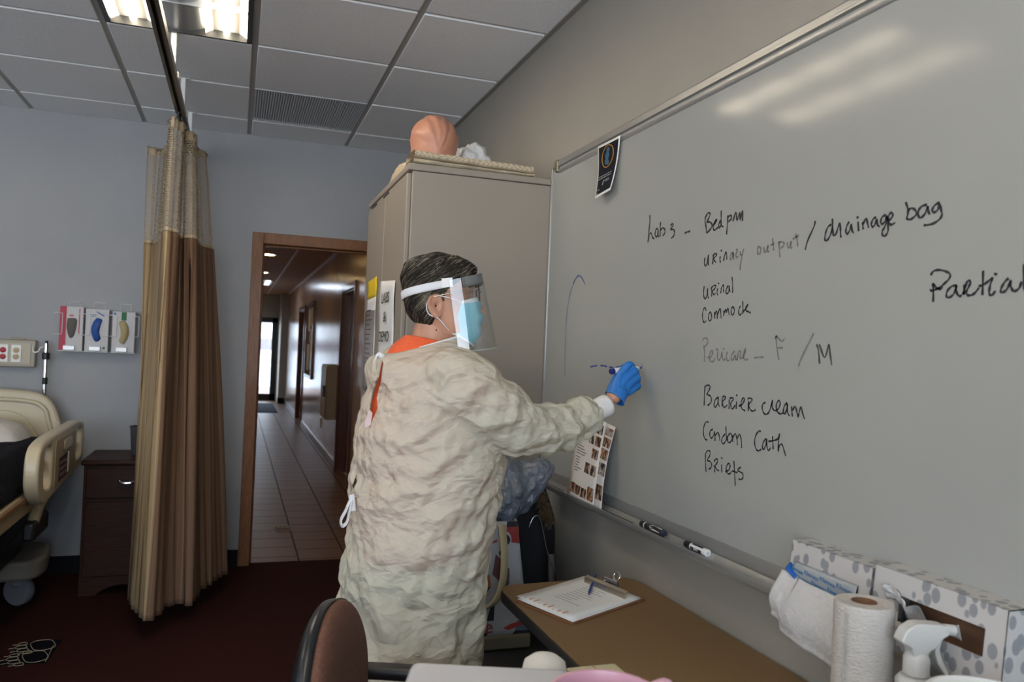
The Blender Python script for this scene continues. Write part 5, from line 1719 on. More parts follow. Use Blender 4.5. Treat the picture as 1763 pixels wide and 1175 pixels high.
_L(_v1.outputs['Fac'], _s.inputs[0]); _L(_s0.outputs[0], _s.inputs[2])
_bp2 = node(M_gown, 'ShaderNodeBump', Strength=.85, Distance=.012)
_L(_s.outputs[0], _bp2.inputs['Height']); _L(_bp2.outputs[0], b_.inputs['Normal']); _L(_bp2.outputs[0], _tr.inputs['Normal'])
gown = obj('gown', gme, M_gown, person, smooth=True, label='pale yellow crinkled isolation gown')
M_bind = mat('white_binding', (0.75, 0.75, 0.76), .7)
top = body_ring(*[GR[0][0], GR[0][1], GR[0][2] - .004, GR[0][3] + .002, GR[0][4] + .002, GR[0][5], GR[0][6]], n=60, e=2.2)
obj('neck_binding', MB().tube(top, .0042, 8, closed=True), M_bind, gown, smooth=True)


def ribbon(pts, w, wd=Vector((0, 0, 1))):
    ps = smooth_line(pts, 6)
    mb = MB()
    A_, B_ = [], []
    n = len(ps)
    for i, p in enumerate(ps):
        d = (ps[min(i + 1, n - 1)] - ps[max(i - 1, 0)]).normalized()
        vw = (p - EYE).normalized()
        s = d.cross(Vector((-.9, -.45, .1))).normalized() * (w / 2)
        A_.append(p + s); B_.append(p - s)
    mb.add(A_ + B_, [(i, i + 1, n + i + 1, n + i) for i in range(n - 1)])
    return mb


tie = ribbon([onY(672, 610, 2.10), onY(662, 613, 2.095), onY(650, 611, 2.10), onY(643, 628, 2.11), onY(638, 645, 2.12)], .009)
tie2 = ribbon([onY(652, 612, 2.10), onY(661, 622, 2.09), onY(660, 640, 2.085), onY(659, 657, 2.085)], .010)
obj('neck_tie', tie, M_bind, gown, smooth=True, solid=.0015)
obj('neck_tie', tie2, M_bind, gown, smooth=True, solid=.0015)
obj('neck_knot', MB().sphere(onY(657, 613, 2.092), .009, 12, 8, (1, 1, .8)), M_bind, gown, smooth=True)
w1 = ribbon([onY(612, 856, 2.10), onY(603, 862, 2.09), onY(595, 880, 2.09), onY(587, 896, 2.10), onY(589, 906, 2.10), onY(597, 900, 2.095), onY(601, 882, 2.09), onY(605, 862, 2.088)], .010)
obj('waist_tie', w1, M_bind, gown, smooth=True, solid=.0015)
obj('waist_tie', MB().prism([onY(x, y, 2.088) for x, y in ((601, 853), (609, 851), (612, 880), (603, 881))], (.002, .002, 0)), M_bind, gown)
obj('size_tag', MB().prism([onY(x, y, 2.075) for x, y in ((636, 706), (641, 712), (638, 732), (629, 738), (628, 726))], (.001, .001, 0)), mat('tag_pink', (0.68, 0.55, 0.55), .7), gown)
sc_ = MB()
for k in range(7):
    a = onY(690 + k * 3.2, 619 - k * .35 + random.uniform(-1, 1), 1.992 + .004 * k)
gown_cuff_a, gown_cuff_b = onY(1017, 712.5, 2.113), onY(1044.5, 698, 2.131)
cf = MB()
nC = 10
ps = [gown_cuff_a.lerp(gown_cuff_b, k / (nC - 1)) for k in range(nC)]
cf.tube(ps, [.0305 + .0006 * (k % 2) for k in range(nC)], 40, cap=False)
obj('knit_cuff', cf, mat('cuff_knit', (0.74, 0.73, 0.72), .9, bump=.5, bscale=260, bdist=.003), gown, smooth=True, solid=.003)
lcf = MB().tube([EL_L.lerp(WR_L, .86), EL_L.lerp(WR_L, 1.02)], [.032, .030], 32, cap=False)
obj('knit_cuff', lcf, mat('cuff_knit', (0.74, 0.73, 0.72), .9), gown, smooth=True, solid=.003)

# ---------------- gloves
M_glove = mat('blue_nitrile', (0.020, 0.165, 0.50), 0.42, var=.08, scale=30, bump=.5, bscale=85, bdist=.004, spec=.4)
for J, cuffv in ((jr, [onY(1060, 687, 2.139), onY(1065, 680.5, 2.141)]), (jl, [WR_L + ld * .005, WR_L + ld * .02])):
    h = hand_surface(J, .0026)
    a, b = cuffv
    h.tube([a, a.lerp(b, .5), b.lerp(J['middle'][0], .3)], [.0285, .0275, .024], 24)
    gl = evaluated(h, [('REMESH', dict(mode='VOXEL', voxel_size=.0026)), ('SMOOTH', dict(factor=.5, iterations=2))])
    ax = (b - a).normalized()
    bmq = bmesh.new(); bmq.from_mesh(gl)
    bmesh.ops.bisect_plane(bmq, geom=bmq.verts[:] + bmq.edges[:] + bmq.faces[:], plane_co=a, plane_no=ax, clear_inner=True)
    bmq.to_mesh(gl); bmq.free()
    g_ = obj('glove', gl, M_glove, person, smooth=True, label='blue nitrile glove')
    ax = (b - a).normalized(); q = ax.orthogonal().normalized(); q2 = ax.cross(q)
    obj('rolled_edge', MB().tube([a + q * (.0285 * math.cos(t)) + q2 * (.0285 * math.sin(t)) for t in np.linspace(0, 2 * math.pi, 41)[:-1]], .0018, 8, closed=True), M_glove, g_, smooth=True)

# ---------------- mask, glasses, face shield
M_mask = mat('mask_blue', (0.25, 0.55, 0.66), 0.75, bump=.2, bscale=160, bdist=.002)


def mask_pt(u, v, off=0.0):
    s = 2 * u - 1
    c = lerp(-.012 - .012 * abs(s) ** 1.5, -.150 + .044 * abs(s) ** 1.5, v)
    af = np.interp(v, [0, .12, .4, .65, .85, 1], [.100, .109, .113, .107, .097, .084]) + off
    ae = lerp(.048, .008, v)
    ph = s * math.radians(84)
    a = ae + (af - ae) * max(0, math.cos(ph)) ** .8
    b = (lerp(.056, .050, v) + off) * math.sin(ph) / math.sin(math.radians(84)) * (1 + .12 * math.sin(math.pi * v))
    a += .0022 * math.sin(v * 6 * math.pi) * math.cos(ph) ** .5
    return hp(a, b, c)


mk = obj('face_mask', MB().grid(mask_pt, 40, 36), M_mask, person, smooth=True, solid=.0016, label='light blue pleated surgical mask')
obj('top_band', MB().grid(lambda u, v: mask_pt(u, v * .10 - .01, .0012), 40, 4), mat('mask_white', (0.72, 0.76, 0.78), .75), mk, smooth=True, solid=.001)
obj('bottom_band', MB().grid(lambda u, v: mask_pt(u, .955 + v * .05, .0012), 40, 3), mat('mask_white', (0.72, 0.76, 0.78), .75), mk, smooth=True, solid=.001)
for s in (-1, 1):
    ms = 0.0 if s < 0 else 1.0
    lp = [mask_pt(ms, .96), hp(.008, s * .070, -.086), hp(-.008, s * .075, -.068), hp(-.032, s * .075, -.055), hp(-.036, s * .077, -.030), hp(-.018, s * .076, -.008), hp(.010, s * .078, -.012), hp(.032, s * .074, -.018), mask_pt(ms, .05)]
    obj('ear_loop', MB().tube(smooth_line(lp, 6), .0015, 6), M_bind, mk, smooth=True)
gls = MB()
glasses = obj('glasses', MB().tube([hp(.108, -.008, .000), hp(.111, 0, .003), hp(.108, .008, .000)], .0016, 6), mat('glasses_frame', (0.05, 0.035, 0.05), .25, .4), person, label='thin framed glasses')
for s in (-1, 1):
    rim = rounded([(s * .008, .010), (s * .058, .012), (s * .056, -.022), (s * .014, -.024)], .011, 4)
    pts = [hp(.108 - .25 * abs(p.x) ** 1.4 * 1.2, p.x, p.y) for p in rim]
    obj('rim', MB().tube(pts, .0015, 6, closed=True), MATS['glasses_frame'], glasses, smooth=True)
    obj('lens', MB().add(pts, [tuple(range(len(pts)))]), M_glass, glasses, smooth=False)
    tp = [hp(.091, s * .060, .004), hp(.06, s * .074, .002), hp(.01, s * .080, -.006), hp(-.022, s * .081, -.014), hp(-.034, s * .078, -.032)]
    obj('temple_arm', MB().tube(smooth_line(tp, 5), .0018, 6), mat('temple_gold', (0.55, 0.50, 0.42), .25, .8), glasses, smooth=True)

shield = thing('face_shield', None, None, tuple(HO))
for k_ in ('label', 'category'):
    if k_ in shield:
        del shield[k_]
shield.parent = person
shield.matrix_parent_inverse = Matrix.Translation(Vector(person.location)).inverted()
shield['label'] = 'clear full length face shield with white strap'
M_clear = bpy.data.materials.new('clear_visor'); M_clear.use_nodes = True
nt = M_clear.node_tree; nt.nodes.clear()
_o = nt.nodes.new('ShaderNodeOutputMaterial'); _mx = nt.nodes.new('ShaderNodeMixShader'); _t = nt.nodes.new('ShaderNodeBsdfTransparent'); _g2 = nt.nodes.new('ShaderNodeBsdfGlossy')
_t.inputs[0].default_value = (.93, .95, .95, 1); _g2.inputs['Roughness'].default_value = .03
_fr = thin_fresnel(nt, .10)
nt.links.new(_fr, _mx.inputs[0]); nt.links.new(_t.outputs[0], _mx.inputs[1]); nt.links.new(_g2.outputs[0], _mx.inputs[2]); nt.links.new(_mx.outputs[0], _o.inputs[0])


def visor(u, v, off=0.0):
    s = 2 * u - 1
    ph = s * math.radians(76)
    ctop = .022 + .030 * math.cos(ph)
    c = ctop - v * (.200 - .012 * abs(s) ** 3)
    fa = .128 + .020 * v
    k_ = (abs(math.cos(ph)) ** 4.0 + abs(math.sin(ph)) ** 4.0) ** (-1 / 4.0)          # squarish bow: flat sides, curved front
    a = -.006 + (fa - .006 + off) * math.cos(ph) * k_
    b = (.090 - .006 * v * (1 - abs(s)) + off) * math.sin(ph) * k_
    return hp(a + (.012 * v if abs(s) > .6 else .012 * v), b, c)


obj('visor', MB().grid(visor, 61, 24), M_clear, shield, smooth=True)
edge_pts = [visor(0, v) for v in np.linspace(0, 1, 12)] + [visor(u, 1) for u in np.linspace(0, 1, 30)[1:-1]] + [visor(1, v) for v in np.linspace(1, 0, 12)]
obj('visor_edge', MB().tube(edge_pts, .0007, 5), mat('visor_edge', (0.55, 0.57, 0.56), .2), shield)
obj('foam_pad', MB().grid(lambda u, v: visor(.10 + .80 * u, v * .135, -.006), 40, 5), mat('foam_grey', (0.15, 0.155, 0.15), .9), shield, smooth=True, solid=.010)


def strap(u, v):
    th = lerp(-math.radians(80), -math.radians(280), u)
    c = lerp(.022, -.006, min(1, u * 2)) if u < .5 else lerp(-.006, .022, (u - .5) * 2)
    c += (.5 - v) * .021
    a, b = head_surface(th, c, .0125, False)
    return hp(a, b, c)


obj('strap', MB().grid(strap, 60, 4), mat('strap_white', (0.74, 0.74, 0.77), .75), shield, smooth=True, solid=.0015)
for s in (-1, 1):
    th = s * math.radians(80)
    p = [head_surface(th + d_, .024, .0150, False) for d_ in (-.13, .13)]
    obj('strap_clip', MB().prism([hp(p[0][0], p[0][1], .035), hp(p[1][0], p[1][1], .037), hp(p[1][0], p[1][1], .013), hp(p[0][0], p[0][1], .011)], HL * (.002 * s)), M_white, shield)

# ---------------- marker in the hand
mT, mB = onX(1104.5, 633.5, WX - .001), onY(1051, 640, 2.165)
md = (mB - mT).normalized()
t = thing('marker', 'blue dry erase marker held in the gloved hand', 'marker', tuple((mT + mB) / 2), 'whiteboard markers')
obj('barrel', MB().tube([mT + md * .030, mT + md * .034, mB - md * .012], [.0075, .0088, .0088], 24), M_white, t)
obj('nib', MB().tube([mT, mT + md * .010], [.0018, .003], 12), BLUE, t)
obj('neck', MB().tube([mT + md * .010, mT + md * .016, mT + md * .030], [.0035, .0062, .0068], 20), M_white, t)
obj('end_plug', MB().tube([mB - md * .012, mB - md * .001, mB], [.0089, .0089, .0078], 24), mat('plug_blue', (0.010, 0.018, 0.16), .35), t)
# ------------------------------------------------------------------ side table along the whiteboard wall
TTZ = .777
M_lam = mat('table_laminate', (0.20, 0.118, 0.047), 0.5, var=.16, scale=260, detail=4)
M_edge = mat('table_edge_black', (0.014, 0.015, 0.019), 0.35)
tab = thing('side_table', 'narrow brown laminate table with black edge along whiteboard wall', 'table', (.95, 1.3, 0))
tp = [(p.x, p.y) for p in rounded([(.722, .30), (1.163, .30), (1.163, 2.215), (.728, 2.185)], [.03, .03, .10, .06], 8)]
obj('tabletop', MB().prism([(x, y, TTZ - .003) for x, y in tp], (0, 0, .003)), M_lam, tab, smooth=False)
obj('edge_band', MB().prism([(x + (.002 if x > .95 else -.002), y + (.002 if y > 1.2 else -.002), TTZ - .034) for x, y in tp], (0, 0, .031)), M_edge, tab, bevel=.006, segs=3)
for y in (.55, 1.95):
    lg = MB().bb((.90, y - .03, .03), (.98, y + .03, TTZ - .035))
    obj('leg', lg, M_black, tab, bevel=.006)
    obj('foot', MB().bb((.75, y - .03, 0), (1.14, y + .03, .035)), M_black, tab, bevel=.01)
    obj('support_arm', MB().bb((.77, y - .02, TTZ - .07), (1.12, y + .02, TTZ - .035)), M_black, tab, bevel=.005)

# clipboard with papers and pen
M_hard = mat('hardboard', (0.20, 0.085, 0.035), 0.5, var=.1, scale=60)
cz = TTZ + .0005
cl = thing('clipboard', 'brown clipboard with printed sheets under a chrome clip', 'clipboard', (.93, 2.0, TTZ))
A_, B_, C_, D_ = (onZ(884, 1036, cz), onZ(985, 1077, cz), onZ(1113, 1034, cz), onZ(1012, 994, cz))
cp = rounded([(p.x, p.y) for p in (A_, B_, C_, D_)], .012, 4)
obj('board', MB().prism([(p.x, p.y, cz) for p in cp], (0, 0, .0035)), M_hard, cl)
cdir = ((C_ + D_) / 2 - (A_ + B_) / 2).normalized(); sdir = (D_ - C_).normalized()
for k, (q, dz) in enumerate((([(891, 1034), (986, 1072), (1104, 1031), (1008, 993)], .004), ([(889, 1029), (984, 1068), (1103, 1029), (1006, 992)], .007))):
    pts = [onZ(x, y, cz + dz) for x, y in q]
    obj('sheet', MB().grid(lambda u, v: pts[0].lerp(pts[1], u).lerp(pts[3].lerp(pts[2], u), v) + Vector((0, 0, .0035 * (1 - v) ** 2 * (1 - .6 * u) - .0006)), 8, 12), M_paper, cl, smooth=True, solid=.0012)
pr, po = MB(), MB()
S_ = lambda u, v: pts[0].lerp(pts[1], u).lerp(pts[3].lerp(pts[2], u), v) + Vector((0, 0, .0035 * (1 - v) ** 2 * (1 - .6 * u) + .0004))
for k in range(11):
    v0 = .30 + .052 * k
    u0 = .30 + .02 * random.random(); u1 = u0 + random.uniform(.2, .5)
    a, b = S_(u0, v0), S_(min(u1, .92), v0)
    w = (S_(u0, v0 + .012) - a)
    pr.add([a, b, b + w, a + w], [(0, 1, 2, 3)])
for k in range(9):
    u0 = .10 + .085 * k
    a = S_(u0, .035); b = S_(u0 + .03, .035); w = S_(u0, .05 + .035 * (k % 3)) - a
    po.add([a, b, b + w, a + w], [(0, 1, 2, 3)])
obj('print_lines', pr, mat('print_grey', (0.42, 0.42, 0.43), .7), cl, smooth=False)
obj('orange_chart', po, mat('print_orange', (0.75, 0.33, 0.20), .7), cl, smooth=False)
p0, p1 = onZ(1011, 996, cz + .016), onZ(1081, 1025, cz + .016)
jd = (p1 - p0).normalized(); up_ = cdir
M_clip = mat('clip_metal', (0.78, 0.70, 0.56), .34, 1.0)
obj('clip_jaw', MB().prism([p0 + up_ * .004 + Vector((0, 0, .006)), p0 - up_ * .004 + Vector((0, 0, .002)), p0 - up_ * .008 + Vector((0, 0, -.009)), p0 - up_ * .015 + Vector((0, 0, -.009)), p0 - up_ * .012 + Vector((0, 0, .006)), p0 + Vector((0, 0, .010))], (p1 - p0)), M_clip, cl)
pm_ = (p0 + p1) / 2 + up_ * .01
plate = [pm_ + jd * a + up_ * b + Vector((0, 0, c)) for a, b, c in ((-.045, -.008, .0), (.045, -.008, .0), (.030, .018, .004), (.012, .034, .012), (-.012, .034, .012), (-.030, .018, .004))]
obj('clip_plate', MB().prism(plate, (0, 0, .0015)), M_chrome, cl, bevel=.001)
obj('clip_spring', MB().tube([pm_ + jd * -.028 + up_ * .012 + Vector((0, 0, .012)), pm_ + jd * .028 + up_ * .012 + Vector((0, 0, .012))], .0055, 12), M_chrome, cl)
obj('clip_loop', MB().tube([pm_ + up_ * .038 + jd * (.013 * math.cos(a)) + Vector((0, 0, .020 + .010 * math.sin(a))) + up_ * (.006 * math.sin(a)) for a in np.linspace(0, 2 * math.pi, 19)[:-1]], .0025, 8, closed=True), M_chrome, cl)
pa, pb = onZ(1013, 1025, cz + .012), onZ(1025, 992, cz + .016)
t = thing('pen', 'blue ballpoint pen tucked under the clipboard clip', 'pen', tuple(pa))
dd_ = (pb - pa).normalized()
obj('barrel', MB().tube([pa + dd_ * .012, pa + dd_ * .02, pb + dd_ * .008], [.003, .0038, .0038], 12), mat('pen_blue', (0.02, 0.06, 0.26), .3), t)
obj('tip', MB().tube([pa, pa + dd_ * .012], [.0008, .003], 10), mat('pen_grey', (0.2, 0.2, 0.22), .3), t)

# paper towel roll
t = thing('paper_towel_roll', 'white paper towel roll standing upright on the side table', 'paper towels', (1.01, 1.09, TTZ))
M_towel = mat('towel_paper', (0.54, 0.505, 0.46), 0.9, var=.04, scale=90, bump=.7, bscale=140, bdist=.006, stretch=(1, 1, 2.4))
tc_ = onY(1488, 1032, 1.09); th_ = tc_.z - .004
R_T = .0475
prof = [(.0205, TTZ), (.0435, TTZ), (R_T, TTZ + .004)] + [(R_T + .0004 * math.sin(k * 2.2), lerp(TTZ + .01, th_ - .006, k / 30)) for k in range(31)] + [(R_T - .0015, th_), (.0225, th_ + .001), (.0205, th_), (.0205, TTZ)]
cx_ = tc_.x
obj('roll', MB().lathe([(r, z) for r, z in prof], (cx_, 1.09, 0), 48, cap=False), M_towel, t)
obj('core', MB().lathe([(.0190, TTZ), (.0203, TTZ), (.0203, th_ + .0012), (.0190, th_ + .0012), (.0190, TTZ)], (cx_, 1.09, 0), 32, cap=False), mat('kraft_core', (0.22, 0.11, 0.055), .8), t)
obj('loose_end', MB().grid(lambda u, v: Vector((cx_ - R_T - .001 - .010 * u * v, 1.09 - .012 - .004 * u, lerp(th_ - .01, TTZ + .004, v))), 6, 10), M_towel, t, smooth=True, solid=.0008)

# spray bottle
t = thing('spray_bottle', 'white trigger spray bottle beside the paper towel roll', 'spray bottle', (1.04, 1.0, TTZ))
M_spray = mat('spray_white', (0.56, 0.55, 0.52), 0.38)
sx, sy = onY(1578, 1130, 1.0).x, 1.0
zt = onY(1600, 1068, 1.0).z
zc = zt - .068
prof = [(.0, TTZ + .001), (.034, TTZ + .001), (.038, TTZ + .006), (.038, zc - .10), (.034, zc - .075), (.024, zc - .055), (.0225, zc - .048), (.0235, zc - .040), (.0295, zc - .034), (.030, zc - .026), (.024, zc - .018), (.016, zc - .016)]
obj('bottle', MB().lathe(prof, (sx, sy, 0), 32), mat('bottle_white', (0.54, 0.54, 0.52), .35), t)
obj('collar', MB().lathe([(.0165, zc - .016), (.0195, zc - .014), (.0195, zc + .010), (.017, zc + .016), (.012, zc + .02)], (sx, sy, 0), 28), M_spray, t)
hd_ = Vector((CAM_R.x * .9 + .1, CAM_R.y * .6, 0)).normalized()
side = UP.cross(hd_)


def spt(a, z):
    return Vector((sx, sy, zt)) + hd_ * a + UP * z


hp2 = rounded([(-.034, -.030), (-.026, -.012), (-.008, -.001), (.030, -.003), (.046, -.006), (.048, -.020), (.036, -.024), (.030, -.036), (.012, -.047), (.010, -.056), (-.012, -.056), (-.014, -.040), (-.026, -.034)], .006, 3)
hm = MB().prism([spt(p.x, p.y) - side * .0125 for p in hp2], side * .025)
obj('head', hm, M_spray, t, bevel=.005, segs=3)
obj('nozzle', MB().cyl(spt(.044, -.013), spt(.062, -.015), .0085, 18), M_spray, t)
tr_ = rounded([(.030, -.030), (.038, -.028), (.034, -.045), (.040, -.062), (.052, -.082), (.046, -.084), (.032, -.066), (.026, -.046)], .004, 3)
obj('trigger', MB().prism([spt(p.x, p.y) - side * .007 for p in tr_], side * .014), M_spray, t, bevel=.002)

# white tub in the near right corner
bc = onY(1705, 1163, .80); bc.z = onY(1700, 1155, .872).z
t = thing('plastic_tub', 'round white plastic tub at the near end of the side table', 'tub', (bc.x, .80, TTZ))
R_B = .075
prof = [(.0, TTZ + .001), (R_B * .86, TTZ + .001), (R_B * .9, TTZ + .006), (R_B * .98, bc.z - .02), (R_B + .004, bc.z - .018), (R_B + .004, bc.z - .006), (R_B, bc.z - .001), (R_B - .006, bc.z), (R_B - .012, bc.z - .004), (0.0005, bc.z - .004)]
obj('tub', MB().lathe(prof, (bc.x + .0, .80, 0), 48), M_white, t)

# ------------------------------------------------------------------ tissue boxes on the marker tray
M_tis = mat('tissue_box_print', (0.70, 0.69, 0.68), 0.5)
_L = M_tis.node_tree.links.new
_tc = node(M_tis, 'ShaderNodeTexCoord'); _mp = node(M_tis, 'ShaderNodeMapping'); _mp.inputs['Scale'].default_value = (1, 1, .72); _mp.inputs['Rotation'].default_value = (.35, 0, 0)
_L(_tc.outputs['Object'], _mp.inputs[0])
_v = node(M_tis, 'ShaderNodeTexVoronoi', Scale=46.0, Randomness=.75)
_nz = node(M_tis, 'ShaderNodeTexNoise', Scale=30.0)
_L(_mp.outputs[0], _v.inputs['Vector'])
_rp = ramp(M_tis, [(0.0, (0.24, 0.245, 0.265)), (.40, (0.26, 0.265, 0.28)), (.44, (0.50, 0.485, 0.47))], 'LINEAR')
_L(_v.outputs['Distance'], _rp.inputs[0]); _L(_rp.outputs[0], bsdf(M_tis).inputs['Base Color'])
M_tissue = mat('tissue_paper', (0.58, 0.57, 0.56), .9, bump=.3, bscale=60)
M_film = mat('tissue_film', (0.33, 0.36, 0.38), .15, spec=.8)
TBZ = .9605
for k, (ya, yb, zt_, lab, xf, xb) in enumerate(((1.178, 1.402, 1.078, 'grey leaf patterned tissue box with blue film, nearer the person', 1.096, 1.150),
                                                (.905, 1.170, 1.088, 'grey leaf patterned tissue box beside spray bottle, almost empty', 1.094, 1.152))):
    lean = .012
    t = thing('tissue_box', lab, 'tissue box', ((xf + xb) / 2, (ya + yb) / 2, TBZ), 'tissue boxes on the marker tray')

    def bx(x, y, z):
        return Vector((x + (z - TBZ) / (zt_ - TBZ) * lean, y, z))
    sy0, sy1 = (ya + .03, yb - .018) if k == 0 else (ya + .035, yb - .06)
    sz0, sz1 = (lerp(TBZ, zt_, .30), lerp(TBZ, zt_, .66)) if k == 0 else (lerp(TBZ, zt_, .36), lerp(TBZ, zt_, .70))
    m = MB()
    for (y0, y1, z0, z1) in ((ya, sy0, TBZ, zt_), (sy1, yb, TBZ, zt_), (sy0, sy1, TBZ, sz0), (sy0, sy1, sz1, zt_)):
        q = [bx(xf, y0, z0), bx(xf, y1, z0), bx(xf, y1, z1), bx(xf, y0, z1)]
        m.prism(q, (.0015, 0, 0))
    for (y0, y1) in ((ya, ya + .0015), (yb - .0015, yb)):
        m.prism([bx(xf, y0, TBZ), bx(xb, y0, TBZ), bx(xb, y0, zt_), bx(xf, y0, zt_)], (0, y1 - y0, 0))
    m.prism([bx(xf, ya, zt_), bx(xb, ya, zt_), bx(xb, yb, zt_), bx(xf, yb, zt_)], (0, 0, -.0015)); m.prism([bx(xf, ya, TBZ), bx(xb, ya, TBZ), bx(xb, yb, TBZ), bx(xf, yb, TBZ)], (0, 0, .0015))
    m.prism([bx(xb - .0015, ya, TBZ), bx(xb - .0015, yb, TBZ), bx(xb - .0015, yb, zt_), bx(xb - .0015, ya, zt_)], (.0015, 0, 0))
    obj('carton', m, M_tis, t, smooth=False)
    if k == 0:
        fl = MB().grid(lambda u, v: bx(xf - .002 - .008 * math.sin(math.pi * v) * (1 - .5 * u), lerp(sy1, sy0, u), lerp(sz1, sz0, v)) + Vector((.002 * noise.noise(Vector((u * 9, v * 6, 0))), 0, 0)), 24, 8)
        f_ = obj('film', fl, M_film, t, smooth=True, solid=.0004)
        M_fb = mat('film_print_blue', (0.012, 0.14, 0.36), .4)
        for q in range(7):
            u = .10 + .13 * q; v = .28 if q % 2 == 0 else .62
            M = frame(bx(xf - .0125, lerp(sy1, sy0, u), lerp(sz1, sz0, v)), (0, -1, -.10), (0, 0, 1))
            obj('lettering', text_mesh('Kleenex', .013, M, .0002), M_fb, f_, smooth=False)
        obj('film_fold', MB().grid(lambda u, v: bx(xf - .004 - .012 * v, lerp(sy1 + .012, sy1 - .02, u), lerp(sz1 - .004, sz0 + .012, u * .5 + v * .5)), 8, 6), mat('film_blue', (0.01, 0.10, 0.42), .2), t, smooth=True, solid=.0004)

        def ts(u, v):
            y = lerp(yb + .010, ya + .045, u); e = abs(u - .5) * 2
            z = lerp(sz0 + .020 - .010 * u, .90 - .020 * u + .022 * (1 - u) * (u < .15), v)
            x = xf - .008 - .026 * math.sin(math.pi * min(1, v * 1.1) * .75) + .006 * noise.noise(Vector((u * 3, v * 2, 3))) + .0022 * math.sin(u * 9 + v)
            return Vector((x, y + .010 * (v - .5) * (1 if u < .3 else -.5), z))
        obj('tissue', MB().grid(ts, 40, 24), M_tissue, t, smooth=True, solid=.0006)
    else:
        obj('inside', MB().prism([bx(xb - .012, sy0 - .02, sz0 - .02), bx(xb - .012, sy1 + .02, sz0 - .02), bx(xb - .012, sy1 + .02, sz1 + .02), bx(xb - .012, sy0 - .02, sz1 + .02)], (.001, 0, 0)), mat('carton_inside', (0.20, 0.10, 0.055), .8), t)
        obj('tissue', MB().grid(lambda u, v: bx(xf + .022 + .006 * math.sin(u * 9) - .01 * v, lerp(sy1, sy0 + .06, u), lerp(sz0 + .002, sz0 + .022 + .01 * math.sin(u * 7), v)), 30, 8), M_tissue, t, smooth=True, solid=.0006)
        obj('tissue', MB().grid(lambda u, v: bx(xf - .002 - .014 * v + .006 * noise.noise(Vector((u * 5, v * 5, 1))), lerp(sy1 + .026, sy1 - .03, u), lerp(sz1 - .012, sz1 + .012, v) - .02 * u + .012 * math.sin(math.pi * u)), 20, 10), M_tissue, t, smooth=True, solid=.0006)

# ------------------------------------------------------------------ markers and sheets on the tray
def tray_marker(u0, v0, u1, v1, lab, white_end):
    a, b = onZ(u0, v0, TRZ + .018), onZ(u1, v1, TRZ + .018)
    a.x = b.x = 1.1245
    d = (b - a); L_ = d.length; d.normalize()
    t = thing('marker', lab, 'marker', ((a.x + b.x) / 2, (a.y + b.y) / 2, TRZ + .009), 'whiteboard markers')
    z = Vector((0, 0, 0))
    r = .0088
    if not white_end:
        obj('cap', MB().tube([a, a + d * .002, a + d * (L_ * .40)], [r * .8, r, r], 24), M_black, t)
        obj('ring', MB().tube([a + d * (L_ * .19), a + d * (L_ * .225)], r * 1.03, 24), M_white, t)
        obj('barrel', MB().tube([a + d * (L_ * .40), a + d * (L_ * .93)], r * .97, 24), M_black, t)
        M = frame(a + d * (L_ * .68) + Vector((-r * .80, 0, r * .80)), d, Vector((.7, 0, .7)))
        w = MB()
        pts = rounded([(-L_ * .24, 0), (-L_ * .16, .0078), (L_ * .24, .0078), (L_ * .24, -.0078), (-L_ * .16, -.0078)], .005, 4)
        w.add([a + d * (L_ * .68) + d * p.x + Vector((-math.cos(p.y / r + .7) * r * 1.01, 0, math.sin(p.y / r + .7) * r * 1.01)) for p in pts], [tuple(range(len(pts)))])
        obj('label_patch', w, M_white, t, smooth=False)
        obj('lettering', text_mesh('EXPO', .0085, M, .0002), M_ink, t, smooth=False)
        obj('end_plug', MB().tube([a + d * (L_ * .93), b - d * .001, b], [r * 1.06, r * 1.06, r * .9], 24), mat('plug_navy', (0.008, 0.010, 0.03), .4), t)
    else:
        obj('cap', MB().tube([a, a + d * .002, a + d * (L_ * .28)], [r * .8, r, r], 24), M_black, t)
        obj('barrel', MB().tube([a + d * (L_ * .24), a + d * (L_ * .84)], r * .98, 24), M_white, t)
        w = MB()
        for lo, hi in ((-1.0, .25), (1.0, 1.9)):
            w.grid(lambda u, v: a + d * (L_ * lerp(.34, .84, u)) + Vector((-math.cos(lerp(lo, hi, v)) * r * .992, 0, math.sin(lerp(lo, hi, v)) * r * .992)), 2, 8)
        obj('label_band', w, M_black, t, smooth=True)
        M = frame(a + d * (L_ * .58) + Vector((-math.cos(-.1) * r * 1.02, 0, math.sin(-.1) * r * 1.02)), d, Vector((.0, 0, 1)))
        obj('lettering', text_mesh('EXPO', .0085, M, .0002), M_white, t, smooth=False)
        obj('end_plug', MB().tube([a + d * (L_ * .84), b - d * .001, b], [r * 1.08, r * 1.08, r * .95], 24), M_white, t)
        obj('end_recess', MB().tube([b - d * .0002, b + d * .0003], r * .5, 20), mat('recess_grey', (0.55, 0.55, 0.56), .5), t)


tray_marker(1093, 902, 1131, 920, 'black marker with dark end lying on the tray nearer the photo sheets', False)
tray_marker(1165, 937, 1208, 954, 'black marker with white end lying on the tray nearer the tissues', True)

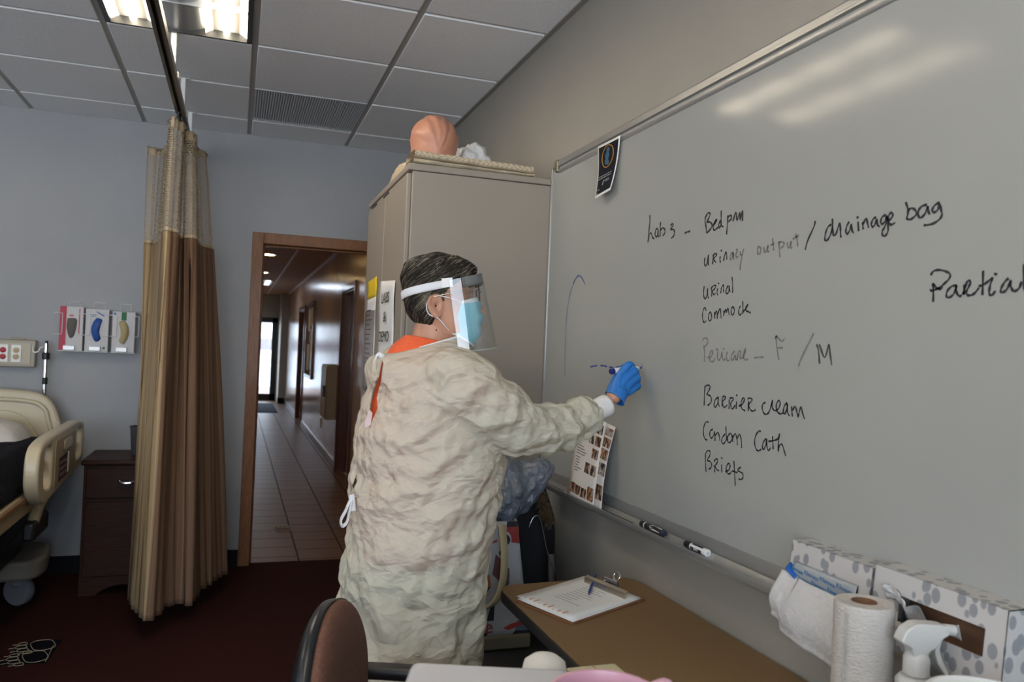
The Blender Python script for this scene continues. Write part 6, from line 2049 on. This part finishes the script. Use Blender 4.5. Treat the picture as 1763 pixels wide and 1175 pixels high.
M_ph = bpy.data.materials.new('photo_print'); M_ph.use_nodes = True; MATS['photo_print'] = M_ph
bsdf(M_ph).inputs['Roughness'].default_value = .45
_tc = node(M_ph, 'ShaderNodeTexCoord'); _n = node(M_ph, 'ShaderNodeTexNoise', Scale=46.0, Detail=2.0)
_mp = node(M_ph, 'ShaderNodeMapping'); _mp.inputs['Scale'].default_value = (1, 1.5, .8)
_rp = ramp(M_ph, [(.30, (0.02, 0.02, 0.022)), (.44, (0.16, 0.07, 0.04)), (.50, (0.42, 0.20, 0.07)), (.56, (0.30, 0.29, 0.28)), (.66, (0.55, 0.55, 0.55)), (.72, (0.06, 0.06, 0.07))], 'CONSTANT')
_L = M_ph.node_tree.links.new
_L(_tc.outputs['Object'], _mp.inputs[0]); _L(_mp.outputs[0], _n.inputs['Vector']); _L(_n.outputs['Fac'], _rp.inputs[0]); _L(_rp.outputs[0], bsdf(M_ph).inputs['Base Color'])


def photo_sheet(lab, c4, photos, lines, curl):
    a, b, c, d = c4                     # BL BR TR TL

    def S(u, v, o=0.0):
        p = a.lerp(b, u).lerp(d.lerp(c, u), v)
        return p + Vector((-curl * math.sin(math.pi * v) * u - o, 0, 0))
    t = thing('photo_sheet', lab, 'paper', tuple((a + b) / 2), 'photo instruction sheets')
    obj('page', MB().grid(lambda u, v: S(u, v), 8, 16), mat('page_white', (0.70, 0.66, 0.63), .6), t, smooth=True, solid=.0005)
    for (u0, u1, v0, v1) in photos:
        obj('photograph', MB().grid(lambda u, v: S(lerp(u0, u1, u), lerp(v0, v1, v), .0012), 3, 4), M_ph, t, smooth=True)
    if lines:
        m = MB()
        for (u0, u1, v) in lines:
            m.add([S(u0, v, .0012), S(u1, v, .0012), S(u1, v + .010, .0012), S(u0, v + .010, .0012)], [(0, 1, 2, 3)])
        obj('print_lines', m, mat('print_dark', (0.12, 0.11, 0.11), .7), t, smooth=False)


def sh(u, v, x):
    return onX(u, v, x)


photo_sheet('photo instruction sheet leaning on the board, front one nearer the cabinet', [sh(975, 857, 1.108), sh(1021, 879, 1.108), sh(1044, 728, 1.150), sh(1000, 706, 1.150)],
            [(.06, .26, .09, .20), (.28, .48, .085, .19), (.50, .70, .08, .185), (.73, .96, .08, .23), (.52, .70, .36, .48), (.74, .94, .36, .48), (.70, .93, .55, .66), (.52, .70, .70, .80), (.74, .95, .70, .81), (.55, .95, .84, .95)],
            [(.14, .28, .34), (.13, .40, .37), (.14, .26, .40), (.14, .30, .43), (.14, .28, .46), (.12, .30, .49), (.12, .46, .53), (.12, .50, .56), (.12, .42, .59), (.12, .36, .62), (.12, .26, .65), (.12, .28, .68), (.12, .30, .71), (.12, .42, .74)], .004)
photo_sheet('second photo sheet behind the front one, its right edge showing', [sh(1000, 869, 1.115), sh(1035, 885, 1.111), sh(1060, 736, 1.152), sh(1022, 718, 1.155)],
            [(.64, .98, .14, .31), (.64, .98, .42, .56), (.64, .98, .60, .72), (.64, .98, .74, .85), (.64, .98, .87, .96)], None, .010)

# ------------------------------------------------------------------ poster clipped over the top rail
pz = onX(1045, 246, 1.148)
t = thing('poster', 'small dark poster with orange ring hung from the board rail', 'poster', tuple(onX(1040, 340, 1.14)))
a, b, c, d = onX(1024, 343, 1.125), onX(1051, 327, 1.135), onX(1068, 233, 1.149), onX(1029, 253, 1.149)


def pp(u, v, o=0.0):
    p = a.lerp(b, u).lerp(d.lerp(c, u), v)
    return p + Vector((.006 * math.sin(math.pi * v) - o, -.010 * math.sin(math.pi * v) * u * 0, 0))


obj('sheet', MB().grid(lambda u, v: pp(u, v), 8, 16), M_paper, t, smooth=True, solid=.0006)
obj('dark_print', MB().grid(lambda u, v: pp(lerp(.06, .95, u), lerp(.05, .955, v), .001), 8, 16), mat('poster_navy', (0.006, 0.007, 0.015), .65, spec=.15), t, smooth=True)
rg = MB().tube([pp(.50 + .27 * math.cos(k), .72 + .205 * math.sin(k), .0018) for k in np.linspace(0, 2 * math.pi, 41)[:-1]], .0016, 6, closed=True)
obj('orange_ring', rg, mat('poster_orange', (0.42, 0.20, 0.03), .5), t, smooth=True)
fg = MB()
for u0, v0, r_ in ((.50, .84, .06), (.47, .74, .08), (.45, .64, .07), (.52, .60, .05)):
    fg.add([pp(u0 + r_ * 1.3 * math.cos(k), v0 + r_ * .9 * math.sin(k), .0016) for k in np.linspace(0, 2 * math.pi, 13)[:-1]], [tuple(range(12))])
obj('blue_figure', fg, mat('poster_blue', (0.012, 0.09, 0.17), .5), t, smooth=False)
tx = MB()
for v0, u0, u1 in ((.375, .10, .82), (.335, .08, .80), (.27, .52, .72), (.24, .52, .76), (.13, .10, .25), (.065, .08, .22)):
    u = u0
    while u < u1:
        w = random.uniform(.03, .07)
        tx.add([pp(u, v0, .0018), pp(min(u + w, u1), v0, .0018), pp(min(u + w, u1), v0 + .014, .0018), pp(u, v0 + .014, .0018)], [(0, 1, 2, 3)])
        u += w + .02
tx.tube([pp(.38, .20, .0018), pp(.42, .27, .0018), pp(.47, .28, .0018)], .0012, 5)
obj('small_print', tx, mat('poster_text', (0.45, 0.45, 0.46), .6), t, smooth=False)

# ------------------------------------------------------------------ corner between cabinet and table: chair, tote, coat, bag
ch = thing('chair', 'black stacking chair in the corner under the tote bag', 'chair', (.86, 2.62, 0))
obj('seat', MB().bb((.64, 2.34, .435), (1.09, 2.89, .475)), mat('black_fabric', (0.010, 0.010, 0.012), .9), ch, bevel=.015)
obj('backrest', MB().bb((.66, 2.91, .56), (1.08, 2.95, .84)), mat('black_fabric', (0.010, 0.010, 0.012), .9), ch, bevel=.015)
for x in (.655, 1.075):
    obj('leg', MB().tube([(x, 2.37, 0), (x, 2.37, .43)], .011, 12), M_black, ch)
    obj('leg', MB().tube([(x, 2.96, 0), (x, 2.88, .44), (x, 2.93, .84)], .011, 12), M_black, ch)

# tote bag: printed panels, cream gusset and straps
tb = thing('tote_bag', 'printed shopping tote with cream straps standing on the corner chair', 'tote bag', (.87, 2.58, .475))
TY = 2.50
tl, tr, br, bl_ = onY(826, 893, TY + .02), onY(890, 903, TY + .02), onY(910, 1085, TY), onY(806, 1092, TY)
tl.z = tr.z = (tl.z + tr.z) / 2
bl_.z = br.z = .520


def tote(u, v, o=0.0):
    p = tl.lerp(tr, u).lerp(bl_.lerp(br, u), v)
    return p + Vector((0, -.004 * math.sin(math.pi * u) - o + .0015 * noise.noise(Vector((u * 4, v * 5, 0))), 0))


dpt = .13


def tote_back(u, v):
    return tl.lerp(tr, u).lerp(bl_.lerp(br, u), v) + Vector((0, dpt, 0))


M_tw = mat('tote_white', (0.42, 0.42, 0.43), .6, bump=.3, bscale=30)
m = MB().grid(lambda u, v: tote(u, v), 16, 20).grid(lambda u, v: tote_back(u, v), 8, 10)
m.grid(lambda u, v: tote(0, v).lerp(tote_back(0, v), u), 4, 12).grid(lambda u, v: tote(1, v).lerp(tote_back(1, v), u), 4, 12)
obj('body', m, M_tw, tb, smooth=True, solid=.002)
base = MB().bb((bl_.x - .004, TY - .014, .4765), (br.x + .006, TY + dpt + .005, .523))
obj('base_panel', base, mat('tote_base', (0.17, 0.145, 0.09), .8), tb, bevel=.008)


def patch(nm, pts, mm, o=.0042):
    q = [tote(u, v, o) for u, v in pts]
    obj(nm, MB().add(q, [tuple(range(len(q)))]), mm, tb, smooth=False)


T_red = mat('tote_red', (0.28, 0.025, 0.022), .6); T_blk = mat('tote_black', (0.012, 0.012, 0.016), .6); T_org = mat('tote_orange', (0.42, 0.12, 0.015), .6); T_blue = mat('tote_blue', (0.10, 0.155, 0.21), .6); T_dr = mat('tote_maroon', (0.13, 0.045, 0.045), .6); T_grn = mat('tote_green', (0.01, 0.04, 0.03), .6)
patch('top_trim', [(0, 0), (1, 0), (1, .05), (0, .05)], T_blk)
patch('red_band', [(0, .05), (1, .05), (1, .20), (.55, .17), (0, .22)], T_red)
patch('white_arch', [(.62 + .18 * math.cos(a), .155 + .075 * math.sin(a)) for a in np.linspace(0, 2 * math.pi, 17)[:-1]], M_tw, .0052)
patch('black_arch', [(.64 + .13 * math.cos(a), .160 + .050 * math.sin(a)) for a in np.linspace(0, 2 * math.pi, 17)[:-1]], T_blk, .0060)
patch('orange_patch', [(0, .48), (.30, .46), (.34, .56), (.10, .60), (0, .60)], T_org)
patch('dark_patch', [(0, .60), (.12, .60), (.34, .56), (.20, .66), (0, .72)], T_blk)
patch('maroon_patch', [(.42, .28), (.72, .42), (.50, .52), (.36, .46)], T_dr)
patch('grey_patch', [(.50, .52), (.72, .42), (.70, .55), (.60, .58)], mat('tote_grey', (0.07, 0.07, 0.08), .6))
patch('green_spot', [(.58 + .09 * math.cos(a), .275 + .028 * math.sin(a)) for a in np.linspace(0, 2 * math.pi, 13)[:-1]], T_grn)
patch('green_spot', [(.18 + .09 * math.cos(a), .35 + .028 * math.sin(a)) for a in np.linspace(0, 2 * math.pi, 13)[:-1]], T_grn)
patch('dark_spike', [(.36, .70), (.42, .68), (.40, .86), (.28, .86)], T_blk)
patch('blue_band', [(0, .86), (1, .88), (1, .965), (0, .965)], T_blue)
patch('black_strip', [(0, .965), (1, .965), (1, 1), (0, 1)], T_blk)
M = frame(tote(.26, .915, .0058), tote(.4, .895) - tote(.2, .895), UP)
obj('lettering', text_mesh('se', .062, M, .0003), mat('tote_red_print', (0.40, 0.045, 0.04), .6), tb, smooth=False)
patch('red_mark', [(.56, .93), (.70, .895), (.84, .885), (.98, .86), (.98, .91), (.80, .925), (.66, .95)], mat('tote_red_print', (0.40, 0.045, 0.04), .6), .0055)
M_strap = mat('tote_strap', (0.46, 0.38, 0.22), .8)


def flat(pts, w, dirw=Vector((1, 0, 0)), th=.002):
    ps = smooth_line(pts, 8)
    n = len(ps)
    mb = MB()
    A = [p - dirw * (w / 2) for p in ps]; B = [p + dirw * (w / 2) for p in ps]
    mb.add(A + B, [(i, i + 1, n + i + 1, n + i) for i in range(n - 1)])
    return mb


obj('strap', flat([tote(.55, .02, .010), tote(.56, .25, .030), tote(.50, .50, .040), tote(.36, .66, .040), tote(.16, .74, .028), tote(.02, .76, .014)], .024), M_strap, tb, smooth=True, solid=.003)
obj('strap', flat([tl + Vector((.10, dpt * .5, .0)), onY(885, 898, TY + .05), onY(889, 960, TY + .03), onY(895, 1035, TY + .015)], .022), M_strap, tb, smooth=True, solid=.003)

# dark coat hanging behind, with fur-trimmed hood and wire hanger
M_coat = mat('black_coat', (0.008, 0.008, 0.011), .85, bump=.6, bscale=12)
coat = thing('coat', 'black coat with furry hood trim heaped in the corner behind tote', 'coat', (1.03, 2.72, .475))


def coat_pt(u, v):
    th = 2 * math.pi * u
    z = lerp(.482, 1.0, v)
    w = np.interp(v, [0, .3, .7, .92, 1], [.125, .120, .098, .06, .012])
    k = 1 + .12 * math.sin(th * 5 + v * 4) + .10 * noise.noise(Vector((math.cos(th) * 2, math.sin(th) * 2, v * 4)))
    return Vector((1.025 + math.cos(th) * w * k * .95, 2.775 + math.sin(th) * w * k * .85, z))


obj('body', MB().grid(coat_pt, 60, 40, True), M_coat, coat, smooth=True)
fr_ = MB()
rr_ = random.Random(5)
for k in range(420):
    u = rr_.random()
    c0 = onY(lerp(926, 946, u) + rr_.uniform(-4, 4), lerp(838, 900, u), 2.60)
    d0 = Vector((rr_.uniform(-1, 1), rr_.uniform(-1, .3), rr_.uniform(-1, .6))).normalized()
    fr_.tube([c0, c0 + d0 * .016, c0 + d0 * .026 + Vector((0, 0, -.008))], [.0016, .0012, .0003], 4, cap=False)
obj('fur_trim', fr_, mat('fur_brown', (0.085, 0.055, 0.022), .8, var=.5, scale=60), coat, smooth=True)
hg_ = MB().tube(smooth_line([onY(911, 908, 2.575), onY(915, 897, 2.575), onY(921, 889, 2.575), onY(929, 892, 2.575), onY(935, 915, 2.575), onY(942, 950, 2.575), onY(955, 985, 2.575), onY(963, 1004, 2.575)], 6), .0016, 8)
obj('wire_hanger', hg_, M_chrome, smooth=True, label='thin wire coat hanger against the black coat', cat='hanger')
obj('inner_lining', MB().grid(lambda u, v: onY(lerp(944, 955, u), lerp(955, 1010, v), 2.59 - .008 * math.sin(u * 3)), 6, 10), mat('lining_grey', (0.12, 0.11, 0.10), .8), coat, smooth=True, solid=.003)

# slate grey plastic garment bag slumped over the tote
M_bag = mat('slate_plastic', (0.14, 0.165, 0.21), .26, spec=.8, bump=.8, bscale=26, bdist=.03, var=.2, scale=12)


def bag_pt(u, v):
    pc = [onY(838, 850, 2.64), onY(870, 842, 2.63), onY(905, 826, 2.63), onY(935, 812, 2.62), onY(953, 806, 2.62)]
    rz = [.115, .105, .075, .046, .010]; ry = [.10, .11, .09, .06, .012]
    x = u * 4; i = min(int(x), 3); tt = x - i
    c = pc[i].lerp(pc[i + 1], tt); a = 2 * math.pi * v
    k = 1 + .30 * noise.noise(Vector((u * 4, math.cos(a) * 1.3, math.sin(a) * 1.3))) + .16 * noise.noise(Vector((u * 11, math.cos(a) * 3, math.sin(a) * 3 + 5)))
    drop = -.05 * (math.sin(a) < 0) * (-math.sin(a)) * (1 - u)
    return c + Vector((0, math.cos(a) * lerp(ry[i], ry[i + 1], tt) * k, math.sin(a) * lerp(rz[i], rz[i + 1], tt) * k + drop))


def bag2(u, v):
    return bag_pt(u, v)


obj('plastic_bag', evaluated(MB().grid(bag_pt, 60, 61), [('SUBSURF', dict(levels=1, render_levels=1))]), M_bag, smooth=True, label='crumpled slate grey plastic bag heaped above the tote bag', cat='bag')

# ------------------------------------------------------------------ near work table with clinical items, and the brown chair
NTZ = .755
nt_ = thing('work_table', 'near table under the white box and pink pitcher', 'table', (.43, 1.13, 0))
obj('tabletop', MB().bb((.16, .86, NTZ - .03), (.700, 1.36, NTZ)), M_lam, nt_, bevel=.008)
for x in (.21, .65):
    for y in (.95, 1.31):
        obj('leg', MB().cyl((x, y, 0), (x, y, NTZ - .03), .02, 16), M_black, nt_)
M_tr = mat('milky_plastic', (0.52, 0.525, 0.56), .22, coat=.3)
bz = onY(838, 1140, 1.2).z
x0b, x1b = onY(682, 1150, 1.2).x, onY(946, 1150, 1.2).x
t = thing('plastic_box', 'milky white plastic box in the foreground below the gown', 'box', ((x0b + x1b) / 2, 1.15, NTZ))
bxc, bxr = Vector(((x0b + x1b) / 2, 1.13, 0)), Matrix.Rotation(math.radians(-20), 3, 'Z')
obj('body', MB().box(bxc + UP * ((NTZ + .001 + bz) / 2), (x1b - x0b, .13, bz - NTZ - .001), bxr), M_tr, t, bevel=.014, segs=4)
obj('rim_ridge', MB().box(bxc + bxr @ Vector((0, -.066, 0)) + UP * (bz - .033), (x1b - x0b - .03, .004, .006), bxr), M_tr, t, bevel=.002)
rc = onY(937, 1160, 1.25)
t = thing('towel_roll', 'round white wadding roll behind the plastic box', 'roll', (rc.x, 1.25, NTZ))
zr_ = onY(932, 1128, 1.25).z
obj('roll', MB().lathe([(.0, NTZ + .001), (.036, NTZ + .001), (.038, NTZ + .006), (.038, zr_ - .03), (.034, zr_ - .012), (.022, zr_ - .003), (.002, zr_)], (rc.x, 1.25, 0), 32), mat('wadding', (0.64, 0.63, 0.60), .8), t, smooth=True)
pc_ = onY(1045, 1150, .98)
pr_ = .072
t = thing('pitcher', 'pink plastic pitcher in the foreground below the side table', 'pitcher', (pc_.x, .982, NTZ))
M_pink = mat('pink_plastic', (0.62, 0.34, 0.42), .3, coat=.2)
pcx, pcy = pc_.x, .982
zp = onY(1040, 1151, .982 + pr_).z
obj('vessel', MB().lathe([(.0, NTZ + .001), (pr_ * .72, NTZ + .001), (pr_ * .76, NTZ + .008), (pr_ * .96, zp - .01), (pr_ * 1.03, zp - .006), (pr_ * 1.03, zp), (pr_ * .95, zp), (pr_ * .92, zp - .01), (pr_ * .72, NTZ + .012), (0.0005, NTZ + .012)], (pcx, pcy, 0), 44), M_pink, t, smooth=40)
obj('handle', MB().tube(smooth_line([(pcx + pr_ * .95, pcy + .01, zp - .012), (pcx + pr_ * 1.45, pcy + .02, zp - .010), (pcx + pr_ * 1.6, pcy + .02, zp - .05), (pcx + pr_ * 1.3, pcy + .015, zp - .13), (pcx + pr_ * .84, pcy + .01, zp - .15)], 6), .009, 12), M_pink, t, smooth=True)
a = onY(1018, 1150, 1.30)
t = thing('carton', 'small pale cream carton behind the pink pitcher', 'carton', (a.x, 1.26, NTZ))
zt2 = onY(1020, 1146, 1.3).z
obj('box', MB().bb((onY(975, 1150, 1.3).x, 1.20, NTZ + .001), (onY(1058, 1150, 1.3).x, 1.30, zt2)), mat('cream_card', (0.46, 0.42, 0.27), .7), t, bevel=.002)
obj('lid_seam', MB().bb((onY(1018, 1150, 1.3).x, 1.1995, NTZ + .002), (onY(1020, 1150, 1.3).x, 1.3005, zt2 + .0006)), mat('seam_dark', (0.25, 0.22, 0.14), .7), t)

oc = thing('office_chair', 'brown upholstered office chair with black shell and armrest', 'chair', (.16, 1.55, 0), None)
M_up = mat('brown_upholstery', (0.135, 0.058, 0.036), .9, var=.22, scale=180, bump=.4, bscale=260, bdist=.004)
cn = Vector((math.cos(math.radians(-22)), math.sin(math.radians(-22)), 0)); cs_ = UP.cross(cn)
cb0 = Vector((.180, 1.60, .705))


def back_pt(u, v, side_):
    # rounded upright pad, bulged to the front and curved round the sitter
    th = 2 * math.pi * u
    e = 2.15
    ca, sa = math.cos(th), math.sin(th)
    q = (abs(ca) ** e + abs(sa) ** e) ** (-1 / e)
    w, h = .205 * ca * q * v, .235 * sa * q * v
    if sa < 0:
        w *= 1 - .30 * (-sa) ** 1.5
    dome = max(0.0, 1 - v ** 4) ** .5
    curve = .9 * w * w + .35 * max(0, h) ** 2
    return cb0 + cs_ * w + UP * h + cn * (curve + (.042 * dome if side_ > 0 else -.020 - .022 * dome))


vv = [.02, .25, .45, .62, .76, .86, .93, .97, .99, 1.0]
pad = MB().loft([[back_pt(k / 64, v, 1) for k in range(64)] for v in vv] + [[back_pt(k / 64, .985, 1) - cn * .016 for k in range(64)]], cap=True)
obj('back_cushion', pad, M_up, oc, smooth=True)
sh_ = MB().loft([[back_pt(k / 64, v, -1) for k in range(64)] for v in vv] + [[cb0 + (back_pt(k / 64, 1.0, -1) - cb0) * 1.012 + cn * .018 for k in range(64)], [back_pt(k / 64, .97, -1) + cn * .018 for k in range(64)]], cap=True)
obj('back_shell', sh_, mat('shell_black', (0.012, 0.013, 0.016), .3), oc, smooth=True)
sc0 = Vector((.180, 1.60, 0)) + cn * .25
sq = rounded([(-.23, -.24), (.23, -.24), (.24, .22), (-.24, .22)], .09, 6)
obj('seat', MB().prism([sc0 + cs_ * p.x + cn * p.y + UP * .44 for p in sq], (0, 0, .07)), M_up, oc, bevel=.025, segs=4)
obj('back_stem', MB().tube([sc0 - cn * .15 + UP * .42, cb0 - cn * .06 - UP * .18, cb0 - cn * .03], [.02, .018, .018], 10), M_black, oc, smooth=True)
for s in (-1, 1):
    b0 = sc0 + cs_ * (s * .26)
    pth = [b0 + UP * .43 - cn * .02 - cs_ * (s * .06), b0 + UP * .47, b0 + cn * .06 + UP * .65, b0 + cn * .09 + UP * .694, b0 - cn * .08 + UP * .712, b0 - cn * .25 + UP * .712]
    obj('armrest', MB().tube(smooth_line(pth, 6), .019, 12), M_black, oc, smooth=True)
obj('column', MB().cyl(sc0 + UP * .09, sc0 + UP * .44, .028, 20), M_black, oc)
for k in range(5):
    a = 2 * math.pi * k / 5
    e = sc0 + Vector((math.cos(a) * .30, math.sin(a) * .30, .075))
    arm = obj('base_arm', MB().tube([sc0 + UP * .10, e], [.026, .018], 10), M_black, oc)
    obj('caster', MB().cyl(e + Vector((-.012, 0, -.045)), e + Vector((.012, 0, -.045)), .029, 18), M_black, arm)
